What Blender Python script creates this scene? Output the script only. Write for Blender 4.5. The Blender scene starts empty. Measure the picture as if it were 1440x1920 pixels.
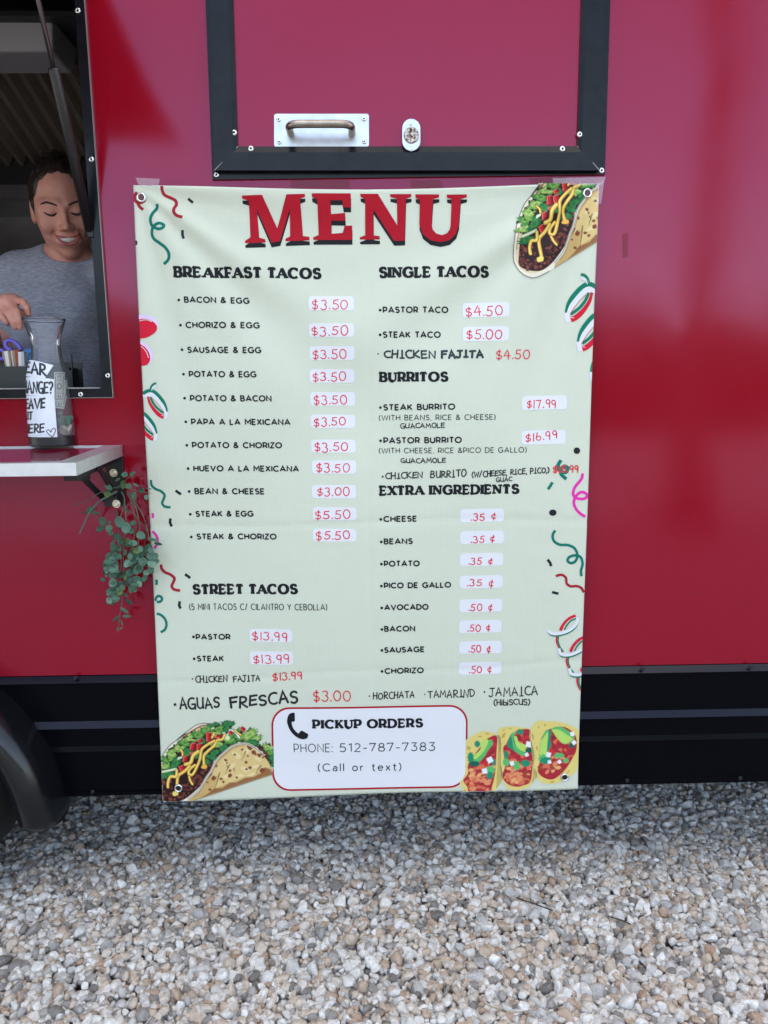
import bpy, bmesh, math, random
import numpy as np
from mathutils import Vector, Matrix
from mathutils.geometry import tessellate_polygon

rnd = random.Random(7)
SC = bpy.context.scene
COL = SC.collection
R = math.radians

# ------------------------------------------------------------------ camera
CAM = Vector((0.0, -1.5, 1.27))
F_PX = 1400.0
P_, Y_, RO_ = R(8.5184), R(1.27637), R(-0.55517)
fw = Vector((math.sin(Y_) * math.cos(P_), math.cos(Y_) * math.cos(P_), -math.sin(P_)))
rt0 = Vector((math.cos(Y_), -math.sin(Y_), 0))
up0 = rt0.cross(fw)
rt = rt0 * math.cos(RO_) + up0 * math.sin(RO_)
up = -rt0 * math.sin(RO_) + up0 * math.cos(RO_)
cam_d = bpy.data.cameras.new('camera')
cam = bpy.data.objects.new('camera', cam_d)
COL.objects.link(cam)
cam_d.sensor_fit = 'HORIZONTAL'
cam_d.sensor_width = 36.0
cam_d.lens = F_PX / 1440 * 36.0
cam_d.clip_start = 0.02
cam_d.clip_end = 3000
cam.matrix_world = Matrix(((rt.x, up.x, -fw.x, CAM.x), (rt.y, up.y, -fw.y, CAM.y), (rt.z, up.z, -fw.z, CAM.z), (0, 0, 0, 1)))
SC.camera = cam

# ------------------------------------------------------------------ light
SUN_EL, SUN_AZ = R(28), R(-8)
wd = bpy.data.worlds.new('World')
SC.world = wd
wd.use_nodes = True
wn = wd.node_tree
sky = wn.nodes.new('ShaderNodeTexSky')
sky.sky_type = 'NISHITA'
sky.sun_disc = False
sky.sun_elevation = SUN_EL
sky.sun_rotation = SUN_AZ
sky.air_density = 1.0
sky.dust_density = 1.5
sky.ozone_density = 1.0
bg = wn.nodes['Background']
bg.inputs['Strength'].default_value = 0.15
hs = wn.nodes.new('ShaderNodeHueSaturation')
hs.inputs['Saturation'].default_value = 0.75   # thin bright haze over the blue
wn.links.new(sky.outputs[0], hs.inputs['Color'])
tcw = wn.nodes.new('ShaderNodeTexCoord')
sepw = wn.nodes.new('ShaderNodeSeparateXYZ')
wn.links.new(tcw.outputs['Generated'], sepw.inputs[0])
elev = wn.nodes.new('ShaderNodeMapRange')     # bright cloud added overhead to light the ground, clear blue low down
elev.interpolation_type = 'SMOOTHSTEP'
elev.inputs[1].default_value = 0.45
elev.inputs[2].default_value = 0.85
wn.links.new(sepw.outputs[2], elev.inputs[0])
cn = wn.nodes.new('ShaderNodeTexNoise')
cn.inputs['Scale'].default_value = 2.5
cn.inputs['Detail'].default_value = 5
wn.links.new(tcw.outputs['Generated'], cn.inputs['Vector'])
cm = wn.nodes.new('ShaderNodeMapRange')
cm.inputs[1].default_value = 0.35
cm.inputs[2].default_value = 0.6
wn.links.new(cn.outputs[0], cm.inputs[0])
cmul = wn.nodes.new('ShaderNodeMath')
cmul.operation = 'MULTIPLY'
wn.links.new(elev.outputs[0], cmul.inputs[0])
wn.links.new(cm.outputs[0], cmul.inputs[1])
cmix = wn.nodes.new('ShaderNodeMix')
cmix.data_type = 'RGBA'
cmix.inputs[7].default_value = (6.6, 6.3, 6.0, 1)
wn.links.new(cmul.outputs[0], cmix.inputs[0])
wn.links.new(hs.outputs[0], cmix.inputs[6])
wn.links.new(cmix.outputs[2], bg.inputs['Color'])
sd = bpy.data.lights.new('sun', 'SUN')
sd.energy = 2.4
sd.angle = R(0.5)
sd.color = (1.0, 0.94, 0.85)
sun = bpy.data.objects.new('sun', sd)
COL.objects.link(sun)
sv = Vector((math.sin(SUN_AZ) * math.cos(SUN_EL), math.cos(SUN_AZ) * math.cos(SUN_EL), math.sin(SUN_EL)))
sun.rotation_euler = sv.to_track_quat('Z', 'Y').to_euler()
sun.location = sv * 30
SC.view_settings.view_transform = 'Standard'
SC.view_settings.look = 'None'
SC.view_settings.exposure = 2.02
SC.view_settings.gamma = 1.0
SC.cycles.max_bounces = 8
SC.cycles.transparent_max_bounces = 16


GZ = 0.205  # level of the yard


def W(px, py, y=0.0):
    """A photograph pixel as the point where its sight line meets the vertical plane at depth y."""
    d = fw * F_PX + rt * (px - 720) - up * (py - 960)
    return CAM + d * ((y - CAM.y) / d.y)


def WX(px, py, x):
    """The point on the pixel's sight line with world x."""
    d = fw * F_PX + rt * (px - 720) - up * (py - 960)
    return CAM + d * ((x - CAM.x) / d.x)


# ------------------------------------------------------------------ materials
MATS = {}


def pm(name, col, rough=0.5, metal=0.0, spec=0.5, bump=None, var=None, coat=0.0, trans=0.0, sub=0.0):
    """Principled material; bump=(scale, strength, distance); var=(scale, amount, detail) mottles the colour."""
    if name in MATS:
        return MATS[name]
    m = bpy.data.materials.new(name)
    m.use_nodes = True
    nt = m.node_tree
    b = nt.nodes['Principled BSDF']
    b.inputs['Base Color'].default_value = (*col, 1)
    b.inputs['Roughness'].default_value = rough
    b.inputs['Metallic'].default_value = metal
    b.inputs['Specular IOR Level'].default_value = spec
    b.inputs['Coat Weight'].default_value = coat
    b.inputs['Coat Roughness'].default_value = 0.08
    if sub:
        b.inputs['Subsurface Weight'].default_value = sub
        b.inputs['Subsurface Radius'].default_value = (0.012, 0.005, 0.003)
        b.inputs['Subsurface Scale'].default_value = 0.6
    tc = nt.nodes.new('ShaderNodeTexCoord')
    if var:
        n = nt.nodes.new('ShaderNodeTexNoise')
        n.inputs['Scale'].default_value = var[0]
        n.inputs['Detail'].default_value = var[2] if len(var) > 2 else 4
        nt.links.new(tc.outputs['Object'], n.inputs['Vector'])
        mr = nt.nodes.new('ShaderNodeMapRange')
        mr.inputs[1].default_value = 0.3
        mr.inputs[2].default_value = 0.7
        mr.inputs[3].default_value = 1 - var[1]
        mr.inputs[4].default_value = 1 + var[1]
        nt.links.new(n.outputs[0], mr.inputs[0])
        mx = nt.nodes.new('ShaderNodeVectorMath')
        mx.operation = 'SCALE'
        mx.inputs[0].default_value = col
        nt.links.new(mr.outputs[0], mx.inputs['Scale'])
        nt.links.new(mx.outputs[0], b.inputs['Base Color'])
    if bump:
        n = nt.nodes.new('ShaderNodeTexNoise')
        n.inputs['Scale'].default_value = bump[0]
        n.inputs['Detail'].default_value = 4
        nt.links.new(tc.outputs['Object'], n.inputs['Vector'])
        bp = nt.nodes.new('ShaderNodeBump')
        bp.inputs['Strength'].default_value = bump[1]
        bp.inputs['Distance'].default_value = bump[2]
        nt.links.new(n.outputs[0], bp.inputs['Height'])
        nt.links.new(bp.outputs[0], b.inputs['Normal'])
    MATS[name] = m
    return m


def ink(name, col):
    return pm('print_' + name, col, 0.5, 0, 0.12)


# glossy red trailer sheet: long shallow waves, dust specks and scuffs in the gloss
def red_sheet():
    m = pm('red_sheet', (0.24, 0.002, 0.010), 0.1, 0, 0.5)
    nt = m.node_tree
    b = nt.nodes['Principled BSDF']
    b.inputs['Specular Tint'].default_value = (0.88, 0.60, 1.0, 1)
    tc = nt.nodes['Texture Coordinate']
    n = nt.nodes.new('ShaderNodeTexNoise')
    n.inputs['Scale'].default_value = 2.2
    n.inputs['Detail'].default_value = 1
    nt.links.new(tc.outputs['Object'], n.inputs['Vector'])
    bp = nt.nodes.new('ShaderNodeBump')
    bp.inputs['Strength'].default_value = 0.5
    bp.inputs['Distance'].default_value = 0.012
    nt.links.new(n.outputs[0], bp.inputs['Height'])
    nt.links.new(bp.outputs[0], b.inputs['Normal'])
    n2 = nt.nodes.new('ShaderNodeTexNoise')
    n2.inputs['Scale'].default_value = 9
    n2.inputs['Detail'].default_value = 8
    n2.inputs['Roughness'].default_value = 0.7
    nt.links.new(tc.outputs['Object'], n2.inputs['Vector'])
    mr = nt.nodes.new('ShaderNodeMapRange')
    mr.inputs[1].default_value = 0.35
    mr.inputs[2].default_value = 0.75
    mr.inputs[3].default_value = 0.10
    mr.inputs[4].default_value = 0.16
    nt.links.new(n2.outputs[0], mr.inputs[0])
    nt.links.new(mr.outputs[0], b.inputs['Roughness'])
    # sparse dirt specks
    v = nt.nodes.new('ShaderNodeTexVoronoi')
    v.inputs['Scale'].default_value = 17
    nt.links.new(tc.outputs['Object'], v.inputs['Vector'])
    lt = nt.nodes.new('ShaderNodeMath')
    lt.operation = 'LESS_THAN'
    lt.inputs[1].default_value = 0.045
    nt.links.new(v.outputs['Distance'], lt.inputs[0])
    mx = nt.nodes.new('ShaderNodeMix')
    mx.data_type = 'RGBA'
    mx.inputs[6].default_value = (0.24, 0.002, 0.010, 1)
    mx.inputs[7].default_value = (0.16, 0.009, 0.014, 1)
    nt.links.new(lt.outputs[0], mx.inputs[0])
    nt.links.new(mx.outputs[2], b.inputs['Base Color'])
    return m


RED = red_sheet()
BLACK = pm('black_painted_metal', (0.006, 0.007, 0.010), 0.25, 0, 0.20, bump=(60, 0.05, 0.001), var=(30, 0.4))
BLACK_MATT = pm('black_matt_metal', (0.010, 0.010, 0.012), 0.45, 0, 0.4)
SKIRT = pm('black_skirt_sheet', (0.0025, 0.0025, 0.0045), 0.22, 0, 0.05, bump=(4, 0.1, 0.004))
ALU = pm('aluminium_trim', (0.62, 0.63, 0.65), 0.38, 0.75, 0.5, bump=(120, 0.05, 0.001), var=(60, 0.06))
STEEL = pm('brushed_steel', (0.52, 0.53, 0.55), 0.36, 1.0, 0.5, var=(50, 0.1), bump=(150, 0.06, 0.001))
STEEL_DARK = pm('worn_steel_tube', (0.33, 0.29, 0.25), 0.28, 1.0, 0.5, var=(60, 0.25))
RIVET = pm('rivet_metal', (0.75, 0.75, 0.76), 0.25, 1.0, 0.5)
HOLE = pm('rivet_hole', (0.004, 0.004, 0.005), 0.8)
RUBBER = pm('black_rubber', (0.005, 0.005, 0.006), 0.6, 0, 0.4, var=(50, 0.3), bump=(90, 0.2, 0.002))
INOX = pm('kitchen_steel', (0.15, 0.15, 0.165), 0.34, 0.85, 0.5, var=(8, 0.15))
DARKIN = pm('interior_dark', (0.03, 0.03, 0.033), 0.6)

# ------------------------------------------------------------------ object helpers
OFF = {}


def tag(o, label=None, cat=None, group=None, kind=None):
    if label:
        o['label'] = label
    if cat:
        o['category'] = cat
    if group:
        o['group'] = group
    if kind:
        o['kind'] = kind
    return o


def thing(name, loc, label, cat, group=None):
    o = bpy.data.objects.new(name, None)
    o.empty_display_size = 0.05
    COL.objects.link(o)
    o.location = loc
    OFF[o.name] = Vector(loc)
    return tag(o, label, cat, group)


def link(o, parent=None, at=None):
    COL.objects.link(o)
    pos = Vector(at) if at is not None else Vector((0, 0, 0))
    if parent is not None:
        o.parent = parent
        o.location = pos - OFF[parent.name]
    else:
        o.location = pos
    OFF[o.name] = pos
    return o


def mesh_data(name, verts, faces, mats, mi=None, smooth=False):
    me = bpy.data.meshes.new(name)
    me.from_pydata([tuple(v) for v in verts], [], [tuple(f) for f in faces])
    for m in (mats if isinstance(mats, (list, tuple)) else [mats]):
        me.materials.append(m)
    if mi is not None:
        me.polygons.foreach_set('material_index', np.array(mi, dtype=np.int32))
    if smooth:
        me.polygons.foreach_set('use_smooth', np.ones(len(me.polygons), dtype=bool))
    me.update()
    return me


def mesh(name, verts, faces, mats, parent=None, mi=None, smooth=False, at=None):
    return link(bpy.data.objects.new(name, mesh_data(name, verts, faces, mats, mi, smooth)), parent, at)


class MB:
    """Collects boxes, tubes, prisms and lathes into one mesh."""

    def __init__(s):
        s.v, s.f, s.m = [], [], []
        s.cur = 0

    def add(s, v, f):
        n = len(s.v)
        s.v += [Vector(p) for p in v]
        s.f += [[i + n for i in q] for q in f]
        s.m += [s.cur] * len(f)
        return s

    def box(s, a, b):
        (x0, y0, z0), (x1, y1, z1) = a, b
        return s.add([(x0, y0, z0), (x1, y0, z0), (x1, y1, z0), (x0, y1, z0), (x0, y0, z1), (x1, y0, z1), (x1, y1, z1), (x0, y1, z1)],
                     [(0, 1, 5, 4), (1, 2, 6, 5), (2, 3, 7, 6), (3, 0, 4, 7), (4, 5, 6, 7), (3, 2, 1, 0)])

    def hexa(s, q0, q1):
        """Solid between two quads."""
        return s.add(list(q0) + list(q1), [(0, 1, 2, 3), (7, 6, 5, 4), (0, 4, 5, 1), (1, 5, 6, 2), (2, 6, 7, 3), (3, 7, 4, 0)])

    def bar(s, a, b, w, t, upv=(0, 0, 1)):
        a, b = Vector(a), Vector(b)
        d = (b - a).normalized()
        u = Vector(upv)
        n1 = d.cross(u).normalized() * (w / 2)
        n2 = d.cross(n1).normalized() * (t / 2)
        return s.hexa([a - n1 - n2, a + n1 - n2, a + n1 + n2, a - n1 + n2], [b - n1 - n2, b + n1 - n2, b + n1 + n2, b - n1 + n2])

    def tube(s, pts, r, n=10, cap=True):
        pts = [Vector(p) for p in pts]
        rr = r if isinstance(r, (list, tuple)) else [r] * len(pts)
        v, f = [], []
        pu = None
        for i, p in enumerate(pts):
            d = (pts[min(i + 1, len(pts) - 1)] - pts[max(i - 1, 0)]).normalized()
            if pu is None:
                pu = d.orthogonal().normalized()
            u = (pu - d * pu.dot(d)).normalized()
            pu = u
            w = d.cross(u)
            for k in range(n):
                a = 2 * math.pi * k / n
                v.append(p + (u * math.cos(a) + w * math.sin(a)) * rr[i])
        for i in range(len(pts) - 1):
            for k in range(n):
                f.append((i * n + k, i * n + (k + 1) % n, (i + 1) * n + (k + 1) % n, (i + 1) * n + k))
        if cap:
            f.append(tuple(range(n))[::-1])
            f.append(tuple((len(pts) - 1) * n + k for k in range(n)))
        return s.add(v, f)

    def lathe(s, c, prof, n=32, axis='z', cap=True):
        c = Vector(c)
        v, f = [], []
        for r, h in prof:
            for k in range(n):
                a = 2 * math.pi * k / n
                if axis == 'z':
                    v.append(c + Vector((r * math.cos(a), r * math.sin(a), h)))
                elif axis == 'y':
                    v.append(c + Vector((r * math.cos(a), -h, r * math.sin(a))))
                else:
                    v.append(c + Vector((h, r * math.cos(a), r * math.sin(a))))
        for i in range(len(prof) - 1):
            for k in range(n):
                f.append((i * n + k, i * n + (k + 1) % n, (i + 1) * n + (k + 1) % n, (i + 1) * n + k))
        if cap:
            f.append(tuple(range(n))[::-1])
            f.append(tuple((len(prof) - 1) * n + k for k in range(n)))
        return s.add(v, f)

    def prism(s, pts, off):
        """Closed outline of 3D points pushed along off."""
        off = Vector(off)
        n = len(pts)
        pts = [Vector(p) for p in pts]
        tri = tessellate_polygon([pts])
        v = pts + [p + off for p in pts]
        f = [tuple(t) for t in tri] + [tuple(i + n for i in t[::-1]) for t in tri]
        f += [(i, (i + 1) % n, (i + 1) % n + n, i + n) for i in range(n)]
        return s.add(v, f)

    def build(s, name, mats, parent=None, smooth=False, at=None, bevel=0.0, auto=False):
        me = mesh_data(name, s.v, s.f, mats, s.m, smooth)
        bm = bmesh.new()
        bm.from_mesh(me)
        bmesh.ops.recalc_face_normals(bm, faces=bm.faces)
        if bevel:
            bmesh.ops.remove_doubles(bm, verts=bm.verts, dist=1e-6)
            es = [e for e in bm.edges if len(e.link_faces) == 2 and e.calc_face_angle(0) > 0.6]
            bmesh.ops.bevel(bm, geom=es, offset=bevel, segments=2, profile=0.5, affect='EDGES')
        if auto:
            for e in bm.edges:
                e.smooth = not (len(e.link_faces) == 2 and e.calc_face_angle(0) > 0.7)
            for q in bm.faces:
                q.smooth = True
        bm.to_mesh(me)
        bm.free()
        return link(bpy.data.objects.new(name, me), parent, at)


def rrect(x0, y0, x1, y1, r, n=6):
    p = []
    for cx, cy, a0 in ((x1 - r, y0 + r, -90), (x1 - r, y1 - r, 0), (x0 + r, y1 - r, 90), (x0 + r, y0 + r, 180)):
        for k in range(n + 1):
            a = R(a0 + 90 * k / n)
            p.append((cx + r * math.cos(a), cy + r * math.sin(a)))
    return p


def lerp(a, b, t):
    return a + (b - a) * t


def catmull(pts, n=8):
    out = []
    P = [pts[0]] + list(pts) + [pts[-1]]
    for i in range(1, len(P) - 2):
        p0, p1, p2, p3 = [np.array(q, float) for q in P[i - 1:i + 3]]
        for k in range(n):
            t = k / n
            out.append(tuple(0.5 * ((2 * p1) + (-p0 + p2) * t + (2 * p0 - 5 * p1 + 4 * p2 - p3) * t * t + (-p0 + 3 * p1 - 3 * p2 + p3) * t ** 3)))
    out.append(tuple(pts[-1]))
    return out


# ================================================================== GROUND
def ground_mat():
    m = pm('gravel_ground', (0.33, 0.30, 0.27), 0.85)
    nt = m.node_tree
    b = nt.nodes['Principled BSDF']
    tc = nt.nodes['Texture Coordinate']
    v = nt.nodes.new('ShaderNodeTexVoronoi')
    v.inputs['Scale'].default_value = 38
    nt.links.new(tc.outputs['Object'], v.inputs['Vector'])
    cr = nt.nodes.new('ShaderNodeValToRGB')
    cr.color_ramp.elements[0].color = (0.20, 0.17, 0.14, 1)
    cr.color_ramp.elements[1].color = (0.55, 0.53, 0.50, 1)
    sp = nt.nodes.new('ShaderNodeSeparateColor')
    nt.links.new(v.outputs['Color'], sp.inputs[0])
    nt.links.new(sp.outputs[0], cr.inputs[0])
    nt.links.new(cr.outputs[0], b.inputs['Base Color'])
    bp = nt.nodes.new('ShaderNodeBump')
    bp.inputs['Distance'].default_value = 0.02
    bp.invert = True
    nt.links.new(v.outputs['Distance'], bp.inputs['Height'])
    nt.links.new(bp.outputs[0], b.inputs['Normal'])
    return m


g = mesh('ground', [(-400, -400, GZ - 0.012), (400, -400, GZ - 0.012), (400, 400, GZ - 0.012), (-400, 400, GZ - 0.012)], [(0, 1, 2, 3)], ground_mat())
tag(g, kind='structure')


def stone_mat():
    m = bpy.data.materials.new('gravel_stone')
    m.use_nodes = True
    nt = m.node_tree
    b = nt.nodes['Principled BSDF']
    b.inputs['Roughness'].default_value = 0.62
    b.inputs['Specular IOR Level'].default_value = 0.35
    at = nt.nodes.new('ShaderNodeAttribute')
    at.attribute_type = 'INSTANCER'
    at.attribute_name = 'tone'
    cr = nt.nodes.new('ShaderNodeValToRGB')
    e = cr.color_ramp.elements
    cr.color_ramp.interpolation = 'LINEAR'
    cols = [(0.0, (0.17, 0.155, 0.145)), (0.09, (0.31, 0.295, 0.285)), (0.22, (0.48, 0.47, 0.465)), (0.42, (0.71, 0.695, 0.68)), (0.58, (0.64, 0.61, 0.575)),
            (0.68, (0.56, 0.49, 0.425)), (0.78, (0.42, 0.32, 0.24)), (0.85, (0.62, 0.54, 0.465)), (0.90, (0.39, 0.265, 0.19)), (0.93, (0.70, 0.69, 0.675)), (1.0, (0.78, 0.77, 0.755))]
    e[0].position, e[0].color = cols[0][0], (*cols[0][1], 1)
    e[1].position, e[1].color = cols[-1][0], (*cols[-1][1], 1)
    for p, c in cols[1:-1]:
        q = e.new(p)
        q.color = (*c, 1)
    nt.links.new(at.outputs['Fac'], cr.inputs[0])
    tc = nt.nodes.new('ShaderNodeTexCoord')
    n = nt.nodes.new('ShaderNodeTexNoise')
    n.inputs['Scale'].default_value = 3.2
    n.inputs['Detail'].default_value = 6
    n.inputs['Roughness'].default_value = 0.65
    nt.links.new(tc.outputs['Object'], n.inputs['Vector'])
    mr = nt.nodes.new('ShaderNodeMapRange')
    mr.inputs[1].default_value = 0.3
    mr.inputs[2].default_value = 0.7
    mr.inputs[3].default_value = 0.72
    mr.inputs[4].default_value = 1.16
    nt.links.new(n.outputs[0], mr.inputs[0])
    mx = nt.nodes.new('ShaderNodeVectorMath')
    mx.operation = 'SCALE'
    nt.links.new(cr.outputs[0], mx.inputs[0])
    nt.links.new(mr.outputs[0], mx.inputs['Scale'])
    nt.links.new(mx.outputs[0], b.inputs['Base Color'])
    bp = nt.nodes.new('ShaderNodeBump')
    bp.inputs['Strength'].default_value = 0.35
    bp.inputs['Distance'].default_value = 0.08
    nt.links.new(n.outputs[0], bp.inputs['Height'])
    nt.links.new(bp.outputs[0], b.inputs['Normal'])
    return m


def stones():
    col = bpy.data.collections.new('stone_kinds')
    mat = stone_mat()
    rs = np.random.RandomState(3)
    NK = 18
    for k in range(NK):
        bm = bmesh.new()
        bmesh.ops.create_icosphere(bm, subdivisions=3, radius=0.62)
        pl = []
        for _ in range(rs.randint(9, 15)):
            n = rs.normal(size=3)
            n /= np.linalg.norm(n)
            pl.append((n, rs.uniform(0.32, 0.50)))
        sc = np.array([rs.uniform(0.85, 1.2), rs.uniform(0.7, 1.0), rs.uniform(0.55, 0.8)])
        for v in bm.verts:
            c = np.array(v.co)
            for n, d in pl:
                t = c @ n - d
                if t > 0:
                    c = c - n * t * 0.92
            v.co = c * sc
        me = bpy.data.meshes.new('stone')
        bm.to_mesh(me)
        bm.free()
        me.polygons.foreach_set('use_smooth', np.ones(len(me.polygons), dtype=bool))
        me.materials.append(mat)
        col.objects.link(bpy.data.objects.new('stone_kind', me))
    P_, S_, T_ = [], [], []
    for sp, z0, keep in ((0.0108, 0.0, 1.0), (0.0125, 0.0065, 0.8)):
        gx, gy = np.meshgrid(np.arange(-1.55, 1.65, sp), np.arange(-0.75, 1.25, sp), indexing='ij')
        gx, gy = gx.ravel(), gy.ravel()
        k = rs.rand(gx.size) < keep
        gx, gy = gx[k], gy[k]
        gx = gx + rs.uniform(-0.5, 0.5, gx.size) * sp
        gy = gy + rs.uniform(-0.5, 0.5, gx.size) * sp
        hill = 0.008 * np.sin(gx * 2.3 + 1) * np.sin(gy * 3.1) + 0.005 * np.sin(gx * 5.1 + gy * 4.3) + 0.003 * np.sin(gx * 23 + 2 * np.sin(gy * 19)) * np.sin(gy * 27)
        P_.append(np.stack([gx, gy, GZ + z0 + hill + rs.uniform(-1, 1, gx.size) * 0.004], 1))
        big = rs.rand(gx.size) < 0.05
        S_.append(np.clip(0.0150 * np.exp(rs.normal(size=gx.size) * 0.30) * np.where(big, 1.45, 1.0), 0.006, 0.030))
        T_.append(rs.rand(gx.size))
    pts, siz, tone = np.concatenate(P_), np.concatenate(S_), np.concatenate(T_)
    rot = np.stack([rs.normal(size=len(pts)) * 0.6, rs.normal(size=len(pts)) * 0.6, rs.uniform(0, 6.28, len(pts))], 1)
    kind = rs.randint(0, NK, len(pts))
    me = bpy.data.meshes.new('gravel')
    me.from_pydata(pts.tolist(), [], [])
    for nm, ty, dat in (('size', 'FLOAT', siz), ('tone', 'FLOAT', tone)):
        a = me.attributes.new(nm, ty, 'POINT')
        a.data.foreach_set('value', np.array(dat, dtype=np.float32))
    a = me.attributes.new('rot', 'FLOAT_VECTOR', 'POINT')
    a.data.foreach_set('vector', np.array(rot, dtype=np.float32).ravel())
    a = me.attributes.new('kind_id', 'INT', 'POINT')
    a.data.foreach_set('value', np.array(kind, dtype=np.int32))
    o = link(bpy.data.objects.new('gravel', me))
    tag(o, kind='stuff')
    o['label'] = 'loose pale grey and tan crushed stone covering the ground under the trailer'
    ng = bpy.data.node_groups.new('scatter_stones', 'GeometryNodeTree')
    ng.interface.new_socket('Geometry', in_out='INPUT', socket_type='NodeSocketGeometry')
    ng.interface.new_socket('Geometry', in_out='OUTPUT', socket_type='NodeSocketGeometry')
    N = ng.nodes
    gi, go = N.new('NodeGroupInput'), N.new('NodeGroupOutput')
    ip = N.new('GeometryNodeInstanceOnPoints')
    ci = N.new('GeometryNodeCollectionInfo')
    ci.inputs['Collection'].default_value = col
    ci.inputs['Separate Children'].default_value = True
    ci.inputs['Reset Children'].default_value = True
    ip.inputs['Pick Instance'].default_value = True

    def named(n, t):
        q = N.new('GeometryNodeInputNamedAttribute')
        q.data_type = t
        q.inputs['Name'].default_value = n
        return q
    L = ng.links.new
    L(gi.outputs[0], ip.inputs['Points'])
    L(ci.outputs[0], ip.inputs['Instance'])
    L(named('kind_id', 'INT').outputs[0], ip.inputs['Instance Index'])
    L(named('size', 'FLOAT').outputs[0], ip.inputs['Scale'])
    er = N.new('FunctionNodeEulerToRotation')
    L(named('rot', 'FLOAT_VECTOR').outputs[0], er.inputs[0])
    L(er.outputs[0], ip.inputs['Rotation'])
    L(ip.outputs[0], go.inputs[0])
    md = o.modifiers.new('scatter', 'NODES')
    md.node_group = ng


stones()

# ================================================================== TRAILER
trailer = thing('food_trailer', (-0.2, 1.1, 0.0), 'glossy red food trailer with black trim, black skirt and an open serving window', 'food trailer')
TX0, TX1, TY1, TZ0, TZ1 = -3.6, 3.4, 2.3, 0.445, 2.72


def lx(p, q, y):  # x of the pixel line p-q at row y
    return p[0] + (q[0] - p[0]) * (y - p[1]) / (q[1] - p[1])


# serving window opening (right jamb and sill as in the photograph)
WI = [(141.5, 0), (193.6, 728.5)]
WO = [(160.5, 0), (214.3, 745.5)]
ZWB = W(193.6, 728.5).z
ZWT = 2.10
YT = -90  # row of window head
wi_top = W(lx(*WI, YT), YT)
wi_bot = W(*WI[1])
wo_top = W(lx(*WO, YT), YT)
wo_bot = W(*WO[1])
ZWT = wi_top.z
WXL = -2.3
z_red0 = W(720, 1255.7).z


def wall():
    b = MB()
    T = 0.045
    # right of window, left of it, below and above: butted end to end
    xr0t, xr0b = wi_top.x, wi_bot.x
    b.hexa([(xr0b, 0, ZWB), (TX1, 0, ZWB), (TX1, 0, ZWT), (xr0t, 0, ZWT)], [(xr0b, T, ZWB), (TX1, T, ZWB), (TX1, T, ZWT), (xr0t, T, ZWT)])
    b.box((TX0, 0, ZWB), (WXL, T, ZWT))
    b.box((TX0, 0, z_red0), (TX1, T, ZWB))
    b.box((TX0, 0, ZWT), (TX1, T, TZ1))
    return b.build('wall_panel', RED, trailer)


wall()
b = MB()
b.box((TX0, TY1 - 0.05, 0.30), (TX1, TY1, TZ1))
b.box((TX0, 0.045, TZ0), (TX0 + 0.05, TY1 - 0.05, TZ1))
b.box((TX1 - 0.05, 0.045, TZ0), (TX1, TY1 - 0.05, TZ1))
b.build('shell', pm('trailer_shell', (0.30, 0.01, 0.02), 0.3), trailer)
b = MB()
b.box((TX0 - 0.03, -0.03, TZ1), (TX1 + 0.03, TY1 + 0.03, TZ1 + 0.06))
b.build('roof', pm('roof_white', (0.7, 0.7, 0.7), 0.4), trailer)
b = MB()
b.box((TX0 + 0.05, 0.30, 0.31), (TX1 - 0.05, TY1 - 0.05, 0.34))
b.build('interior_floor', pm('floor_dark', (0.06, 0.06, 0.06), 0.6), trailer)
b = MB()
b.box((TX0 + 0.05, 0.045, 2.62), (TX1 - 0.05, TY1 - 0.05, 2.66))
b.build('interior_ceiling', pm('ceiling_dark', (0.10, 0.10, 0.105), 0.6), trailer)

# black skirt with lapped ribs
zs = [W(720, y).z for y in (1255.7, 1267, 1340.5, 1352, 1387.5, 1396.5, 1470.5, 1478)]
prof = [(0.0, zs[0] - 0.0015), (-0.001, zs[0] - 0.0015), (-0.012, zs[1]), (-0.003, zs[1] - 0.001), (-0.003, zs[2]), (-0.010, zs[3]), (-0.002, zs[3] - 0.001),
        (-0.002, zs[4]), (-0.0055, zs[5]), (-0.001, zs[5] - 0.001), (-0.001, zs[6]), (-0.006, zs[6] - 0.002), (-0.006, zs[7]), (0.012, zs[7]), (0.012, zs[0] - 0.0015)]
v = [(x, y, z) for x in (TX0, TX1) for y, z in prof]
n = len(prof)
f = [(i, (i + 1) % n, (i + 1) % n + n, i + n) for i in range(n)] + [tuple(range(n))[::-1], tuple(range(n, 2 * n))]
RIBM = pm('black_rib_edge', (0.004, 0.005, 0.014), 0.25, 0, 0.22)  # sky sheen of the up-facing ribs put into a bluer, shinier black
skirt = mesh('skirt', v, f, [SKIRT, RIBM], trailer, [1 if i in (1, 4) else 0 for i in range(len(f))])


# ---- rivets: one mesh, copied
def rivet_mesh():
    b = MB()
    b.lathe((0, 0, 0), [(0.0052, -0.001), (0.0052, 0.0006), (0.0046, 0.0017), (0.0034, 0.0024), (0.0022, 0.0025), (0.0018, 0.0014)], 18, 'y', cap=False)
    b.cur = 1
    b.lathe((0, 0, 0), [(0.0018, 0.0014), (0.0002, 0.0011)], 18, 'y', cap=False)
    b.cur = 0
    me = mesh_data('rivet', b.v, b.f, [RIVET, HOLE], b.m, True)
    return me


RIV = rivet_mesh()


def rivet(parent, px, py, y, s=1.0):
    o = bpy.data.objects.new('rivet', RIV)
    link(o, parent, W(px, py, y))
    o.scale = (s, s, s)
    return o


# ---- window frame: black L-trim with a bright edge
def strip(name, rings, mat, parent, smooth=False):
    """rings: list of paths (each the same number of 3D points); skinned in order."""
    k = len(rings[0])
    v = [p for r in rings for p in r]
    f = []
    for i in range(len(rings) - 1):
        for j in range(k - 1):
            f.append((i * k + j, i * k + j + 1, (i + 1) * k + j + 1, (i + 1) * k + j))
    return mesh(name, v, f, mat, parent, smooth=smooth)


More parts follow.
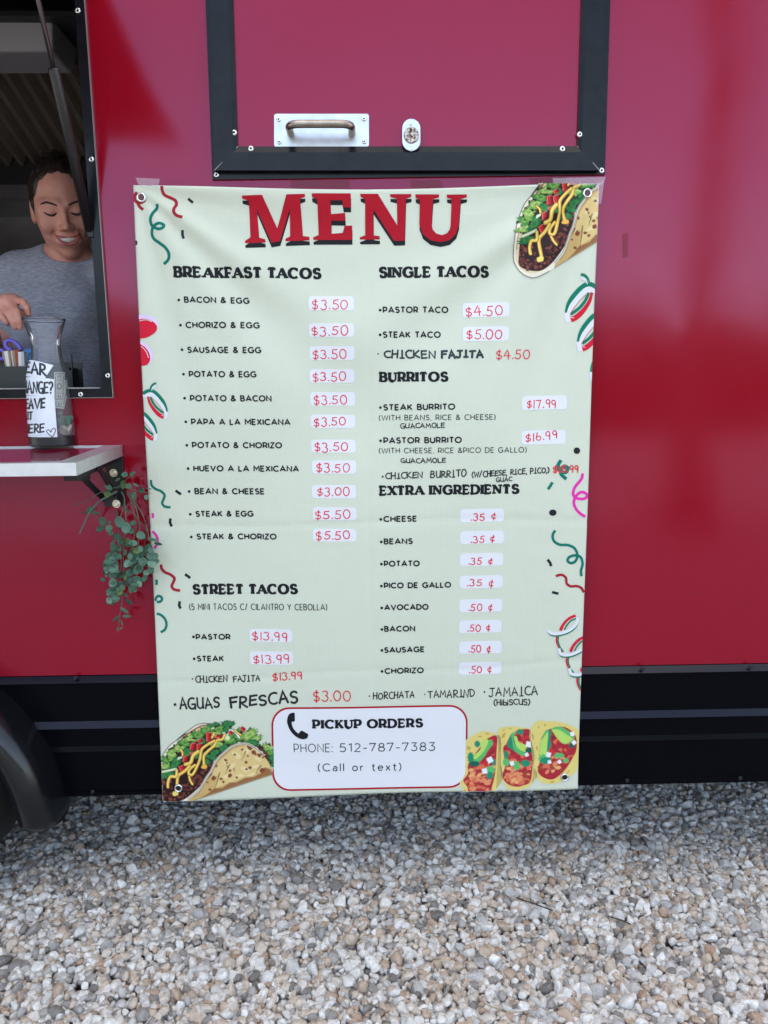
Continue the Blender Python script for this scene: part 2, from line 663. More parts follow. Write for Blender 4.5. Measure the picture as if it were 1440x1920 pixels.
def px_path(left, bot, right, y):
    """A U path (down the left line, along the bottom, up the right line) at depth y, from photograph rows."""
    return [W(*p, y) for p in (left + bot + right) if p is not None]


XL = WXL


def wpath(inset, y):
    """window frame path: down the right jamb then left along the sill, inset 0 = outer edge, 1 = opening."""
    t = lerp(wo_top, wi_top, inset)
    c = lerp(wo_bot, wi_bot, inset)
    return [Vector((t.x, y, t.z)), Vector((c.x, y, c.z)), Vector((XL, y, c.z))]


win = strip('window_frame', [wpath(0, 0.0), wpath(0, -0.006), wpath(0.05, -0.007), wpath(0.98, -0.007), wpath(1.0, -0.005), wpath(1.0, 0.06), wpath(0.9, 0.06)], BLACK, trailer)
strip('edge_trim', [wpath(-0.012, -0.001), wpath(-0.012, -0.0078), wpath(0.025, -0.0078)], pm('bright_edge', (0.40, 0.36, 0.33), 0.4, 0.6), win)
sill_line = [Vector((wi_bot.x - 0.004, -0.0078, ZWB + 0.0012)), Vector((XL, -0.0078, ZWB + 0.0012))]
b = MB()
b.tube(sill_line, 0.0012, 6)
b.build('edge_trim', ALU, win)
for p in ((171.5, 299, -0.007), (202.3, 704.2, -0.007), (151.2, 739.5, -0.007), (146, 20, -0.007)):
    rivet(win, *p, s=1.0)
# head and left jamb of the window, outside the picture
b = MB()
b.box((WXL - 0.022, -0.007, ZWB - 0.02), (WXL, 0.06, ZWT + 0.02))
b.build('window_frame', BLACK, trailer)
# inner sill board
b = MB()
b.box((WXL, 0.045, ZWB - 0.03), (wi_bot.x, 0.20, ZWB - 0.004))
b.build('inner_sill', pm('sill_black', (0.02, 0.021, 0.024), 0.3), trailer)

# ---- hatch (closed shutter) with black frame
hatch = thing('hatch_anchor', (0, 0, 0), None, None)
bpy.data.objects.remove(hatch)
TOP = -160


def hx(l, y):
    return (lx(l[0], l[1], y), y)


HL = [[(385, 0), (398.3, 336.8)], [(393.9, 0), (402.2, 319.5)], [(426, 0), (437.5, 285.5)], [(437, 0), (446, 274.7)]]
HR = [[(1144.5, 0), (1134.2, 327.3)], [(1135, 0), (1124.4, 319.5)], [(1101.6, 0), (1091, 285.5)], [(1090, 0), (1081.8, 274.0)]]


def hpath(i, y):
    L, Rr = HL[i], HR[i]
    return [W(*hx(L, TOP), y), W(*L[1], y), W(*Rr[1], y), W(*hx(Rr, TOP), y)]


ppts = hpath(3, -0.010)
b = MB()
b.prism(ppts, (0, 0.0095, 0))
panel = b.build('hatch', RED, trailer)
panel['label'] = 'closed red hatch panel with a steel pull handle and black frame'
hf = strip('hatch_frame', [hpath(0, 0.0), hpath(0, -0.005), hpath(1, -0.0052), hpath(1, -0.019), hpath(2, -0.0195), hpath(3, -0.0135), hpath(3, -0.009)], BLACK, panel)
# seams of the mitres
for A, B in ((0, 3),):
    for S in (HL, HR):
        b = MB()
        a, c = W(*S[1][1], -0.0195), W(*S[3][1], -0.0145)
        b.tube([a, lerp(a, c, 0.5) + Vector((0, -0.0012, 0)), c], 0.0007, 5)
        b.build('seam', pm('bright_edge', (0.40, 0.36, 0.33), 0.4, 0.6), panel)
for p in ((439, 249, -0.0165), (470.5, 279, -0.0165), (406, 328, -0.0055), (1087, 252.5, -0.0165), (1054.5, 279.5, -0.0165), (1127.7, 320, -0.0055)):
    rivet(panel, *p, s=1.05)
# pull handle
pl = rrect(514.2, 213.9, 691.7, 275.6, 4.5)
b = MB()
b.prism([W(x, y, -0.0105) for x, y in pl], (0, -0.0016, 0))
ph = b.build('pull_handle', STEEL, panel)
hp = [W(545, 250, -0.0121), W(545, 250, -0.030), W(545.2, 250, -0.044), W(549, 250, -0.053), W(556, 250, -0.058), W(567, 250, -0.060), W(602, 250, -0.060),
      W(637, 250, -0.060), W(648, 250, -0.058), W(655.5, 250, -0.053), W(659.5, 250, -0.044), W(660, 250, -0.030), W(660, 250, -0.0121)]
hz = W(602, 250, -0.0121).z
hp = [Vector((W(q, 250, -0.0121).x, yy, hz)) for q, yy in ((545, -0.0121), (545, -0.030), (545.4, -0.044), (549, -0.053), (556, -0.058), (567, -0.060), (602, -0.060), (638, -0.060), (649, -0.058), (656, -0.053), (659.6, -0.044), (660, -0.030), (660, -0.0121))]
hp = [Vector(p) for p in catmull([tuple(p) for p in hp], 4)]
b = MB()
b.tube(hp, 0.0068, 16)
b.build('grip', STEEL_DARK, ph, smooth=True)
for p in ((522.5, 224, -0.0121), (682.5, 223, -0.0121), (523.5, 266.5, -0.0121), (683, 265.8, -0.0121)):
    rivet(ph, *p, s=0.85)


# latch
def rust_mat():
    m = pm('rusty_steel', (0.6, 0.6, 0.6), 0.4, 0.8)
    nt = m.node_tree
    b = nt.nodes['Principled BSDF']
    tc = nt.nodes['Texture Coordinate']
    n = nt.nodes.new('ShaderNodeTexNoise')
    n.inputs['Scale'].default_value = 260
    n.inputs['Detail'].default_value = 5
    nt.links.new(tc.outputs['Object'], n.inputs['Vector'])
    cr = nt.nodes.new('ShaderNodeValToRGB')
    cr.color_ramp.elements[0].position = 0.42
    cr.color_ramp.elements[0].color = (0.10, 0.035, 0.012, 1)
    cr.color_ramp.elements[1].position = 0.58
    cr.color_ramp.elements[1].color = (0.55, 0.52, 0.48, 1)
    nt.links.new(n.outputs[0], cr.inputs[0])
    nt.links.new(cr.outputs[0], b.inputs['Base Color'])
    b.inputs['Metallic'].default_value = 0.4
    return m


lc = W(770.5, 257, -0.0105)
lw = (W(787.3, 257).x - W(754, 257).x) / 2
lh = (W(770, 228).z - W(770, 287).z) / 2
pts = []
for k in range(13):
    a = R(180 * k / 12)
    pts.append((lc.x + lw * math.cos(a), -0.0205, lc.z + (lh - lw) + lw * math.sin(a)))
for k in range(13):
    a = R(180 + 180 * k / 12)
    pts.append((lc.x + lw * math.cos(a), -0.0205, lc.z - (lh - lw) + lw * math.sin(a)))
b = MB()
b.prism(pts, (0, -0.002, 0))
lat = b.build('latch', STEEL, panel)
b = MB()
b.lathe((lc.x, -0.0225, lc.z - 0.001), [(0.0142, 0), (0.0142, 0.002), (0.0125, 0.0035), (0.011, 0.0028), (0.0003, 0.0024)], 28, 'y', cap=False)
b.build('knob', rust_mat(), lat, smooth=True)
b = MB()
b.box((lc.x - 0.0011, -0.0262, lc.z + 0.004), (lc.x + 0.0011, -0.0252, lc.z + 0.0095))
b.build('keyhole', HOLE, lat)
rivet(lat, 770.5, 233, -0.0225, 0.55)
rivet(lat, 771, 281.5, -0.0225, 0.55)

# skirt screws
SCREW = pm('screw_black', (0.03, 0.03, 0.035), 0.3, 0.7)
scm = MB()
scm.lathe((0, 0, 0), [(0.0045, -0.001), (0.0045, 0.001), (0.0036, 0.002), (0.0018, 0.0021), (0.0012, 0.0012), (0.0002, 0.001)], 14, 'y', cap=False)
SCM = mesh_data('screw', scm.v, scm.f, SCREW, None, True)
for px, py, y in ((141, 1271.5, -0.012), (1205, 1253, -0.012), (1408, 1249.5, -0.012), (173.5, 1484.5, -0.006), (1176, 1463.5, -0.006), (1388, 1459, -0.006), (420, 1267, -0.012), (900, 1258, -0.012)):
    o = bpy.data.objects.new('screw', SCM)
    link(o, skirt, W(px, py, y))

# ---- awning panel swung up over the serving window, held by a gas strut
aw_r = wo_top.x - 0.005
b = MB()
b.hexa([(WXL - 0.05, -0.012, 2.085), (aw_r, -0.012, 2.085), (aw_r, -0.64, 1.965), (WXL - 0.05, -0.64, 1.965)],
       [(WXL - 0.05, -0.012, 2.115), (aw_r, -0.012, 2.115), (aw_r, -0.64, 1.995), (WXL - 0.05, -0.64, 1.995)])
aw = b.build('awning', pm('awning_red', (0.30, 0.008, 0.018), 0.3), trailer)
b = MB()
b.hexa([(WXL - 0.05, -0.66, 1.955), (aw_r, -0.66, 1.955), (aw_r, -0.6405, 1.957), (WXL - 0.05, -0.6405, 1.957)], [(WXL - 0.05, -0.66, 1.995), (aw_r, -0.66, 1.995), (aw_r, -0.6405, 1.997), (WXL - 0.05, -0.6405, 1.997)])
b.build('edge_trim', BLACK, aw)
s0 = W(168.5, 432, -0.004)
s1 = Vector((s0.x + 0.012, -0.235, 2.062))
d1 = None
# aim the strut so that it passes the photographed points
best = None
for k in range(5, 60):
    yy = -0.01 * k
    p = W(76, 20, yy)
    if abs(p.x - s0.x) < 0.03:
        best = p if best is None or abs(p.x - s0.x) < abs(best.x - s0.x) else best
tp = best if best is not None else s1
dr = (tp - s0)
s1 = s0 + dr * ((2.035 - s0.z) / dr.z)
STRUT = pm('strut_black', (0.012, 0.012, 0.014), 0.35)
mid = s0 + dr * ((W(104, 131, lerp(s0.y, tp.y, 0.72)).z - s0.z) / dr.z)
b = MB()
b.tube([s0, mid - dr.normalized() * 0.003, mid], [0.0092, 0.0092, 0.0078], 14)
st = b.build('gas_strut', STRUT, trailer, smooth=True)
b = MB()
b.tube([mid, s1], 0.004, 10)
b.build('rod', pm('strut_rod', (0.15, 0.15, 0.16), 0.25, 0.9), st, smooth=True)
b = MB()
b.box((s0.x - 0.004, s0.y - 0.006, s0.z - 0.014), (s0.x + 0.008, s0.y + 0.004, s0.z + 0.004))
b.build('clevis', BLACK_MATT, st, bevel=0.002)

# ---- kitchen seen through the window
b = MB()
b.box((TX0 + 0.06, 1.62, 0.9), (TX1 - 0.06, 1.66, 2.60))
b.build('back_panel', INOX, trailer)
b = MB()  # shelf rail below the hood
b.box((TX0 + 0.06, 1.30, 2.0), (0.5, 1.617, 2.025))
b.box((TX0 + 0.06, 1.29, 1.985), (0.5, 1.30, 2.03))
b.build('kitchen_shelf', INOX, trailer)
# exhaust hood: sloping baffle filters between a front canopy lip and the back
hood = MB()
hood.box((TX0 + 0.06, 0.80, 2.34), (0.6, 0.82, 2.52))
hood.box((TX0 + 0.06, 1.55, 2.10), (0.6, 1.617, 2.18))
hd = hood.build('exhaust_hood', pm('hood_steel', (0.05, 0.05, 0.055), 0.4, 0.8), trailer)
b = MB()
x = -2.2
p0, p1 = Vector((0, 0.83, 2.44)), Vector((0, 1.54, 2.20))
while x < 0.2:
    for xx, ww in ((x, 0.035),):
        b.hexa([(xx, p0.y, p0.z), (xx + ww, p0.y, p0.z), (xx + ww * 0.7, p0.y, p0.z - 0.034), (xx + ww * 0.3, p0.y, p0.z - 0.034)],
               [(xx, p1.y, p1.z), (xx + ww, p1.y, p1.z), (xx + ww * 0.7, p1.y, p1.z - 0.034), (xx + ww * 0.3, p1.y, p1.z - 0.034)])
    x += 0.052
b.hexa([(-2.2, p0.y, p0.z + 0.002), (0.25, p0.y, p0.z + 0.002), (0.25, p0.y, p0.z + 0.006), (-2.2, p0.y, p0.z + 0.006)],
       [(-2.2, p1.y, p1.z + 0.002), (0.25, p1.y, p1.z + 0.002), (0.25, p1.y, p1.z + 0.006), (-2.2, p1.y, p1.z + 0.006)])
b.build('baffle_filter', pm('baffle_steel', (0.50, 0.44, 0.38), 0.26, 0.6), hd)
# pale plastic light cover under the ceiling
lc0, lc1 = W(0, 97, 0.55), W(104, 40, 0.55)
b = MB()
b.hexa([(lc0.x - 0.5, 0.55, lc0.z), (lc1.x - 0.012, 0.55, lc0.z), (lc1.x, 0.53, lc1.z), (lc0.x - 0.5, 0.53, lc1.z)],
       [(lc0.x - 0.5, 0.68, lc0.z), (lc1.x - 0.012, 0.68, lc0.z), (lc1.x, 0.70, lc1.z), (lc0.x - 0.5, 0.70, lc1.z)])
b.build('light_cover', pm('milky_plastic', (0.30, 0.30, 0.32), 0.35), trailer, bevel=0.006)
b = MB()
bz = W(50, 30, 0.5).z
b.box((TX0 + 0.06, 0.50, bz), (0.5, 0.54, bz + 0.012))
b.box((TX0 + 0.06, 0.54, lc1.z + 0.002), (0.5, 0.80, lc1.z + 0.02))
b.build('light_rail', pm('rail_dark', (0.05, 0.05, 0.055), 0.4, 0.5), trailer)

# ---- fold-down serving shelf
cw = W(230.3, 835, 0.0)
cf = WX(142, 869, cw.x)
cwl = W(0, 839.6, 0.0)
TH = 0.0205
zb, zf, yf = cw.z, cf.z, cf.y


def sz(y):
    return lerp(zb, zf, y / yf)


def sbox(b, x0, x1, y0, y1, dz0, dz1):
    b.hexa([(x0, y0, sz(y0) + dz0), (x1, y0, sz(y0) + dz0), (x1, y1, sz(y1) + dz0), (x0, y1, sz(y1) + dz0)],
           [(x0, y0, sz(y0) + dz1), (x1, y0, sz(y0) + dz1), (x1, y1, sz(y1) + dz1), (x0, y1, sz(y1) + dz1)])


b = MB()
sbox(b, -2.3, cw.x - 0.003, -0.004, yf + 0.003, -TH + 0.001, -0.0012)
shelf = b.build('serving_shelf', pm('shelf_red', (0.20, 0.006, 0.03), 0.10, 0, 0.7), trailer)
b = MB()
sbox(b, cw.x - 0.0028, cw.x, -0.003, yf, -TH, 0.0012)      # right end trim
sbox(b, cw.x - 0.034, cw.x - 0.0028, -0.003, yf + 0.003, -0.0010, 0.0012)
sbox(b, -2.3, cw.x - 0.0028, yf + 0.0029, yf, -TH, 0.0012)   # front trim
sbox(b, -2.3, cw.x - 0.034, yf + 0.016, yf + 0.003, -0.0010, 0.0012)
sbox(b, -2.3, cw.x - 0.034, -0.003, -0.010, -0.0010, 0.0012)
b.build('edge_trim', ALU, shelf)
for px, py in ((141, 864.5), (207, 839.5)):
    pass
bx = cw.x - 0.03
bk = MB()
zb2 = zb - TH
bk.box((bx - 0.006, -0.006, zb2 - 0.10), (bx + 0.03, -0.0005, zb2 - 0.002))
bk.box((bx - 0.004, -0.030, zb2 - 0.098), (bx + 0.022, -0.006, zb2 - 0.074))
bk.bar((bx, -0.012, zb2 - 0.008), (bx, yf * 0.80, sz(yf * 0.8) - TH - 0.010), 0.024, 0.014)
bk.bar((bx + 0.014, yf * 0.42, zb2 - 0.010), (bx + 0.018, -0.020, zb2 - 0.080), 0.004, 0.014, (0, 1, 0))
bk.bar((bx - 0.012, yf * 0.60, zb2 - 0.012), (bx - 0.006, -0.022, zb2 - 0.084), 0.004, 0.014, (0, 1, 0))
bk.box((bx - 0.018, yf * 0.62, zb2 - 0.034), (bx + 0.006, yf * 0.48, zb2 - 0.010))
brk = bk.build('folding_bracket', BLACK_MATT, shelf, bevel=0.001)
BOLT = pm('bolt_zinc', (0.6, 0.56, 0.45), 0.3, 0.95)
for px, py, y in ((213.4, 886.6, -0.006), (218.5, 944.7, -0.030)):
    p = W(px, py, y)
    b = MB()
    b.lathe((p.x, y, p.z), [(0.0078, 0), (0.0078, 0.0015)], 20, 'y')
    b.lathe((p.x, y - 0.0015, p.z), [(0.0058, 0), (0.0058, 0.004), (0.0045, 0.005)], 6, 'y')
    b.build('bolt', BOLT, shelf)

# ---- wheel and fender at the lower left
wc = Vector((-1.13, 0.02, 0.42))
FEN = pm('fender_plastic', (0.006, 0.0065, 0.009), 0.2, 0, 0.5, bump=(25, 0.1, 0.002))
f1, f2, f3 = W(0, 1362, -0.09), W(66, 1462, -0.09), W(84, 1578, -0.11)
ax_, az_, bx2_, bz2_ = f2.x - f1.x, f2.z - f1.z, f3.x - f1.x, f3.z - f1.z
dd_ = 2 * (ax_ * bz2_ - az_ * bx2_)
ux_ = (bz2_ * (ax_ ** 2 + az_ ** 2) - az_ * (bx2_ ** 2 + bz2_ ** 2)) / dd_
uz_ = (ax_ * (bx2_ ** 2 + bz2_ ** 2) - bx2_ * (ax_ ** 2 + az_ ** 2)) / dd_
wc = Vector((f1.x + ux_, 0.02, f1.z + uz_))
fr = math.hypot(ux_, uz_)
fa = math.atan2(f3.z - wc.z, f3.x - wc.x)
print('fender', wc, fr, math.degrees(fa))
sec = [(0.0, 0.06), (0.004, 0.0), (0.004, -0.075), (0.0, -0.10), (-0.010, -0.118), (-0.03, -0.125), (-0.055, -0.118), (-0.055, -0.112), (-0.032, -0.117), (-0.014, -0.108), (-0.006, -0.09), (-0.006, 0.06)]
rings = []
for k in range(25):
    a = fa + 2.6 * k / 24
    rr = fr
    q_ = (0.42, 0.80, 0.95)[k] if k < 3 else 1.0
    if k < 3:
        a = fa + (0.0, 0.025, 0.07)[k]
    rings.append([Vector((wc.x + (rr + dr_) * math.cos(a), wc.y + (yy + 0.05) * q_ - 0.05, wc.z + (rr + dr_) * math.sin(a))) for dr_, yy in sec])
v = [p for r in rings for p in r]
k = len(sec)
f = [(i * k + j, i * k + (j + 1) % k, (i + 1) * k + (j + 1) % k, (i + 1) * k + j) for i in range(24) for j in range(k)]
f += [tuple(range(k)), tuple(24 * k + j for j in range(k))[::-1]]
mesh('fender', v, f, FEN, trailer, smooth=True)
wx, wz, wr = -1.055, 0.31 + GZ, 0.31
b = MB()
b.lathe((0, 0, 0), [(wr - 0.14, 0.0), (wr - 0.045, 0.0), (wr - 0.01, 0.015), (wr, 0.04), (wr, 0.16), (wr - 0.01, 0.185), (wr - 0.045, 0.20), (wr - 0.14, 0.20)], 48, 'y', cap=False)
whl = mesh('wheel', [(p.x + wx, p.y + 0.12, p.z + wz) for p in b.v], b.f, RUBBER, trailer, smooth=True)
b = MB()
b.lathe((wx, -0.06, wz), [(wr - 0.14, 0.0), (wr - 0.17, -0.02), (0.05, -0.02), (0.04, 0.02), (0.001, 0.025)], 40, 'y', cap=False)
b.build('rim', pm('rim_white', (0.6, 0.6, 0.6), 0.4), whl, smooth=True)

# ================================================================== MENU BANNER
BQ = {'tl': (249.5, 347), 'tr': (1123.5, 344), 'br': (1083, 1478.5), 'bl': (306, 1501.5)}
YB = -0.019


def smooth01(t):
    t = max(0.0, min(1.0, t))
    return t * t * (3 - 2 * t)


B_TL, B_TR, B_BL, B_BR = [W(*BQ[k], YB) for k in ('tl', 'tr', 'bl', 'br')]


def sheet_y(x, z):
    """Depth of the vinyl at a wall position: it hangs from its top corners with soft drag folds and fold creases."""
    u = (x - B_TL.x) / (B_TR.x - B_TL.x)
    v = (B_TL.z - z) / (B_TL.z - B_BL.z)
    y = 0.0
    du, dv = u * 0.71, v
    # drag folds fanning from the top corners
    for cx, sgn, ph in ((0.0, 1, 0.4), (0.71, -1, 1.3)):
        ddx, ddy = (du - cx) * sgn, dv
        r = math.hypot(ddx, ddy) + 1e-6
        a = math.atan2(ddy, ddx)
        y += 0.0048 * math.sin(a * 13 + ph) * smooth01(r / 0.12) * math.exp(-r * 2.2)
        y += 0.0026 * math.sin(a * 21 + 2 * ph) * smooth01(r / 0.2) * math.exp(-r * 2.6)
    # belly and slow ripples
    y += 0.004 * math.sin(math.pi * u) * math.sin(math.pi * min(1, v * 1.1))
    y += 0.0018 * math.sin(4.2 * u + 7.5 * v + 0.6) * smooth01(v * 3)
    y += 0.0011 * math.sin(11 * u - 5 * v + 1.2) * smooth01(v * 2)
    y += 0.0012 * math.sin(6.5 * v + 9 * u) * (1 - smooth01((v - 0.6) * 3))
    # sag at the top edge between the fixings
    y += 0.005 * math.sin(math.pi * u) ** 2 * math.exp(-v * 14)
    # old fold creases
    y -= 0.0009 * math.exp(-((u - 0.497 - 0.004 * math.sin(9 * v)) / 0.008) ** 2) * (1 - smooth01((v - 0.76) * 14))
    y -= 0.0009 * math.exp(-((v - 0.522 - 0.004 * math.sin(7 * u)) / 0.006) ** 2)
    y -= 0.0009 * math.exp(-((v - 0.775 + 0.02 * (u - 0.5) - 0.004 * math.sin(11 * u)) / 0.006) ** 2)
    y -= 0.0004 * math.exp(-((u - 0.075) / 0.006) ** 2)
    # bottom edge curls out a little
    y += 0.004 * smooth01((v - 0.93) / 0.07) * (0.4 + 0.6 * math.sin(5 * u + 0.5) ** 2)
    return YB - y


def on_sheet(px, py, lift=0.0):
    p = W(px, py, YB - 0.002)
    return Vector((p.x, sheet_y(p.x, p.z) - lift, p.z))


def top_sag(t):
    return 11.5 * math.sin(math.pi * min(1, t * 1.02)) ** 1.3 if 0 < t < 0.98 else 0.0


# clip half planes of the sheet in photograph space (left, right, bottom, top lines)
def edge_fn(a, b):
    return lambda p: (b[0] - a[0]) * (p[1] - a[1]) - (b[1] - a[1]) * (p[0] - a[0])


CLIPS = [edge_fn(BQ['bl'], BQ['tl']), edge_fn(BQ['tr'], BQ['br']), edge_fn(BQ['br'], BQ['bl']), edge_fn(BQ['tl'], BQ['tr'])]


def clip_poly(p):
    for fn in CLIPS:
        out = []
        for i in range(len(p)):
            a, b = p[i], p[(i + 1) % len(p)]
            da, db = fn(a), fn(b)
            if da >= 0:
                out.append(a)
            if (da >= 0) != (db >= 0):
                t = da / (da - db)
                out.append((a[0] + (b[0] - a[0]) * t, a[1] + (b[1] - a[1]) * t))
        p = out
        if len(p) < 3:
            return []
    return p


class Print:
    """Flat printed artwork or ink on the sheet; shapes are outlines in photograph rows and columns, later shapes lie on earlier ones."""

    def __init__(s, base=0.0004, step=0.00008, put=None, clip=True, seg=9.0):
        s.v, s.f, s.mi, s.mats, s.idx = [], [], [], [], {}
        s.z, s.step = base, step
        s.put = put or on_sheet
        s.clip, s.seg = clip, seg

    def mat(s, m):
        if m.name not in s.mats:
            s.mats.append(m.name)
        return s.mats.index(m.name)

    def vert(s, p):
        k = (round(p[0], 3), round(p[1], 3), round(s.z, 6))
        if k not in s.idx:
            s.idx[k] = len(s.v)
            s.v.append(s.put(p[0], p[1], s.z))
        return s.idx[k]

    def tri(s, a, b, c, mi, d=0):
        L = ((a, b, c), (b, c, a), (c, a, b))
        le = [math.hypot(q[0][0] - q[1][0], q[0][1] - q[1][1]) for q in L]
        k = le.index(max(le))
        if le[k] > s.seg and d < 14:
            a, b, c = L[k]
            m = ((a[0] + b[0]) / 2, (a[1] + b[1]) / 2)
            s.tri(a, m, c, mi, d + 1)
            s.tri(m, b, c, mi, d + 1)
            return
        i = [s.vert(q) for q in (a, b, c)]
        if len(set(i)) == 3:
            ar = (b[0] - a[0]) * (c[1] - a[1]) - (b[1] - a[1]) * (c[0] - a[0])
            s.f.append(i if ar > 0 else i[::-1])
            s.mi.append(mi)

    def convex(s, p, mi):
        if s.clip:
            p = clip_poly(p)
        for k in range(1, len(p) - 1):
            s.tri(p[0], p[k], p[k + 1], mi)

    def poly(s, pts, m):
        s.z += s.step
        mi = s.mat(m)
        for t in tessellate_polygon([[Vector((x, y, 0)) for x, y in pts]]):
            s.convex([tuple(pts[i]) for i in t], mi)

    def stroke(s, pts, w, m, cap=False, w1=None, layer=True):
        """w may be one width, a list, or a function of direction."""
        if layer:
            s.z += s.step
        mi = s.mat(m)
        q = [pts[0]]
        for p in pts[1:]:
            if math.hypot(p[0] - q[-1][0], p[1] - q[-1][1]) > 1e-3:
                q.append(p)
        pts = q
        n = len(pts)
        if n < 2:
            return
        closed = n > 3 and math.hypot(pts[0][0] - pts[-1][0], pts[0][1] - pts[-1][1]) < 1e-3
        ds = []
        for i in range(n - 1):
            dx, dy = pts[i + 1][0] - pts[i][0], pts[i + 1][1] - pts[i][1]
            l = math.hypot(dx, dy)
            ds.append((dx / l, dy / l))

        def wid(i, d):
            if callable(w):
                return w(d)
            if isinstance(w, (list, tuple)):
                return w[min(i, len(w) - 1)]
            return w if w1 is None else lerp(w, w1, i / (n - 1))
        Lf, Rg = [], []
        for i in range(n):
            d0 = ds[i - 1] if i > 0 else (ds[-1] if closed else ds[0])
            d1 = ds[i] if i < n - 1 else (ds[0] if closed else ds[-1])
            nx, ny = -(d0[1] + d1[1]), d0[0] + d1[0]
            l = math.hypot(nx, ny)
            if l < 0.3:
                nx, ny, l = -d1[1], d1[0], 1
            nx, ny = nx / l, ny / l
            c = max(0.55, -d1[1] * nx + d1[0] * ny)
            h = (wid(i, d0) + wid(i, d1)) / 4 / c
            Lf.append((pts[i][0] + nx * h, pts[i][1] + ny * h))
            Rg.append((pts[i][0] - nx * h, pts[i][1] - ny * h))
        for i in range(n - 1):
            s.convex([Lf[i], Lf[i + 1], Rg[i + 1], Rg[i]], mi)
        if cap:
            for i, d in ((0, ds[0]), (n - 1, ds[-1])):
                h = wid(i, d) / 2
                s.disc(pts[i], h, h, m, 10, layer=False)

    def disc(s, c, rx, ry, m, n=18, layer=True, rot=0.0):
        if layer:
            s.z += s.step
        mi = s.mat(m)
        ca, sa = math.cos(rot), math.sin(rot)
        p = []
        for k in range(n):
            a = 2 * math.pi * k / n
            x, y = rx * math.cos(a), ry * math.sin(a)
            p.append((c[0] + x * ca - y * sa, c[1] + x * sa + y * ca))
        s.convex(p, mi)

    def build(s, name, parent=None, label=None):
        o = mesh(name, s.v, s.f, [MATS[m] for m in s.mats], parent, s.mi)
        if label:
            o['label'] = label
        return o


# ---------------------------------------------------------------- pen letters
def arc(cx, cy, rx, ry, a0, a1, n=12):
    return [(cx + rx * math.cos(R(a0 + (a1 - a0) * k / n)), cy + ry * math.sin(R(a0 + (a1 - a0) * k / n))) for k in range(n + 1)]


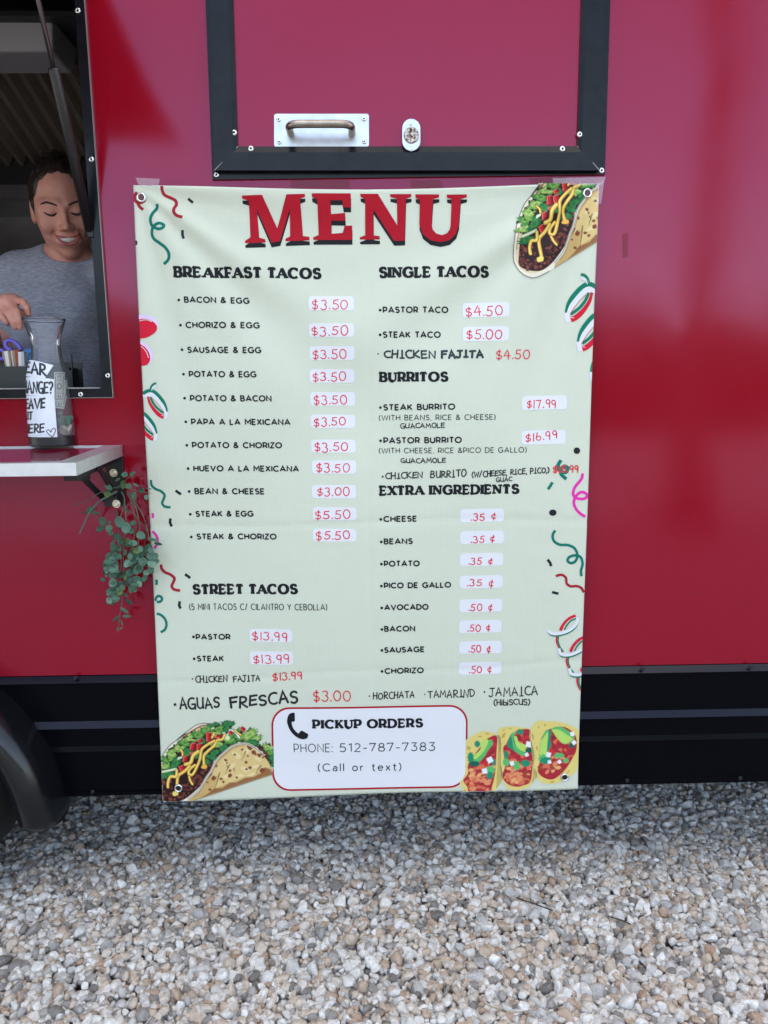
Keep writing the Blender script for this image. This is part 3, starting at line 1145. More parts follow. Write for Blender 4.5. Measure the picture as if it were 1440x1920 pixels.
GL = {
    'A': (0.86, [[(0, 0), (0.43, 1), (0.86, 0)], [(0.14, 0.30), (0.72, 0.30)]]),
    'B': (0.60, [[(0, 0), (0, 1), (0.30, 1)] + arc(0.30, 0.765, 0.24, 0.235, 90, -90, 8) + [(0, 0.53)], [(0.28, 0.53)] + arc(0.33, 0.265, 0.27, 0.265, 90, -90, 8) + [(0, 0)]]),
    'C': (0.80, [arc(0.47, 0.5, 0.47, 0.5, 46, 314, 18)]),
    'D': (0.76, [[(0, 0), (0, 1), (0.30, 1)] + arc(0.30, 0.5, 0.46, 0.5, 90, -90, 14) + [(0, 0)]]),
    'E': (0.54, [[(0.54, 1), (0, 1), (0, 0), (0.54, 0)], [(0, 0.51), (0.48, 0.51)]]),
    'F': (0.52, [[(0.52, 1), (0, 1), (0, 0)], [(0, 0.47), (0.46, 0.47)]]),
    'G': (0.86, [arc(0.47, 0.5, 0.47, 0.5, 46, 322, 18) + [(0.84, 0.47), (0.52, 0.47)]]),
    'H': (0.68, [[(0, 0), (0, 1)], [(0.68, 0), (0.68, 1)], [(0, 0.51), (0.68, 0.51)]]),
    'I': (0.0, [[(0, 0), (0, 1)]]),
    'J': (0.42, [[(0.42, 1), (0.42, 0.26)] + arc(0.2, 0.26, 0.22, 0.26, 0, -150, 8)]),
    'K': (0.62, [[(0, 0), (0, 1)], [(0.60, 1), (0.0, 0.36)], [(0.20, 0.58), (0.62, 0)]]),
    'L': (0.48, [[(0, 1), (0, 0), (0.48, 0)]]),
    'M': (0.84, [[(0, 0), (0, 1), (0.42, 0.36), (0.84, 1), (0.84, 0)]]),
    'N': (0.72, [[(0, 0), (0, 1), (0.72, 0), (0.72, 1)]]),
    'O': (0.94, [arc(0.47, 0.5, 0.47, 0.5, 90, 450, 24)]),
    'P': (0.58, [[(0, 0), (0, 1), (0.30, 1)] + arc(0.30, 0.68, 0.28, 0.32, 90, -90, 8) + [(0, 0.36)]]),
    'R': (0.60, [[(0, 0), (0, 1), (0.30, 1)] + arc(0.30, 0.69, 0.28, 0.31, 90, -90, 8) + [(0, 0.38)], [(0.34, 0.38), (0.60, 0)]]),
    'S': (0.58, [arc(0.29, 0.755, 0.25, 0.245, 28, 262, 12) + arc(0.29, 0.265, 0.285, 0.265, 84, -148, 12)]),
    'T': (0.62, [[(0, 1), (0.62, 1)], [(0.31, 1), (0.31, 0)]]),
    'U': (0.66, [[(0, 1), (0, 0.36)] + arc(0.33, 0.36, 0.33, 0.36, 180, 360, 12) + [(0.66, 1)]]),
    'V': (0.80, [[(0, 1), (0.40, 0), (0.80, 1)]]),
    'W': (1.16, [[(0, 1), (0.30, 0), (0.58, 0.95), (0.86, 0), (1.16, 1)]]),
    'X': (0.68, [[(0, 0), (0.66, 1)], [(0.02, 1), (0.68, 0)]]),
    'Y': (0.70, [[(0, 1), (0.35, 0.45), (0.70, 1)], [(0.35, 0.45), (0.35, 0)]]),
    'Z': (0.60, [[(0.02, 1), (0.58, 1), (0, 0), (0.60, 0)]]),
    '&': (0.70, [[(0.70, 0.0), (0.17, 0.66)] + arc(0.29, 0.80, 0.17, 0.20, 215, -40, 12) + [(0.14, 0.45)] + arc(0.26, 0.245, 0.26, 0.245, 130, 290, 10) + [(0.52, 0.14), (0.68, 0.44)]]),
    '(': (0.18, [arc(0.55, 0.46, 0.55, 0.72, 128, 232, 10)]),
    ')': (0.18, [arc(-0.37, 0.46, 0.55, 0.72, 52, -52, 10)]),
    ',': (0.06, [[(0.06, 0.04), (0.0, -0.16)]]),
    '.': (0.02, [[(0, 0.0), (0.02, 0.03)]]),
    ':': (0.02, [[(0, 0.0), (0.02, 0.03)], [(0, 0.60), (0.02, 0.63)]]),
    '/': (0.40, [[(0, -0.08), (0.40, 1.06)]]),
    '-': (0.34, [[(0, 0.40), (0.34, 0.40)]]),
    '|': (0.0, [[(0, -0.1), (0, 1.1)]]),
    '?': (0.42, [arc(0.2, 0.74, 0.22, 0.26, 160, -60, 10) + [(0.22, 0.42), (0.21, 0.27)], [(0.20, 0.0), (0.22, 0.03)]]),
    '0': (0.62, [arc(0.31, 0.5, 0.31, 0.5, 90, 450, 20)]),
    '1': (0.26, [[(0, 0.86), (0.24, 1), (0.24, 0)]]),
    '2': (0.56, [arc(0.27, 0.72, 0.26, 0.28, 150, -30, 10) + [(0.0, 0.0), (0.56, 0.0)]]),
    '3': (0.56, [[(0.03, 1), (0.52, 1), (0.24, 0.60)] + arc(0.26, 0.30, 0.29, 0.30, 86, -150, 12)]),
    '5': (0.56, [[(0.50, 1), (0.09, 1), (0.05, 0.56), (0.18, 0.61)] + arc(0.25, 0.30, 0.30, 0.31, 95, -148, 12)]),
    '7': (0.54, [[(0.0, 0.86), (0.0, 1), (0.54, 1), (0.16, 0)]]),
    '8': (0.58, [arc(0.29, 0.76, 0.235, 0.24, -90, 270, 14), arc(0.29, 0.265, 0.29, 0.265, 90, 450, 16)]),
    'a': (0.48, [arc(0.23, 0.21, 0.23, 0.20, 60, 330, 12) + [(0.46, 0.2)], [(0.06, 0.56)] + arc(0.25, 0.44, 0.21, 0.20, 140, 0, 8) + [(0.46, 0)]]),
    'l': (0.0, [[(0, 0), (0, 1.05)]]),
    'o': (0.56, [arc(0.28, 0.33, 0.28, 0.33, 90, 450, 18)]),
    'r': (0.28, [[(0, 0), (0, 0.66)], [(0, 0.36)] + arc(0.28, 0.36, 0.28, 0.29, 180, 90, 6)]),
    't': (0.34, [[(0.14, 0.92), (0.14, 0.16)] + arc(0.30, 0.16, 0.16, 0.16, 180, 290, 6), [(0, 0.65), (0.34, 0.65)]]),
    'e': (0.54, [[(0.02, 0.35), (0.54, 0.35)] + arc(0.28, 0.33, 0.27, 0.33, 8, 318, 16)]),
    'x': (0.48, [[(0, 0), (0.46, 0.66)], [(0.02, 0.66), (0.48, 0)]]),
    'b': (0.46, [[(0, 1.0), (0, 0)], arc(0.22, 0.27, 0.24, 0.27, 160, -170, 12)]),
    'i': (0.0, [[(0, 0), (0, 0.6)], [(0, 0.85), (0.01, 0.9)]]),
}
HAND = dict(GL)
HAND.update({
    'I': (0.36, [[(0.18, 0.0), (0.18, 1)], [(0, 0.0), (0.36, 0.02)]]),
    'A': (0.58, [[(0, 0), (0.26, 1), (0.58, 0)], [(0.06, 0.32), (0.50, 0.36)]]),
    'E': (0.46, [[(0.46, 0.98), (0.02, 0.94), (0, 0), (0.46, 0.05)], [(0, 0.50), (0.40, 0.54)]]),
    'O': (0.60, [arc(0.30, 0.5, 0.30, 0.5, 100, 455, 20)]),
    'C': (0.52, [arc(0.36, 0.5, 0.36, 0.5, 60, 305, 14)]),
    'G': (0.58, [arc(0.34, 0.5, 0.34, 0.5, 60, 330, 14) + [(0.60, 0.42), (0.34, 0.42)], [(0.60, 0.42), (0.60, -0.02)]]),
    'M': (0.66, [[(0, 0), (0.08, 1), (0.32, 0.34), (0.58, 1), (0.66, 0)]]),
    'N': (0.54, [[(0, 0), (0.02, 1), (0.50, 0.02), (0.54, 1)]]),
    'R': (0.50, [[(0, 0), (0.02, 1)] + arc(0.18, 0.74, 0.26, 0.26, 90, -80, 8) + [(0.04, 0.46), (0.50, 0)]]),
    'D': (0.52, [[(0.04, 0), (0, 1)] + arc(0.06, 0.5, 0.46, 0.5, 85, -90, 12)]),
    'J': (0.56, [[(0.10, 1), (0.56, 1)], [(0.36, 1), (0.36, 0.22)] + arc(0.18, 0.22, 0.18, 0.22, 0, -160, 8)]),
    'T': (0.54, [[(0, 0.96), (0.54, 1)], [(0.27, 1), (0.25, 0)]]),
    'S': (0.46, [arc(0.24, 0.76, 0.22, 0.24, 30, 262, 10) + arc(0.22, 0.26, 0.23, 0.26, 84, -140, 10)]),
    'B': (0.50, [[(0, 0), (0.02, 1)] + arc(0.16, 0.77, 0.24, 0.23, 90, -90, 8) + [(0.06, 0.53)] + arc(0.20, 0.26, 0.30, 0.27, 90, -100, 8) + [(0, 0)]]),
    'H': (0.50, [[(0, 0), (0.02, 1)], [(0.48, 0), (0.50, 1)], [(0, 0.48), (0.50, 0.54)]]),
    'K': (0.50, [[(0, 0), (0.02, 1)], [(0.48, 1), (0.04, 0.42), (0.50, 0)]]),
    'F': (0.48, [[(0.48, 1), (0, 0.96), (0.02, 0)], [(0, 0.52), (0.40, 0.55)]]),
    'U': (0.52, [[(0, 1), (0.02, 0.34)] + arc(0.26, 0.30, 0.24, 0.30, 180, 350, 10) + [(0.52, 1)], [(0.50, 0.4), (0.54, 0)]]),
    'W': (0.72, [[(0, 1), (0.16, 0), (0.36, 0.8), (0.56, 0), (0.72, 1)]]),
    'P': (0.46, [[(0, 0), (0.02, 1)] + arc(0.18, 0.72, 0.28, 0.28, 90, -95, 8) + [(0.04, 0.44)]]),
    'L': (0.42, [[(0, 1), (0.02, 0), (0.42, 0.04)]]),
    '$': (0.52, [arc(0.26, 0.68, 0.22, 0.20, 35, 262, 10) + arc(0.25, 0.27, 0.24, 0.22, 84, -150, 10), [(0.30, 1.04), (0.24, -0.08)]]),
    '3': (0.48, [[(0.02, 0.92)] + arc(0.20, 0.76, 0.22, 0.24, 130, -75, 8) + arc(0.20, 0.26, 0.26, 0.28, 75, -150, 10)]),
    '5': (0.52, [[(0.50, 0.98), (0.12, 0.94), (0.08, 0.56)] + arc(0.22, 0.30, 0.27, 0.29, 110, -150, 10)]),
    '0': (0.58, [arc(0.29, 0.5, 0.29, 0.5, 100, 462, 18)]),
    '4': (0.56, [[(0.30, 1), (0.0, 0.36), (0.56, 0.38)], [(0.40, 0.82), (0.42, 0)]]),
    '9': (0.40, [arc(0.2, 0.72, 0.2, 0.27, 30, 370, 12) + [(0.40, 0.8), (0.36, 0.0)]]),
    '1': (0.06, [[(0.03, 1), (0.03, 0)]]),
    '6': (0.46, [[(0.12, 1), (0.0, 0.34)] + arc(0.22, 0.27, 0.22, 0.27, 180, -170, 12)]),
    '7': (0.50, [[(0, 0.98), (0.50, 1), (0.22, 0)]]),
    '\u00a2': (0.46, [arc(0.28, 0.42, 0.26, 0.30, 50, 310, 12), [(0.34, 0.96), (0.22, -0.12)]]),
})
SPACE = 0.30


SLABW = {'N': (0.19, 0.30, 0.19), 'A': (0.18, 0.33, 0.14), 'U': (0.33, 0.19), 'K': (0.33, 0.17, 0.30), 'X': (0.18, 0.33)}
SLABG = {'N': [[(0, 0), (0, 1)], [(0, 1), (0.72, 0)], [(0.72, 0), (0.72, 1)]], 'A': [[(0, 0), (0.43, 1)], [(0.40, 1), (0.86, 0)], [(0.14, 0.30), (0.72, 0.30)]],
         'U': [[(0, 1), (0, 0.36)] + arc(0.33, 0.36, 0.33, 0.36, 180, 280, 8), arc(0.33, 0.36, 0.33, 0.36, 265, 360, 8) + [(0.66, 1)]], 'K': [[(0, 0), (0, 1)], [(0.60, 1), (0.0, 0.36)], [(0.20, 0.58), (0.62, 0)]], 'X': [[(0, 0), (0.66, 1)], [(0.02, 1), (0.68, 0)]]}


def serifs(ch, w):
    """slab ends of the bold heading letters: (x, y, left, right)"""
    a, o = 0.20, 0.02
    d = {'A': [(0, 0, a, a), (w, 0, a, a)], 'B': [(0, 0, a, o), (0, 1, a, o)], 'D': [(0, 0, a, o), (0, 1, a, o)], 'E': [(0, 0, a, o), (0, 1, a, o)],
         'F': [(0, 0, a, a + 0.06), (0, 1, a, o)], 'I': [(0, 0, a, a), (0, 1, a, a)], 'K': [(0, 0, a, a), (0, 1, a, a), (w - 0.02, 0, a, a * 0.8), (w - 0.06, 1, a, a * 0.8)],
         'L': [(0, 0, a, o), (0, 1, a, a)], 'M': [(0, 0, a, a), (w, 0, a, a), (0, 1, a, o), (w, 1, o, a)], 'N': [(0, 0, a, a), (0, 1, a, o), (w, 1, a, a)],
         'P': [(0, 0, a, a + 0.05), (0, 1, a, o)], 'R': [(0, 0, a, a), (0, 1, a, o), (w, 0, 0.06, 0.16)], 'T': [(w / 2, 0, a, a)], 'U': [(0, 1, a, a), (w, 1, a, a)],
         'X': [(0, 0, a, a), (0, 1, a, a), (w, 0, a, a), (w, 1, a, a)]}
    beaks = {'E': [(w, 1, -0.22), (w, 0, 0.24)], 'F': [(w, 1, -0.26)], 'L': [(w, 0, 0.26)], 'T': [(0, 1, -0.24), (w, 1, -0.24)], 'C': [(w * 0.98, 0.97, -0.26)], 'G': [(w * 0.94, 0.97, -0.26)],
             'S': [(w * 0.95, 0.96, -0.22), (w * 0.03, 0.04, 0.24)]}
    return d.get(ch, []), beaks.get(ch, [])


def write(P, text, x0, x1, y0, y1, cap, sw, m, font=GL, jit=0.0, slab=False, gap=0.22, cap_ends=False, lean=True, seed=0, one_layer=True):
    """Set text between columns x0..x1 on a baseline y0 -> y1 with capitals cap high."""
    rr = random.Random(hash_(text) + seed)
    P.z += P.step
    pos, x = [], 0.0
    KERN = {'FA': 0.12, 'TA': 0.08, 'AC': 0.05, 'AS': 0.03, 'XT': 0.05, 'ST': 0.03, 'KF': 0.0, 'RA': 0.04}
    for ti, ch in enumerate(text):
        if slab and ti and text[ti - 1] + ch in KERN:
            x -= KERN[text[ti - 1] + ch]
        if ch == ' ':
            x += (0.15 if slab else SPACE) + gap
            continue
        w = font[ch][0] * (0.84 if slab and ch not in 'I' else 1.0)
        pos.append((ch, x, w))
        x += w + gap * (1.35 if slab else 1.0)
    total = max(1e-6, pos[-1][1] + pos[-1][2])
    ins = sw / 2 + (cap * 0.10 if slab else 0)
    sx = (x1 - x0 - 2 * ins) / total

    def T(u, v, dx=0.0, dy=0.0):
        px = x0 + ins + u * sx + dx
        t = (px - x0) / max(1e-6, x1 - x0)
        base = lerp(y0, y1, t)
        h = sw / 2 + v * (cap - sw) + dy
        ln = (834 - px) / (10500 - base) if lean else 0.0
        return (px - h * ln, base - h)
    for ch, ox, w in pos:
        gw = font[ch][0]
        k = w / gw if gw > 0 else 1.0
        jx, jy, js, jl = rr.uniform(-1, 1) * jit * cap * 0.25, rr.uniform(-1, 1) * jit * cap * 0.35, 1 + rr.uniform(-1, 1) * jit * 0.6, rr.uniform(-1, 1) * jit * 0.8
        for pi_, pl_ in enumerate(() if ch == '.' else SLABG.get(ch, font[ch][1]) if slab else font[ch][1]):
            q = []
            for (gx, gy) in pl_:
                jj = (rr.uniform(-1, 1) * jit * cap * 0.05, rr.uniform(-1, 1) * jit * cap * 0.05)
                q.append(T(ox + gx * k + jl * (gy - 0.5) * 0.4, 0.5 + (gy - 0.5) * js, jx + jj[0], jy + jj[1]))
            if jit and len(q) > 2 and len(q) < 7 and False:
                q = catmull(q, 4)
            if slab:
                if ch in SLABW:
                    P.stroke(q, cap * SLABW[ch][pi_], m, layer=False)
                else:
                    P.stroke(q, lambda d: lerp(cap * 0.19, cap * 0.34, abs(d[1])), m, layer=False)
            else:
                ww = sw * (1 + rr.uniform(-1, 1) * jit * 0.5)
                P.stroke(q, ww, m, cap=cap_ends, layer=False)
        if ch in '.:':
            for vy in ((0.06,) if ch == '.' else (0.03, 0.62)):
                P.disc(T(ox + 0.01, vy), sw * 0.72, sw * 0.72, m, 10, layer=False)
        if slab:
            se, be = serifs(ch, w)
            for (gx, gy, l, r_) in se:
                c = T(ox + gx, gy)
                yy = c[1] + (-cap * 0.035 if gy < 0.5 else cap * 0.035)
                P.stroke([(c[0] - l * cap * 1.02, yy), (c[0] + r_ * cap * 1.02, yy)], cap * 0.17, m, layer=False)
            for (gx, gy, dv) in be:
                P.stroke([T(ox + gx, gy), T(ox + gx, gy + dv)], cap * 0.17, m, layer=False)


def hash_(t):
    h = 0
    for c in t:
        h = (h * 31 + ord(c)) % 1000003
    return h


INK = ink('black', (0.012, 0.012, 0.016))
MARK = pm('marker_black', (0.010, 0.011, 0.016), 0.35, 0, 0.45)
MARK_RED = pm('marker_red', (0.62, 0.010, 0.028), 0.4, 0, 0.4)
P_RED = ink('red', (0.37, 0.006, 0.018))
P_TEAL = ink('teal', (0.002, 0.16, 0.12))
P_MAROON = ink('maroon', (0.33, 0.016, 0.03))
P_PINK = ink('magenta', (0.70, 0.03, 0.36))
P_WHITE = ink('white', (0.68, 0.68, 0.72))
P_GREEN = ink('flag_green', (0.003, 0.17, 0.10))
P_FRED = ink('flag_red', (0.58, 0.012, 0.035))
P_BEAN = ink('bean_red', (0.58, 0.012, 0.035))
P_HALO = ink('lilac', (0.70, 0.56, 0.80))
STICK = pm('white_sticker', (0.68, 0.68, 0.72), 0.35, 0, 0.5)


def vinyl():
    m = pm('mint_vinyl', (0.565, 0.60, 0.49), 0.40, 0, 0.45)
    nt = m.node_tree
    b = nt.nodes['Principled BSDF']
    tc = nt.nodes['Texture Coordinate']
    # woven scrim showing through: fine horizontal and vertical threads
    hs = []
    for d, sc in (('Z', 520), ('X', 420)):
        w = nt.nodes.new('ShaderNodeTexWave')
        w.bands_direction = d
        w.inputs['Scale'].default_value = sc / 6.283 * 1.0
        w.inputs['Distortion'].default_value = 0.6
        w.inputs['Detail'].default_value = 1
        nt.links.new(tc.outputs['Object'], w.inputs['Vector'])
        hs.append(w)
    ad = nt.nodes.new('ShaderNodeMath')
    nt.links.new(hs[0].outputs['Fac'], ad.inputs[0])
    nt.links.new(hs[1].outputs['Fac'], ad.inputs[1])
    n = nt.nodes.new('ShaderNodeTexNoise')
    n.inputs['Scale'].default_value = 14
    n.inputs['Detail'].default_value = 3
    nt.links.new(tc.outputs['Object'], n.inputs['Vector'])
    bp = nt.nodes.new('ShaderNodeBump')
    bp.inputs['Strength'].default_value = 0.16
    bp.inputs['Distance'].default_value = 0.0006
    nt.links.new(ad.outputs[0], bp.inputs['Height'])
    bp2 = nt.nodes.new('ShaderNodeBump')
    bp2.inputs['Strength'].default_value = 0.35
    bp2.inputs['Distance'].default_value = 0.006
    nt.links.new(n.outputs[0], bp2.inputs['Height'])
    nt.links.new(bp.outputs[0], bp2.inputs['Normal'])
    nt.links.new(bp2.outputs[0], b.inputs['Normal'])
    return m


banner = thing('menu_banner', (0, YB, B_BL.z), 'mint green vinyl menu banner taped to the red trailer wall, with red MENU title', 'menu banner')

# sheet
NU, NV = 200, 290
sv_, sf_ = [], []
for j in range(NV + 1):
    v_ = j / NV
    for i in range(NU + 1):
        u_ = i / NU
        tx, ty = lerp(BQ['tl'][0], BQ['tr'][0], u_), lerp(BQ['tl'][1], BQ['tr'][1], u_) + top_sag(u_)
        bx_, by_ = lerp(BQ['bl'][0], BQ['br'][0], u_), lerp(BQ['bl'][1], BQ['br'][1], u_) + 1.2 * math.sin(9 * u_)
        sv_.append(on_sheet(lerp(tx, bx_, v_), lerp(ty, by_, v_)))
for j in range(NV):
    for i in range(NU):
        a = j * (NU + 1) + i
        sf_.append((a, a + NU + 1, a + NU + 2, a + 1))
nb = len(sv_)
sv_ += [p + Vector((0, 0.0006, 0)) for p in sv_]
sf_ += [tuple(q + nb for q in f_[::-1]) for f_ in list(sf_)]
rim_ = [i for i in range(NU + 1)] + [j * (NU + 1) + NU for j in range(1, NV + 1)] + [NV * (NU + 1) + i for i in range(NU - 1, -1, -1)] + [j * (NU + 1) for j in range(NV - 1, 0, -1)]
for k in range(len(rim_)):
    a, c = rim_[k], rim_[(k + 1) % len(rim_)]
    sf_.append((a, c, c + nb, a + nb))
mesh('vinyl_sheet', sv_, sf_, vinyl(), banner, smooth=True)

# ---- title
ZM = lambda x, y: (450 + x / 3.2727, 350 + y / 3.2727)
M_ = [(15, 60), (138, 56), (228, 255), (287, 53), (400, 50), (401, 68), (370, 80), (386, 302), (425, 306), (427, 328), (279, 334), (279, 318), (307, 304), (305, 135), (245, 333), (192, 343), (104, 140), (118, 312), (154, 322), (156, 342), (32, 347), (30, 332), (63, 310), (55, 90), (16, 78)]
E_ = [(442, 47), (680, 47), (680, 130), (635, 130), (628, 88), (555, 88), (558, 170), (645, 163), (647, 210), (560, 208), (560, 288), (630, 282), (642, 240), (688, 238), (688, 325), (450, 326), (448, 310), (482, 295), (475, 85), (443, 68)]
N_ = [(738, 49), (845, 49), (965, 238), (962, 78), (922, 68), (920, 51), (1050, 50), (1050, 68), (1017, 78), (1011, 330), (945, 332), (818, 142), (820, 298), (857, 303), (857, 323), (735, 323), (735, 310), (768, 297), (768, 80), (740, 68)]
U_ = [(1075, 52), (1220, 52), (1220, 70), (1183, 80), (1175, 225), (1182, 262), (1205, 288), (1240, 297), (1270, 286), (1287, 262), (1292, 235), (1297, 80), (1268, 72), (1267, 53), (1390, 52), (1390, 68), (1352, 80), (1342, 235), (1325, 290), (1285, 328), (1230, 340), (1168, 328), (1122, 292), (1100, 235), (1102, 85), (1076, 72)]
P = Print()
for L_ in (M_, E_, N_, U_):
    P.poly([ZM(x + 2, y + 29) for x, y in L_], INK)
for L_ in (M_, E_, N_, U_):
    P.poly([ZM(x, y) for x, y in L_], P_RED)
P.build('title', banner, 'red slab letters reading MENU with a black drop shadow')

HEADS = [('BREAKFAST TACOS', 325.6, 603.3, 520.6, 523, 21), ('SINGLE TACOS', 709.8, 917.5, 521, 520, 21), ('BURRITOS', 710.8, 840.8, 716.3, 715.6, 18.6), ('EXTRA INGREDIENTS', 710.8, 974, 928.9, 925.8, 18.4),
         ('STREET TACOS', 360, 559.6, 1115.6, 1113, 19.2), ('PICKUP ORDERS', 585.6, 794, 1366, 1364.6, 17)]
ITEMS = [('BACON & EGG', 335.2, 562.6, 345.4, 467.5, 568, 569.6, 12.2), ('CHORIZO & EGG', 338, 609.5, 348, 487, 615.3, 616, 12.2), ('SAUSAGE & EGG', 340.6, 655.6, 350.6, 490.3, 661.9, 662.8, 12.2),
         ('POTATO & EGG', 343.4, 701.6, 353.7, 481.6, 707.5, 708.1, 12.2), ('POTATO & BACON', 345.6, 746.6, 356, 509.7, 752.8, 753.2, 12.2), ('PAPA A LA MEXICANA', 348, 791, 358, 545, 797, 797.5, 12.2),
         ('POTATO & CHORIZO', 350, 835, 359.7, 529, 840.6, 841, 12), ('HUEVO A LA MEXICANA', 352.2, 878.8, 362, 561, 884.4, 885, 12), ('BEAN & CHEESE', 354, 921.9, 364, 496.3, 927.5, 927.6, 12),
         ('STEAK & EGG', 356, 964.8, 365.6, 475.4, 970, 969.3, 11.6), ('STEAK & CHORIZO', 357.8, 1007.5, 367.6, 519, 1012.6, 1011.8, 11.6),
         ('PASTOR TACO', 712.7, 581.8, 717.5, 841, 587.6, 586.9, 12.6), ('STEAK TACO', 712.7, 628, 717.5, 826.7, 633.9, 633.4, 12.4), ('STEAK BURRITO', 713.3, 764.2, 718.4, 853, 770, 768.4, 12.2), ('PASTOR BURRITO', 713.6, 826.5, 718.8, 865.4, 832.1, 830.6, 12.2),
         ('CHEESE', 714, 973.3, 718.7, 782, 978.4, 977.9, 11.6), ('BEANS', 714.7, 1015.2, 719.3, 774, 1020.2, 1019.6, 11.4), ('POTATO', 715, 1056.7, 719.6, 786.9, 1061.7, 1061.4, 11.4), ('PICO DE GALLO', 715, 1098, 719.6, 846, 1102.7, 1102, 11.4),
         ('AVOCADO', 715.7, 1139, 720.2, 803.7, 1143.6, 1143.2, 11.3), ('BACON', 716, 1179.3, 720.2, 778.6, 1184.1, 1183.7, 11.3), ('SAUSAGE', 716, 1218.7, 720, 796.3, 1223.9, 1223.1, 11.3), ('CHORIZO', 716.3, 1258.7, 720.9, 794.8, 1263.7, 1262.8, 11.3),
         ('PASTOR', 362.3, 1194.7, 366.7, 432.4, 1200.4, 1199.8, 11.2), ('STEAK', 363.8, 1235.6, 368.8, 420, 1241, 1240.4, 11.2)]

# pickup panel first, it lies under its own lettering
P = Print(base=0.0005, seg=5)


def rr_px(x0t, y0, x1t, y1, x0b, y2, x1b, y3, r):
    """rounded outline between (x0t,y0)-(x1t,y1) on top and (x0b,y2)-(x1b,y3) below"""
    out = []
    base = rrect(0, 0, 1, 1, 0.5)
    w, h = x1t - x0t, y2 - y0
    for px_, py_ in rrect(0, 0, w, h, r, 8):
        u_, v_ = px_ / w, py_ / h
        out.append((lerp(lerp(x0t, x1t, u_), lerp(x0b, x1b, u_), v_), lerp(lerp(y0, y1, u_), lerp(y2, y3, u_), v_)))
    return out


P.poly(rr_px(508.5, 1326, 877.5, 1322.5, 510.5, 1483, 876, 1477.5, 34), P_RED)
P.poly(rr_px(512, 1329.4, 874.2, 1325.9, 514, 1479.6, 872.6, 1474.2, 31), P_WHITE)
panel_ = P.build('phone_panel', banner, 'white rounded panel with a red border')
ZP = lambda x, y: (500 + x / 3.6, 1310 + y / 3.6)
P = Print(base=0.0011)
P.poly([ZP(*q) for q in catmull([(138, 140), (148, 108), (165, 95), (184, 92), (190, 97)], 3) + [(191, 148), (185, 153), (168, 155)] + catmull([(168, 155), (175, 188), (190, 213), (214, 235)], 3)[1:] + [(232, 215), (238, 214), (278, 236), (281, 242)] + catmull([(281, 242), (276, 262), (262, 271), (240, 273), (208, 262), (174, 234), (150, 196), (138, 160)], 3)[1:]], INK)
P.build('phone_icon', panel_)


def text_part(name, parent, base=0.0004, label=None):
    return Print(base=base)


for t_, x0, x1, y0, y1, cp in HEADS:
    inp = t_ == 'PICKUP ORDERS'
    P = Print(base=0.0011 if inp else 0.0004)
    write(P, t_, x0, x1, y0, y1, cp, cp * 0.15, INK, slab=True, gap=0.24)
    P.build('heading', panel_ if inp else banner, 'bold black slab heading reading ' + t_)
for t_, bx_, by_, x0, x1, y0, y1, cp in ITEMS:
    P = Print()
    P.disc((bx_, by_), 2.6, 2.6, INK, 14)
    write(P, t_, x0, x1, y0, y1, cp, 2.6, INK, gap=0.31)
    P.build('menu_line', banner, 'bold black menu line reading ' + t_)
THIN = [('(WITH BEANS, RICE & CHEESE)', 710.4, 928.7, 788.8, 786.9, 10.6, 1.4, 0), ('(WITH CHEESE, RICE &PICO DE GALLO)', 710.4, 987.4, 850.4, 848.5, 10.6, 1.4, 0), ('(5 MINI TACOS C/ CILANTRO Y CEBOLLA)', 354.2, 614, 1144.8, 1143, 12.4, 1.5, 0),
        ('PHONE:', 551, 623.7, 1411, 1410.4, 16.6, 1.5, 1), ('512-787-7383', 636.8, 816.3, 1410.2, 1409.2, 16.6, 1.7, 1), ('(Call or text)', 596, 752.7, 1446.6, 1445.6, 15, 1.7, 1)]
for t_, x0, x1, y0, y1, cp, sw_, inp in THIN:
    P = Print(base=0.0011 if inp else 0.0004)
    write(P, t_, x0, x1, y0, y1, cp, sw_, INK, gap=0.38 if 'Call' in t_ else 0.30)
    P.build('phone_line' if inp else 'menu_note', panel_ if inp else banner)

# ---- marker handwriting
HW = [('CHICKEN', 718.8, 817, 672.5, 673, 16.6, 3.3), ('FAJITA', 826.5, 906.6, 673.5, 672.2, 17.2, 4.3), ('GUACAMOLE', 749.7, 834, 803.8, 802, 10.2, 1.9), ('GUACAMOLE', 750.7, 835.7, 868.9, 868.2, 10.2, 2.0),
      ('CHICKEN', 722, 793, 899.3, 896.5, 13.4, 2.3), ('BURRITO', 806.5, 875.3, 897, 893.6, 14.4, 2.3), ('(W/CHEESE, RICE, PICO,)', 884, 1029.6, 896, 886.4, 12, 2.2), ('GUAC', 929.6, 960.3, 904, 902, 9, 1.8),
      ('CHICKEN', 365.6, 426.8, 1280.6, 1279.6, 13.6, 2.1), ('FAJITA', 436.6, 488.6, 1280, 1278, 13.2, 2.1), ('AGUAS', 336.3, 413.3, 1331, 1327.6, 22.5, 3.4), ('FRESCAS', 430, 560, 1330, 1317, 24, 4.2),
      ('HORCHATA', 699.4, 778, 1312, 1310, 14.4, 2.1), ('TAMARIND', 801.4, 890.7, 1310.4, 1308, 15.4, 2.1), ('JAMAICA', 916, 1008.7, 1308.4, 1304, 18.4, 2.2), ('(HibiSCUS)', 926, 994.6, 1323.8, 1322.4, 12.4, 2.1)]
HDOT = {0: (709, 663.5, 1.5), 4: (717.5, 893.6, 2.0), 8: (360.4, 1273.6, 1.5), 10: (328.2, 1321, 2.8), 12: (692.6, 1304.8, 1.5), 13: (796.4, 1302.7, 1.3), 14: (908.5, 1298, 1.8)}
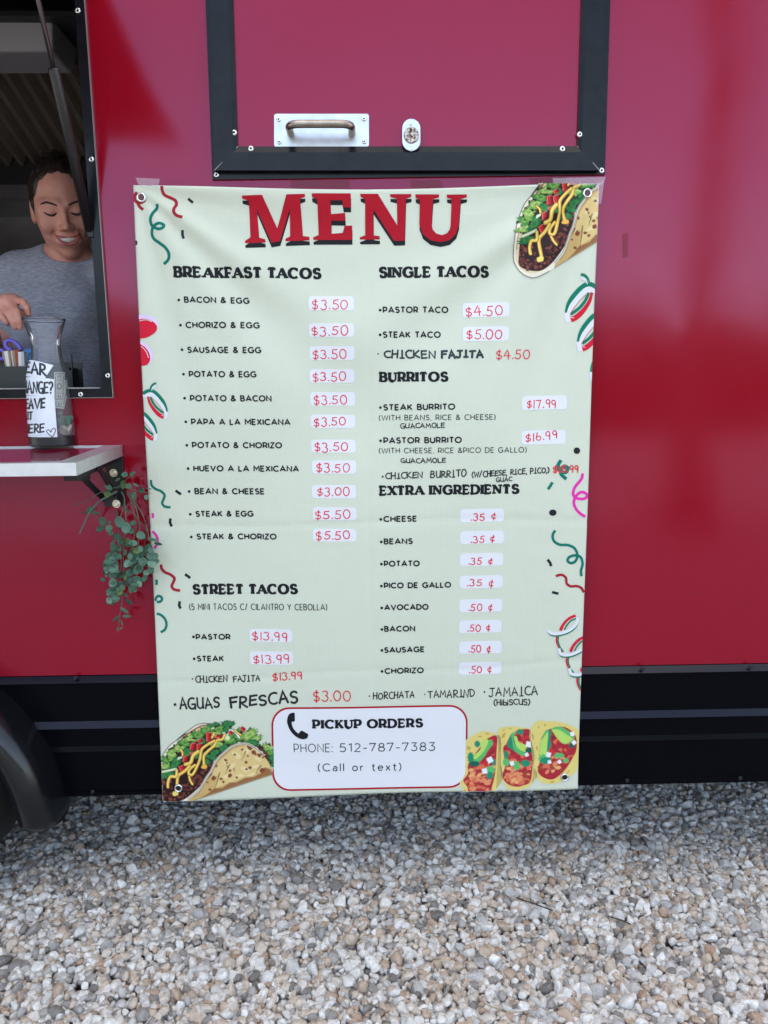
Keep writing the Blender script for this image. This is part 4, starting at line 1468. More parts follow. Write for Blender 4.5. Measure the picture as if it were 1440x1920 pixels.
for i, (t_, x0, x1, y0, y1, cp, sw_) in enumerate(HW):
    P = Print()
    if i in HDOT:
        P.disc(HDOT[i][:2], HDOT[i][2], HDOT[i][2], MARK, 12)
    write(P, t_, x0, x1, y0, y1, cp, sw_, MARK, font=HAND, jit=0.16, gap=0.20, cap_ends=True, seed=i)
    P.build('handwriting', banner, 'black marker handwriting reading ' + t_.replace('|', '/'))
REDW = [('$4.50', 929, 994, 674.2, 673.6, 18.6, 1.9), ('$15.99', 1035, 1084.6, 887.4, 886, 14.6, 2.3), ('$13.99', 510.7, 566.5, 1277, 1273, 15.4, 2.0), ('$3.00', 587, 658, 1315.8, 1314.6, 21.5, 2.0)]
# streamers and confetti
ZA = lambda x, y: (245 + x / 12.0, 340 + y / 12.0)
ZB = lambda x, y: (255 + x / 8.0, 590 + y / 8.0)
ZC = lambda x, y: (275 + x / 6.19, 890 + y / 6.19)
ZD = lambda x, y: (1010 + x / 4.0, 820 + y / 4.0)
ZE = lambda x, y: (690 + x / 3.273, 900 + y / 3.273)
P_NAVY = ink('confetti_black', (0.018, 0.018, 0.026))


def streamer(Z, pts, w, m, label=None, extra=()):
    for e in (pts, *extra):
        P = Print()
        P.stroke([Z(*q) for q in catmull(e, 8)], w, m)
        P.build('streamer', banner, label)


streamer(ZA, [(705, 110), (715, 220), (770, 310), (920, 380), (1010, 440), (1025, 530), (980, 620), (985, 710), (1050, 780), (1175, 815)], 5.8, P_MAROON, 'short wavy dark red streamer print near the top left corner')
streamer(ZA, [(590, 510), (590, 590), (500, 720), (445, 850), (470, 980), (530, 1035), (640, 1075), (730, 1040), (740, 980), (650, 943), (560, 980), (490, 1060), (475, 1180), (520, 1290), (650, 1390), (780, 1490), (860, 1620), (850, 1760), (740, 1860)], 5.6, P_TEAL, 'looped teal streamer print near the top left corner')
streamer(ZA, [(140, 240), (85, 330), (100, 430), (170, 480), (260, 470), (330, 420)], 5.6, P_MAROON, 'dark red streamer print running off the left edge by the eyelet', extra=[[(150, 470), (200, 570), (280, 635)]])
streamer(ZC, [(50, 62), (55, 120), (100, 165), (160, 190), (205, 235), (195, 285), (178, 330), (205, 370), (275, 382)], 4.6, P_TEAL)
streamer(ZC, [(160, 1048), (170, 1100), (210, 1140), (270, 1165), (315, 1205), (305, 1250), (285, 1300), (315, 1338), (383, 1350)], 5.2, P_MAROON)
streamer(ZC, [(60, 660), (100, 700), (122, 760), (110, 820), (80, 862)], 4.6, P_PINK, 'magenta streamer print running off the left edge', extra=[[(60, 450), (70, 480), (60, 505)]])
streamer(ZC, [(90, 1470), (115, 1420), (150, 1418), (173, 1450), (150, 1480), (110, 1482)], 4.6, P_TEAL, None, extra=[[(104, 1225), (110, 1255), (104, 1285)], [(110, 1618), (165, 1638), (212, 1690), (225, 1750), (205, 1805), (158, 1835)]])
streamer(ZD, [(330, 270), (318, 315), (272, 370), (256, 420), (275, 452), (320, 462), (352, 455), (365, 435), (345, 415), (315, 412), (285, 432), (262, 480), (275, 530), (310, 570), (350, 595)], 5.4, P_PINK, 'looped magenta streamer print on the right edge')
streamer(ZD, [(165, 170), (140, 215), (158, 250), (200, 262), (215, 230), (190, 215), (165, 240), (165, 275), (205, 312)], 6.5, P_TEAL)
streamer(ZD, [(122, 697), (103, 730), (112, 775), (155, 803), (220, 808), (268, 832), (290, 880), (278, 925), (245, 943), (216, 925), (230, 897), (275, 885), (315, 900), (330, 950), (318, 1000), (322, 1042)], 5.0, P_TEAL, 'curly green streamer print on the right side')
streamer(ZD, [(128, 1040), (170, 1030), (203, 1053), (210, 1095), (240, 1117), (285, 1116), (320, 1130), (340, 1165)], 4.8, P_MAROON)
for Z, a in ((ZA, [(1290, 390), (1400, 478)]), (ZA, [(1160, 1090), (1152, 1180), (1180, 1280)]), (ZC, [(333, 186), (395, 230)]), (ZC, [(272, 510), (266, 560), (285, 605)]), (ZC, [(440, 1160), (500, 1205)]),
             (ZC, [(380, 1475), (372, 1520), (388, 1560)]), (ZD, [(65, 915), (85, 940), (92, 965)]), (ZD, [(100, 1160), (148, 1172)])):
    P = Print()
    P.stroke([Z(*q) for q in a], 5.0, P_NAVY)
    P.build('confetti', banner)
P = Print()
P.stroke([ZD(100, 335), ZD(85, 362), ZD(67, 388)], 5.2, P_TEAL)
P.build('confetti', banner, 'green confetti dash')
for c_, rx_, ry_ in ((ZD(285, 100), 6.3, 6.2), (ZD(103, 563), 7.0, 6.0), (ZA(437, 72), 3.2, 2.4), (ZA(128, 1390), 3.0, 4.6)):
    P = Print()
    P.disc(c_, rx_, ry_, P_NAVY)
    P.build('confetti', banner, 'round black confetti dot')
for i, (t_, x0, x1, y0, y1, cp, sw_) in enumerate(REDW):
    P = Print(base=0.0006)
    write(P, t_, x0, x1, y0, y1, cp, sw_, MARK_RED, font=HAND, jit=0.08, gap=0.22, cap_ends=True, seed=40 + i)
    P.build('price', banner, 'red marker price reading ' + t_)


# ribbons in three stripes
def ribbon(Z, dx=0, dy=0):
    P = Print()
    S = lambda pts: [Z(x + dx, y + dy) for x, y in catmull(pts, 7)]
    k = abs(Z(100, 0)[0] - Z(0, 0)[0]) / 100
    P.stroke(S([(185, 1225), (215, 1330), (290, 1440), (365, 1510), (420, 1535)]), [x * k for x in np.interp(np.arange(40), [0, 18, 30, 39], [30, 58, 62, 20])], P_FRED)
    P.stroke(S([(225, 1235), (262, 1320), (330, 1405), (420, 1475)]), 34 * k, P_GREEN)
    P.stroke(S([(110, 1225), (200, 1195), (280, 1220), (360, 1310), (430, 1410), (458, 1480), (440, 1560)]), [x * k for x in np.interp(np.arange(50), [0, 25, 38, 45, 49], [60, 62, 52, 44, 8])], P_WHITE)
    P.stroke(S([(110, 1185), (200, 1140), (285, 1160), (370, 1245), (440, 1350), (472, 1455)]), [x * k for x in np.interp(np.arange(50), [0, 24, 40], [52, 48, 8])], P_GREEN)
    P.stroke(S([(240, 1250), (310, 1310), (375, 1390), (430, 1480)]), 5 * k, P_FRED)
    P.stroke(S([(385, 1515), (425, 1512)]), 6 * k, P_WHITE)
    if not dx:
        P.stroke(S([(232, 1135), (258, 1095), (310, 1070)]), 30 * k, P_WHITE)
        P.stroke(S([(222, 1135), (240, 1080), (275, 1040), (312, 1030)]), 30 * k, P_GREEN)
    return P


ribbon(ZB).build('ribbon', banner, 'green white and red ribbon print near the left edge')
ribbon(ZB, -155, 328).build('ribbon', banner, 'green white and red ribbon print cut by the left edge')
ZR = lambda x, y: (1103.6 - (x - 225) / 8 * 1.36, 531.5 + (y - 1130) / 8 * 1.34)
ribbon(ZR).build('ribbon', banner, 'upper green white and red ribbon print on the right edge')
ribbon(ZR, -125, 328).build('ribbon', banner, 'middle green white and red ribbon print cut by the right edge')
ribbon(ZR, -275, 665).build('ribbon', banner, 'sliver of striped ribbon print at the right edge')
P = Print()
S = lambda pts: [ZE(*q) for q in catmull(pts, 8)]
for ox, oy in ((0, 0), (63, 130), (128, 252)):
    O = lambda pts: S([(x + ox, y + oy) for x, y in pts])
    P.stroke(O([(1165, 950), (1158, 985), (1172, 1025), (1195, 1055)]), 4.0, P_FRED)
    P.stroke(O([(1172, 950), (1166, 985), (1178, 1025), (1200, 1055)]), 3.0, P_GREEN)
    P.stroke(O([(1180, 925), (1200, 885), (1235, 850), (1275, 832)]), [4, 5, 5.6, 6, 6, 5.6, 5], P_FRED)
    P.stroke(O([(1205, 920), (1222, 890), (1250, 862), (1282, 850)]), 2.8, P_GREEN)
    lo = [(1104, 922), (1130, 942), (1175, 942), (1230, 925), (1275, 890), (1288, 845)] if ox == 0 else [(1104, 922), (1120, 938), (1160, 945), (1205, 935), (1250, 912)]
    if ox:
        lo = [(1108, 905)] + lo[1:]
    P.stroke(O([(x + 2, y + 12) for x, y in lo]), 3.0, P_GREEN)
    P.stroke(O([(x, y - 1) for x, y in lo]), 5.6, P_WHITE)
P.build('ribbon', banner, 'coiled green white and red ribbon print low on the right edge')
# two red beans on the left edge
for halo, body, hi in (([(40, 10), (130, 8), (230, 22), (300, 70), (330, 140), (322, 210), (300, 250), (200, 300), (60, 330)], [(20, 85), (90, 68), (160, 66), (235, 90), (292, 132), (320, 190), (303, 255), (240, 310), (150, 352), (40, 362)], [(60, 100), (120, 84), (190, 84), (248, 108)]),
                       ([(60, 400), (130, 425), (200, 475), (248, 550), (262, 620), (245, 690), (195, 745), (120, 740)], [(40, 430), (95, 455), (160, 505), (208, 580), (222, 660), (200, 728), (150, 762), (60, 768)], [(88, 478), (135, 520), (175, 580), (196, 650)])):
    P = Print(step=0.0002)
    P.poly([ZB(*q) for q in catmull(halo, 5)], P_HALO)
    P.poly([ZB(*q) for q in catmull(body, 5)], P_BEAN)
    P.stroke([ZB(*q) for q in catmull(hi, 6)], 1.2, P_WHITE)
    P.build('bean_picture', banner)

# ---- white price stickers with red marker prices
STK = [(578.7, 664, 555, 582, '$3.50', 585, 653, 581, 19), (579, 664, 606.4, 632, '$3.50', 584, 653, 631.4, 19), (580, 665, 649, 675, '$3.50', 585, 650, 673.8, 18.5), (580.6, 665, 692, 717.8, '$3.50', 585.5, 649, 716.2, 18),
       (581.6, 666, 735, 760.6, '$3.50', 587.5, 651, 759.3, 18.5), (582.5, 666, 777.5, 802.5, '$3.50', 588, 649, 800.5, 18), (583.4, 667, 824.4, 849, '$3.50', 589, 652.5, 848, 18), (585, 668, 862.8, 888, '$3.50', 593, 656, 886.8, 18.5),
       (585, 668, 909, 934, '$3.00', 594, 656, 931.2, 17), (586.8, 668.6, 950.5, 975, '$5.50', 590, 658, 973.4, 17.5), (586.8, 668.6, 990.8, 1014.6, '$5.50', 592.5, 657, 1012.6, 17.5),
       (868, 955, 567, 594.5, '$4.50', 872.5, 942, 594, 20), (868, 954, 612, 639.6, '$5.00', 873, 942, 637.4, 18.5), (979, 1062.8, 741.8, 768, '$17.99', 987, 1042.4, 765.4, 16.5), (978, 1060, 806.7, 832.9, '$16.99', 984.6, 1043.7, 829.5, 16.5),
       (862.6, 945.1, 954, 978.2, '.35 \u00a2', 882.5, 930, 977, 14.5), (862.6, 944.8, 995.3, 1019.5, '.35 \u00a2', 883, 928, 1018.5, 14), (862, 943.6, 1037, 1061, '.35 \u00a2', 878.6, 924, 1059.2, 14), (861.7, 942.7, 1079, 1102.9, '.35 \u00a2', 875.8, 925.4, 1100.4, 14.5),
       (861.7, 942, 1123.3, 1147.5, '.50 \u00a2', 878.5, 923.2, 1146, 14.5), (861, 941, 1162.8, 1186.6, '.50 \u00a2', 876.6, 919.8, 1185.5, 14), (860.8, 940.8, 1202.2, 1225.7, '.50 \u00a2', 878.5, 920, 1224, 14.5), (860.5, 940.5, 1241.9, 1265, '.50 \u00a2', 879.5, 922, 1263.6, 14.5),
       (467.7, 548.6, 1178.9, 1202.8, '$13.99', 472, 538.7, 1201.4, 17), (469, 549.8, 1220.7, 1245.8, '$13.99', 474, 542.6, 1244, 17)]
for i, (x0, x1, y0, y1, t_, a, c, by_, cp) in enumerate(STK):
    P = Print(base=0.0004)
    lean_ = (834 - (x0 + x1) / 2) / 9700 * (y1 - y0)
    tilt = -0.9 if x0 > 700 else 0.0
    P.poly([(x + lean_ * ((y1 - y) / (y1 - y0) - 0.5) * -1, y + tilt * ((x - x0) / (x1 - x0) - 0.5) * 2) for x, y in rrect(x0, y0, x1, y1, 6.5)], STICK)
    st_ = P.build('price_sticker', banner)
    P = Print(base=0.0006)
    rise = -7 if t_ == '$16.99' else rnd.uniform(-2.0, 0.5)
    write(P, t_, a, c, by_, by_ + rise, cp, 1.95, MARK_RED, font=HAND, jit=0.15, gap=0.24, cap_ends=True, seed=100 + i)
    P.build('price', st_, 'red marker price reading ' + t_)

class Picture:
    """A printed picture: shapes are painted in order on one flat sheet of ink that follows the vinyl."""
    SS = 3

    def __init__(s, x0, y0, x1, y1):
        s.o = (x0, y0)
        s.w, s.h = int(x1 - x0) * s.SS, int(y1 - y0) * s.SS
        s.rgb = np.zeros((s.h, s.w, 3), np.float32)
        s.a = np.zeros((s.h, s.w), bool)

    def box(s, xs, ys, pad=0):
        k = s.SS
        a = max(0, int((min(xs) - pad - s.o[0]) * k) - 1), max(0, int((min(ys) - pad - s.o[1]) * k) - 1)
        b_ = min(s.w, int((max(xs) + pad - s.o[0]) * k) + 2), min(s.h, int((max(ys) + pad - s.o[1]) * k) + 2)
        if a[0] >= b_[0] or a[1] >= b_[1]:
            return None
        gx = (np.arange(a[0], b_[0]) + 0.5) / k + s.o[0]
        gy = (np.arange(a[1], b_[1]) + 0.5) / k + s.o[1]
        return (slice(a[1], b_[1]), slice(a[0], b_[0])), gx[None, :], gy[:, None]

    def put(s, sl, m, mat):
        c = mat.node_tree.nodes['Principled BSDF'].inputs['Base Color'].default_value
        s.rgb[sl][m] = c[:3]
        s.a[sl][m] = True

    def poly(s, pts, mat):
        b_ = s.box([p[0] for p in pts], [p[1] for p in pts])
        if b_ is None:
            return
        sl, gx, gy = b_
        ins = np.zeros((gy.shape[0], gx.shape[1]), bool)
        for i in range(len(pts)):
            (xa, ya_), (xb, yb) = pts[i - 1], pts[i]
            if ya_ == yb:
                continue
            c = ((ya_ > gy) != (yb > gy)) & (gx < (xb - xa) * (gy - ya_) / (yb - ya_) + xa)
            ins ^= c
        s.put(sl, ins, mat)

    def stroke(s, pts, w, mat, cap=False, w1=None, layer=True):
        n = len(pts)
        for i in range(n - 1):
            ww = w[min(i, len(w) - 1)] if isinstance(w, (list, tuple)) else (w if w1 is None else lerp(w, w1, i / max(1, n - 2)))
            (xa, ya_), (xb, yb) = pts[i], pts[i + 1]
            b_ = s.box([xa, xb], [ya_, yb], ww / 2)
            if b_ is None:
                continue
            sl, gx, gy = b_
            dx, dy = xb - xa, yb - ya_
            t = np.clip(((gx - xa) * dx + (gy - ya_) * dy) / (dx * dx + dy * dy + 1e-9), 0, 1)
            s.put(sl, (gx - xa - t * dx) ** 2 + (gy - ya_ - t * dy) ** 2 < ww * ww / 4, mat)

    def disc(s, c, rx, ry, mat, n=18, layer=True, rot=0.0):
        s.poly([(c[0] + rx * math.cos(6.2832 * k / n) * math.cos(rot) - ry * math.sin(6.2832 * k / n) * math.sin(rot), c[1] + rx * math.cos(6.2832 * k / n) * math.sin(rot) + ry * math.sin(6.2832 * k / n) * math.cos(rot)) for k in range(n)], mat)

    def build(s, name, parent, label=None):
        k = s.SS
        h, w = s.h // k, s.w // k
        A = s.a.reshape(h, k, w, k).mean((1, 3))
        C = (s.rgb * s.a[..., None]).reshape(h, k, w, k, 3).mean((1, 3)) + (1 - A)[..., None] * np.array(VINYL_COL, np.float32)
        # cells whose four corner samples hold ink
        v, f, col, idx = [], [], [], {}
        for j in range(h - 1):
            row = np.nonzero((A[j, :-1] > 0.03) | (A[j + 1, 1:] > 0.03) | (A[j, 1:] > 0.03) | (A[j + 1, :-1] > 0.03))[0]
            for i in row:
                q = [(s.o[0] + i + 0.5 + a, s.o[1] + j + 0.5 + b_) for a, b_ in ((0, 0), (1, 0), (1, 1), (0, 1))]
                if any(fn(p) < 0 for fn in CLIPS for p in q):
                    continue
                ids = []
                for (p, (a, b_)) in zip(q, ((0, 0), (1, 0), (1, 1), (0, 1))):
                    key = (i + a, j + b_)
                    if key not in idx:
                        idx[key] = len(v)
                        v.append(on_sheet(p[0], p[1], 0.0006))
                        col.append((*C[j + b_, i + a], 1.0))
                    ids.append(idx[key])
                f.append(ids)
        o = mesh(name, v, f, PICT, parent, smooth=True)
        at = o.data.color_attributes.new('ink', 'FLOAT_COLOR', 'POINT')
        at.data.foreach_set('color', np.array(col, np.float32).ravel())
        if label:
            o['label'] = label
        return o


VINYL_COL = (0.565, 0.60, 0.49)
PICT = pm('printed_picture', (0.5, 0.5, 0.5), 0.45, 0, 0.2)
_at = PICT.node_tree.nodes.new('ShaderNodeAttribute')
_at.attribute_name = 'ink'
PICT.node_tree.links.new(_at.outputs['Color'], PICT.node_tree.nodes['Principled BSDF'].inputs['Base Color'])

# ---- pictures of food
C_ = {k: ink('food_' + k, c) for k, c in dict(outline=(0.02, 0.012, 0.012), cream=(0.66, 0.55, 0.36), rim=(0.74, 0.68, 0.56), tan=(0.52, 0.35, 0.13), tan2=(0.63, 0.47, 0.20), tan3=(0.70, 0.57, 0.30), brown=(0.27, 0.12, 0.05), spot=(0.19, 0.05, 0.025),
                                             meat0=(0.022, 0.007, 0.008), meat1=(0.11, 0.022, 0.016), meat2=(0.19, 0.045, 0.03), meat3=(0.42, 0.20, 0.13), let1=(0.36, 0.50, 0.15), let2=(0.17, 0.33, 0.06), let3=(0.05, 0.21, 0.045), let4=(0.012, 0.14, 0.05), pale=(0.60, 0.70, 0.45),
                                             tom=(0.52, 0.015, 0.02), tomd=(0.24, 0.005, 0.012), tomh=(0.72, 0.20, 0.16), chz=(0.72, 0.40, 0.07), chzh=(0.80, 0.64, 0.16), onion=(0.66, 0.70, 0.66)).items()}
# affine map between the two prints of the same taco
b0, b1_, b2_ = (340.7, 1439.0), (381.5, 1436.6), (360.7, 1399.9)
t0, t1_, t2_ = (1015.3, 427.4), (1058.2, 415.5), (1029.2, 375.9)
Mb = np.array([[b1_[0] - b0[0], b2_[0] - b0[0]], [b1_[1] - b0[1], b2_[1] - b0[1]]])
Mt = np.array([[t1_[0] - t0[0], t2_[0] - t0[0]], [t1_[1] - t0[1], t2_[1] - t0[1]]])
AF = Mt @ np.linalg.inv(Mb)
AFI = np.linalg.inv(AF)


def big_taco(to):
    """to: 'b' prints it at the bottom left, 't' at the top right."""
    P = Picture(296, 1330, 540, 1508) if to == 'b' else Picture(955, 338, 1132, 530)
    rr = random.Random(5)
    sc = 1.0 if to == 'b' else 1.14

    def B(x, y):
        p = np.array((300 + x / 6.26, 1340 + y / 6.26))
        if to == 'b':
            return tuple(p)
        return tuple(np.array(t0) + AF @ (p - np.array(b0)))

    def Tt(x, y):
        p = np.array((950 + x / 7.579, 335 + y / 7.579))
        if to == 't':
            return tuple(p)
        return tuple(np.array(b0) + AFI @ (p - np.array(t0)))
    left = [Tt(*q) for q in catmull([(500, 75), (400, 200), (270, 345), (190, 520), (130, 720), (108, 900), (106, 1120), (150, 1250), (230, 1350), (330, 1398), (430, 1395), (600, 1312)], 4)]
    back = left + [B(520, 950), B(1310, 705), B(1300, 600), B(1150, 420), B(1000, 330), B(760, 230), B(640, 122)] + [B(*q) for q in catmull([(600, 110), (500, 106), (420, 130), (290, 222)], 4)]
    P.stroke([*left], 2.6 * sc, C_['outline'])
    P.stroke([B(*q) for q in catmull([(640, 122), (600, 110), (500, 106), (420, 130), (290, 222), (150, 345), (20, 500)], 5)], 2.6 * sc, C_['outline'])
    P.poly(back, C_['rim'])
    P.poly([Tt(*q) for q in catmull([(480, 130), (400, 240), (300, 370), (215, 560), (160, 760), (130, 960), (135, 1140), (190, 1270), (300, 1340), (420, 1340), (560, 1280)], 4)] + [B(700, 500), B(620, 140), B(560, 140), B(460, 150)], C_['cream'])
    P.stroke([B(*q) for q in catmull([(600, 128), (500, 128), (420, 165), (300, 245), (180, 370), (100, 470)], 5)], 3.2 * sc, C_['brown'])
    P.stroke([B(*q) for q in catmull([(520, 150), (440, 180), (300, 280), (215, 370)], 5)], 3.0 * sc, C_['tan2'])
    P.stroke([Tt(*q) for q in catmull([(420, 250), (360, 380), (250, 560), (160, 800), (140, 1000)], 5)], 1.2 * sc, C_['brown'])
    # meat bed
    mb = [Tt(*q) for q in catmull([(230, 700), (190, 900), (180, 1060), (182, 1230), (300, 1300), (450, 1315), (560, 1270), (680, 1160), (810, 980), (880, 840), (940, 640), (965, 480)], 4)] + [B(900, 330), B(620, 180), B(300, 400)]
    P.poly(mb, C_['meat0'])

    def blob(c, r, m, n=11, ja=0.18, sx=1.0, rot=0.0):
        pts = []
        for k in range(n):
            a = 2 * math.pi * k / n
            q = r * (1 + rr.uniform(-ja, ja))
            x, y = q * sx * math.cos(a), q * math.sin(a)
            pts.append((c[0] + x * math.cos(rot) - y * math.sin(rot), c[1] + x * math.sin(rot) + y * math.cos(rot)))
        P.poly(pts, m)
    mc = [(230, 960), (270, 1010), (215, 1060), (350, 960), (390, 1060), (230, 1150), (290, 1180), (220, 1220), (340, 1230), (430, 1180), (420, 1260), (520, 1200), (550, 1130), (500, 1260), (620, 1140), (650, 1080), (580, 1010), (620, 950), (690, 1010), (760, 970), (720, 850), (760, 790),
          (700, 900), (800, 900), (820, 730), (840, 690), (880, 640), (900, 560), (890, 510), (930, 500), (660, 870), (300, 1270), (600, 1200), (820, 820)]
    for (x, y) in mc:
        c = Tt(x, y)
        for _ in range(5):
            cc = (c[0] + rr.uniform(-3, 3), c[1] + rr.uniform(-3, 3))
            blob(cc, rr.uniform(1.8, 3.2) * sc, C_[rr.choice(['meat1', 'meat1', 'meat2', 'meat0'])])
        for _ in range(3):
            blob((c[0] + rr.uniform(-3.5, 3.5), c[1] + rr.uniform(-3.5, 3.5)), rr.uniform(0.35, 0.7), C_['meat3'], 6)
    for (x, y) in ((1160, 370), (1200, 400), (1230, 440), (1260, 470), (1290, 520), (1310, 570), (1180, 410), (1250, 500)):
        c = B(x, y)
        blob(c, 4.5 * sc, C_['meat0'])
        for _ in range(3):
            blob((c[0] + rr.uniform(-2.5, 2.5), c[1] + rr.uniform(-2.5, 2.5)), rr.uniform(1.4, 2.2) * sc, C_[rr.choice(['meat1', 'meat2'])])

    def leaf(x, y, rx, ry, shade, rot=0.0, n=17):
        c = B(x, y)
        k = 1 / 6.26 * sc
        cols = {'l': ('let2', 'let1', 'pale'), 'm': ('let3', 'let2', 'let1'), 'd': ('let4', 'let3', 'let3')}[shade]
        for q, (m, s_) in enumerate((('outline', 1.08), (cols[0], 1.0), (cols[1], 0.62), (cols[0], 0.30))):
            pts = []
            ph = rr.uniform(0, 6)
            for t in range(n * 2):
                a = math.pi * t / n
                jag = 1 + (0.17 if t % 2 else -0.10) + 0.16 * math.sin(3 * a + ph) + rr.uniform(-0.22, 0.22)
                xx, yy = rx * 1.12 * k * s_ * jag * math.cos(a), ry * 0.88 * k * s_ * jag * math.sin(a)
                off = 0.18 * q
                pts.append((c[0] + xx * math.cos(rot) - yy * math.sin(rot) - off, c[1] + xx * math.sin(rot) + yy * math.cos(rot) - off))
            P.poly(pts, C_[m])
    for a in ((60, 600, 70, 40, 'l'), (85, 700, 80, 45, 'd'), (100, 520, 75, 55, 'm'), (150, 450, 70, 60, 'l'), (180, 570, 75, 55, 'd'), (240, 390, 70, 60, 'l'), (300, 330, 70, 50, 'm'), (320, 440, 55, 60, 'd'), (370, 280, 70, 45, 'l'), (450, 240, 70, 55, 'm'), (500, 310, 40, 40, 'd'),
              (545, 170, 65, 50, 'm'), (650, 120, 45, 35, 'd'), (690, 180, 85, 50, 'm'), (660, 230, 60, 40, 'l'), (800, 110, 60, 45, 'd'), (790, 170, 40, 45, 'd'), (860, 270, 110, 70, 'm'), (700, 360, 90, 50, 'l'), (960, 280, 90, 60, 'm'), (1050, 240, 90, 60, 'l'), (1110, 300, 80, 45, 'l'),
              (1080, 340, 70, 45, 'd'), (1270, 395, 65, 50, 'l'), (1300, 450, 40, 40, 'm'), (1335, 520, 50, 55, 'd'), (1340, 590, 40, 40, 'd'), (640, 460, 90, 45, 'd'), (600, 500, 80, 30, 'd'), (760, 400, 60, 50, 'd'), (460, 480, 60, 50, 'd'), (540, 560, 50, 40, 'd')):
        leaf(*a, rot=rr.uniform(-0.9, 0.5), n=13)
    P.stroke([B(*q) for q in catmull([(30, 665), (110, 650), (190, 632)], 5)], 5.0 * sc, C_['outline'])
    P.stroke([B(*q) for q in catmull([(30, 665), (110, 650), (190, 632)], 5)], 4.0 * sc, C_['pale'])
    P.disc(B(785, 275), 6.5 * sc, 5.5 * sc, C_['let1'])
    P.disc(B(790, 270), 4.5 * sc, 3.6 * sc, C_['pale'])
    P.stroke([B(*q) for q in catmull([(820, 180), (880, 200), (930, 270)], 5)], 5 * sc, C_['outline'])
    P.stroke([B(*q) for q in catmull([(820, 180), (880, 200), (930, 270)], 5)], 3.6 * sc, C_['onion'])
    P.poly([B(200, 530), B(215, 495), B(270, 485), B(255, 510)], C_['pale'])

    def tomato(pts):
        c = (sum(p[0] for p in pts) / len(pts), sum(p[1] for p in pts) / len(pts))
        P.poly([B(c[0] + (x - c[0]) * 1.14, c[1] + (y - c[1]) * 1.14) for x, y in pts], C_['outline'])
        P.poly([B(*q) for q in pts], C_['tom'])
        P.poly([B(lerp(pts[1][0], pts[0][0], 0.28), lerp(pts[1][1], pts[0][1], 0.28)), B(*pts[1]), B(*pts[2]), B(lerp(pts[2][0], pts[3][0], 0.4), lerp(pts[2][1], pts[3][1], 0.4))], C_['tomd'])
        P.stroke([B(lerp(pts[0][0], c[0], 0.25), lerp(pts[0][1], c[1], 0.25)), B(lerp(pts[3][0], c[0], 0.25), lerp(pts[3][1], c[1], 0.25))], 1.0 * sc, C_['tomh'])
        P.stroke([B(*pts[0]), B(*pts[1])], 0.9 * sc, C_['tomh'])
    for q in ([(540, 210), (600, 210), (605, 300), (545, 325)], [(435, 300), (490, 275), (505, 315), (450, 325)], [(365, 335), (420, 330), (410, 420), (345, 415)], [(430, 345), (500, 335), (490, 395), (425, 415)], [(635, 270), (670, 230), (725, 235), (700, 280)],
              [(795, 205), (830, 185), (860, 215), (830, 245)], [(935, 160), (965, 138), (1005, 165), (985, 215)], [(275, 490), (330, 475), (325, 535), (262, 560)], [(218, 610), (285, 585), (300, 635), (240, 665)], [(350, 450), (400, 435), (405, 470), (355, 470)]):
        tomato(q)
    # cheese
    for pts, w in (([(760, 235), (730, 290), (670, 300), (640, 360), (560, 430), (515, 490), (520, 600)], 5.5), ([(640, 305), (560, 350), (490, 410), (470, 520), (420, 640), (380, 700), (340, 690), (350, 640), (410, 590)], 5.5),
                   ([(450, 430), (390, 480), (360, 560), (300, 580)], 7.5), ([(350, 600), (290, 660), (220, 710), (205, 790), (205, 890)], 6.0), ([(200, 650), (190, 720), (130, 720), (100, 780), (98, 840)], 6.0), ([(345, 720), (360, 770), (385, 810)], 4.5),
                   ([(240, 405), (265, 440), (265, 475)], 4.0), ([(610, 270), (640, 215)], 4.5), ([(870, 180), (920, 220), (950, 240)], 3.5)):
        q = [B(*p) for p in catmull(pts, 6)]
        w *= 0.84
        P.stroke(q, (w + 1.4) * sc, C_['outline'], cap=True)
        P.stroke(q, w * sc, C_['chz'], cap=True)
        P.stroke([(x - 0.5, y - 0.6) for x, y in q], w * 0.42 * sc, C_['chzh'])
    blob(B(520, 608), 4.6 * sc, C_['chz'], sx=1.3)
    blob(B(190, 912), 4.6 * sc, C_['chzh'], sx=1.3, rot=-0.4)
    # front shell
    top = catmull([(330, 975), (440, 890), (500, 800), (540, 730), (590, 660), (640, 560), (690, 490), (760, 430), (830, 372), (920, 340), (1000, 336), (1070, 362), (1150, 420), (1240, 510), (1290, 590), (1310, 700)], 4)
    t_ext = [Tt(600, 1312), Tt(660, 1230)] if to == 't' else [B(300, 1010)]
    low = [B(1310, 705), B(900, 835), B(480, 970), B(330, 1020)]
    sh = [B(*q) for q in top] + low
    P.stroke([B(*q) for q in top] + low, 1.6 * sc, C_['outline'])
    P.poly(sh, C_['tan'])
    ins = lambda d: [B(q[0] + d * 0.55, q[1] + d) for q in top[14:58]]
    P.poly(ins(40) + [B(1250, 640), B(900, 770), B(640, 860), B(700, 700)], C_['tan2'])
    for (x, y, rx, ry, ro) in ((900, 480, 22, 8, 0.6), (1020, 430, 14, 7, 0.2), (850, 600, 20, 6, -0.8), (1000, 640, 22, 9, 0.3), (1150, 520, 14, 6, 0.5), (780, 720, 16, 6, -0.5), (1120, 610, 14, 6, -0.3), (930, 720, 18, 5, -0.2), (760, 560, 10, 4, 0.9), (1080, 700, 18, 4, -0.3)):
        blob(B(x, y), ry * 0.55 * sc, C_['tan3'], 9, 0.3, rx / ry * 0.8, ro)
    P.poly([B(*q) for q in ((480, 965), (900, 830), (1308, 700), (1290, 640), (1230, 620), (1180, 690), (1100, 730), (1000, 740), (900, 790), (820, 790), (740, 850), (640, 860), (560, 920))], C_['brown'])
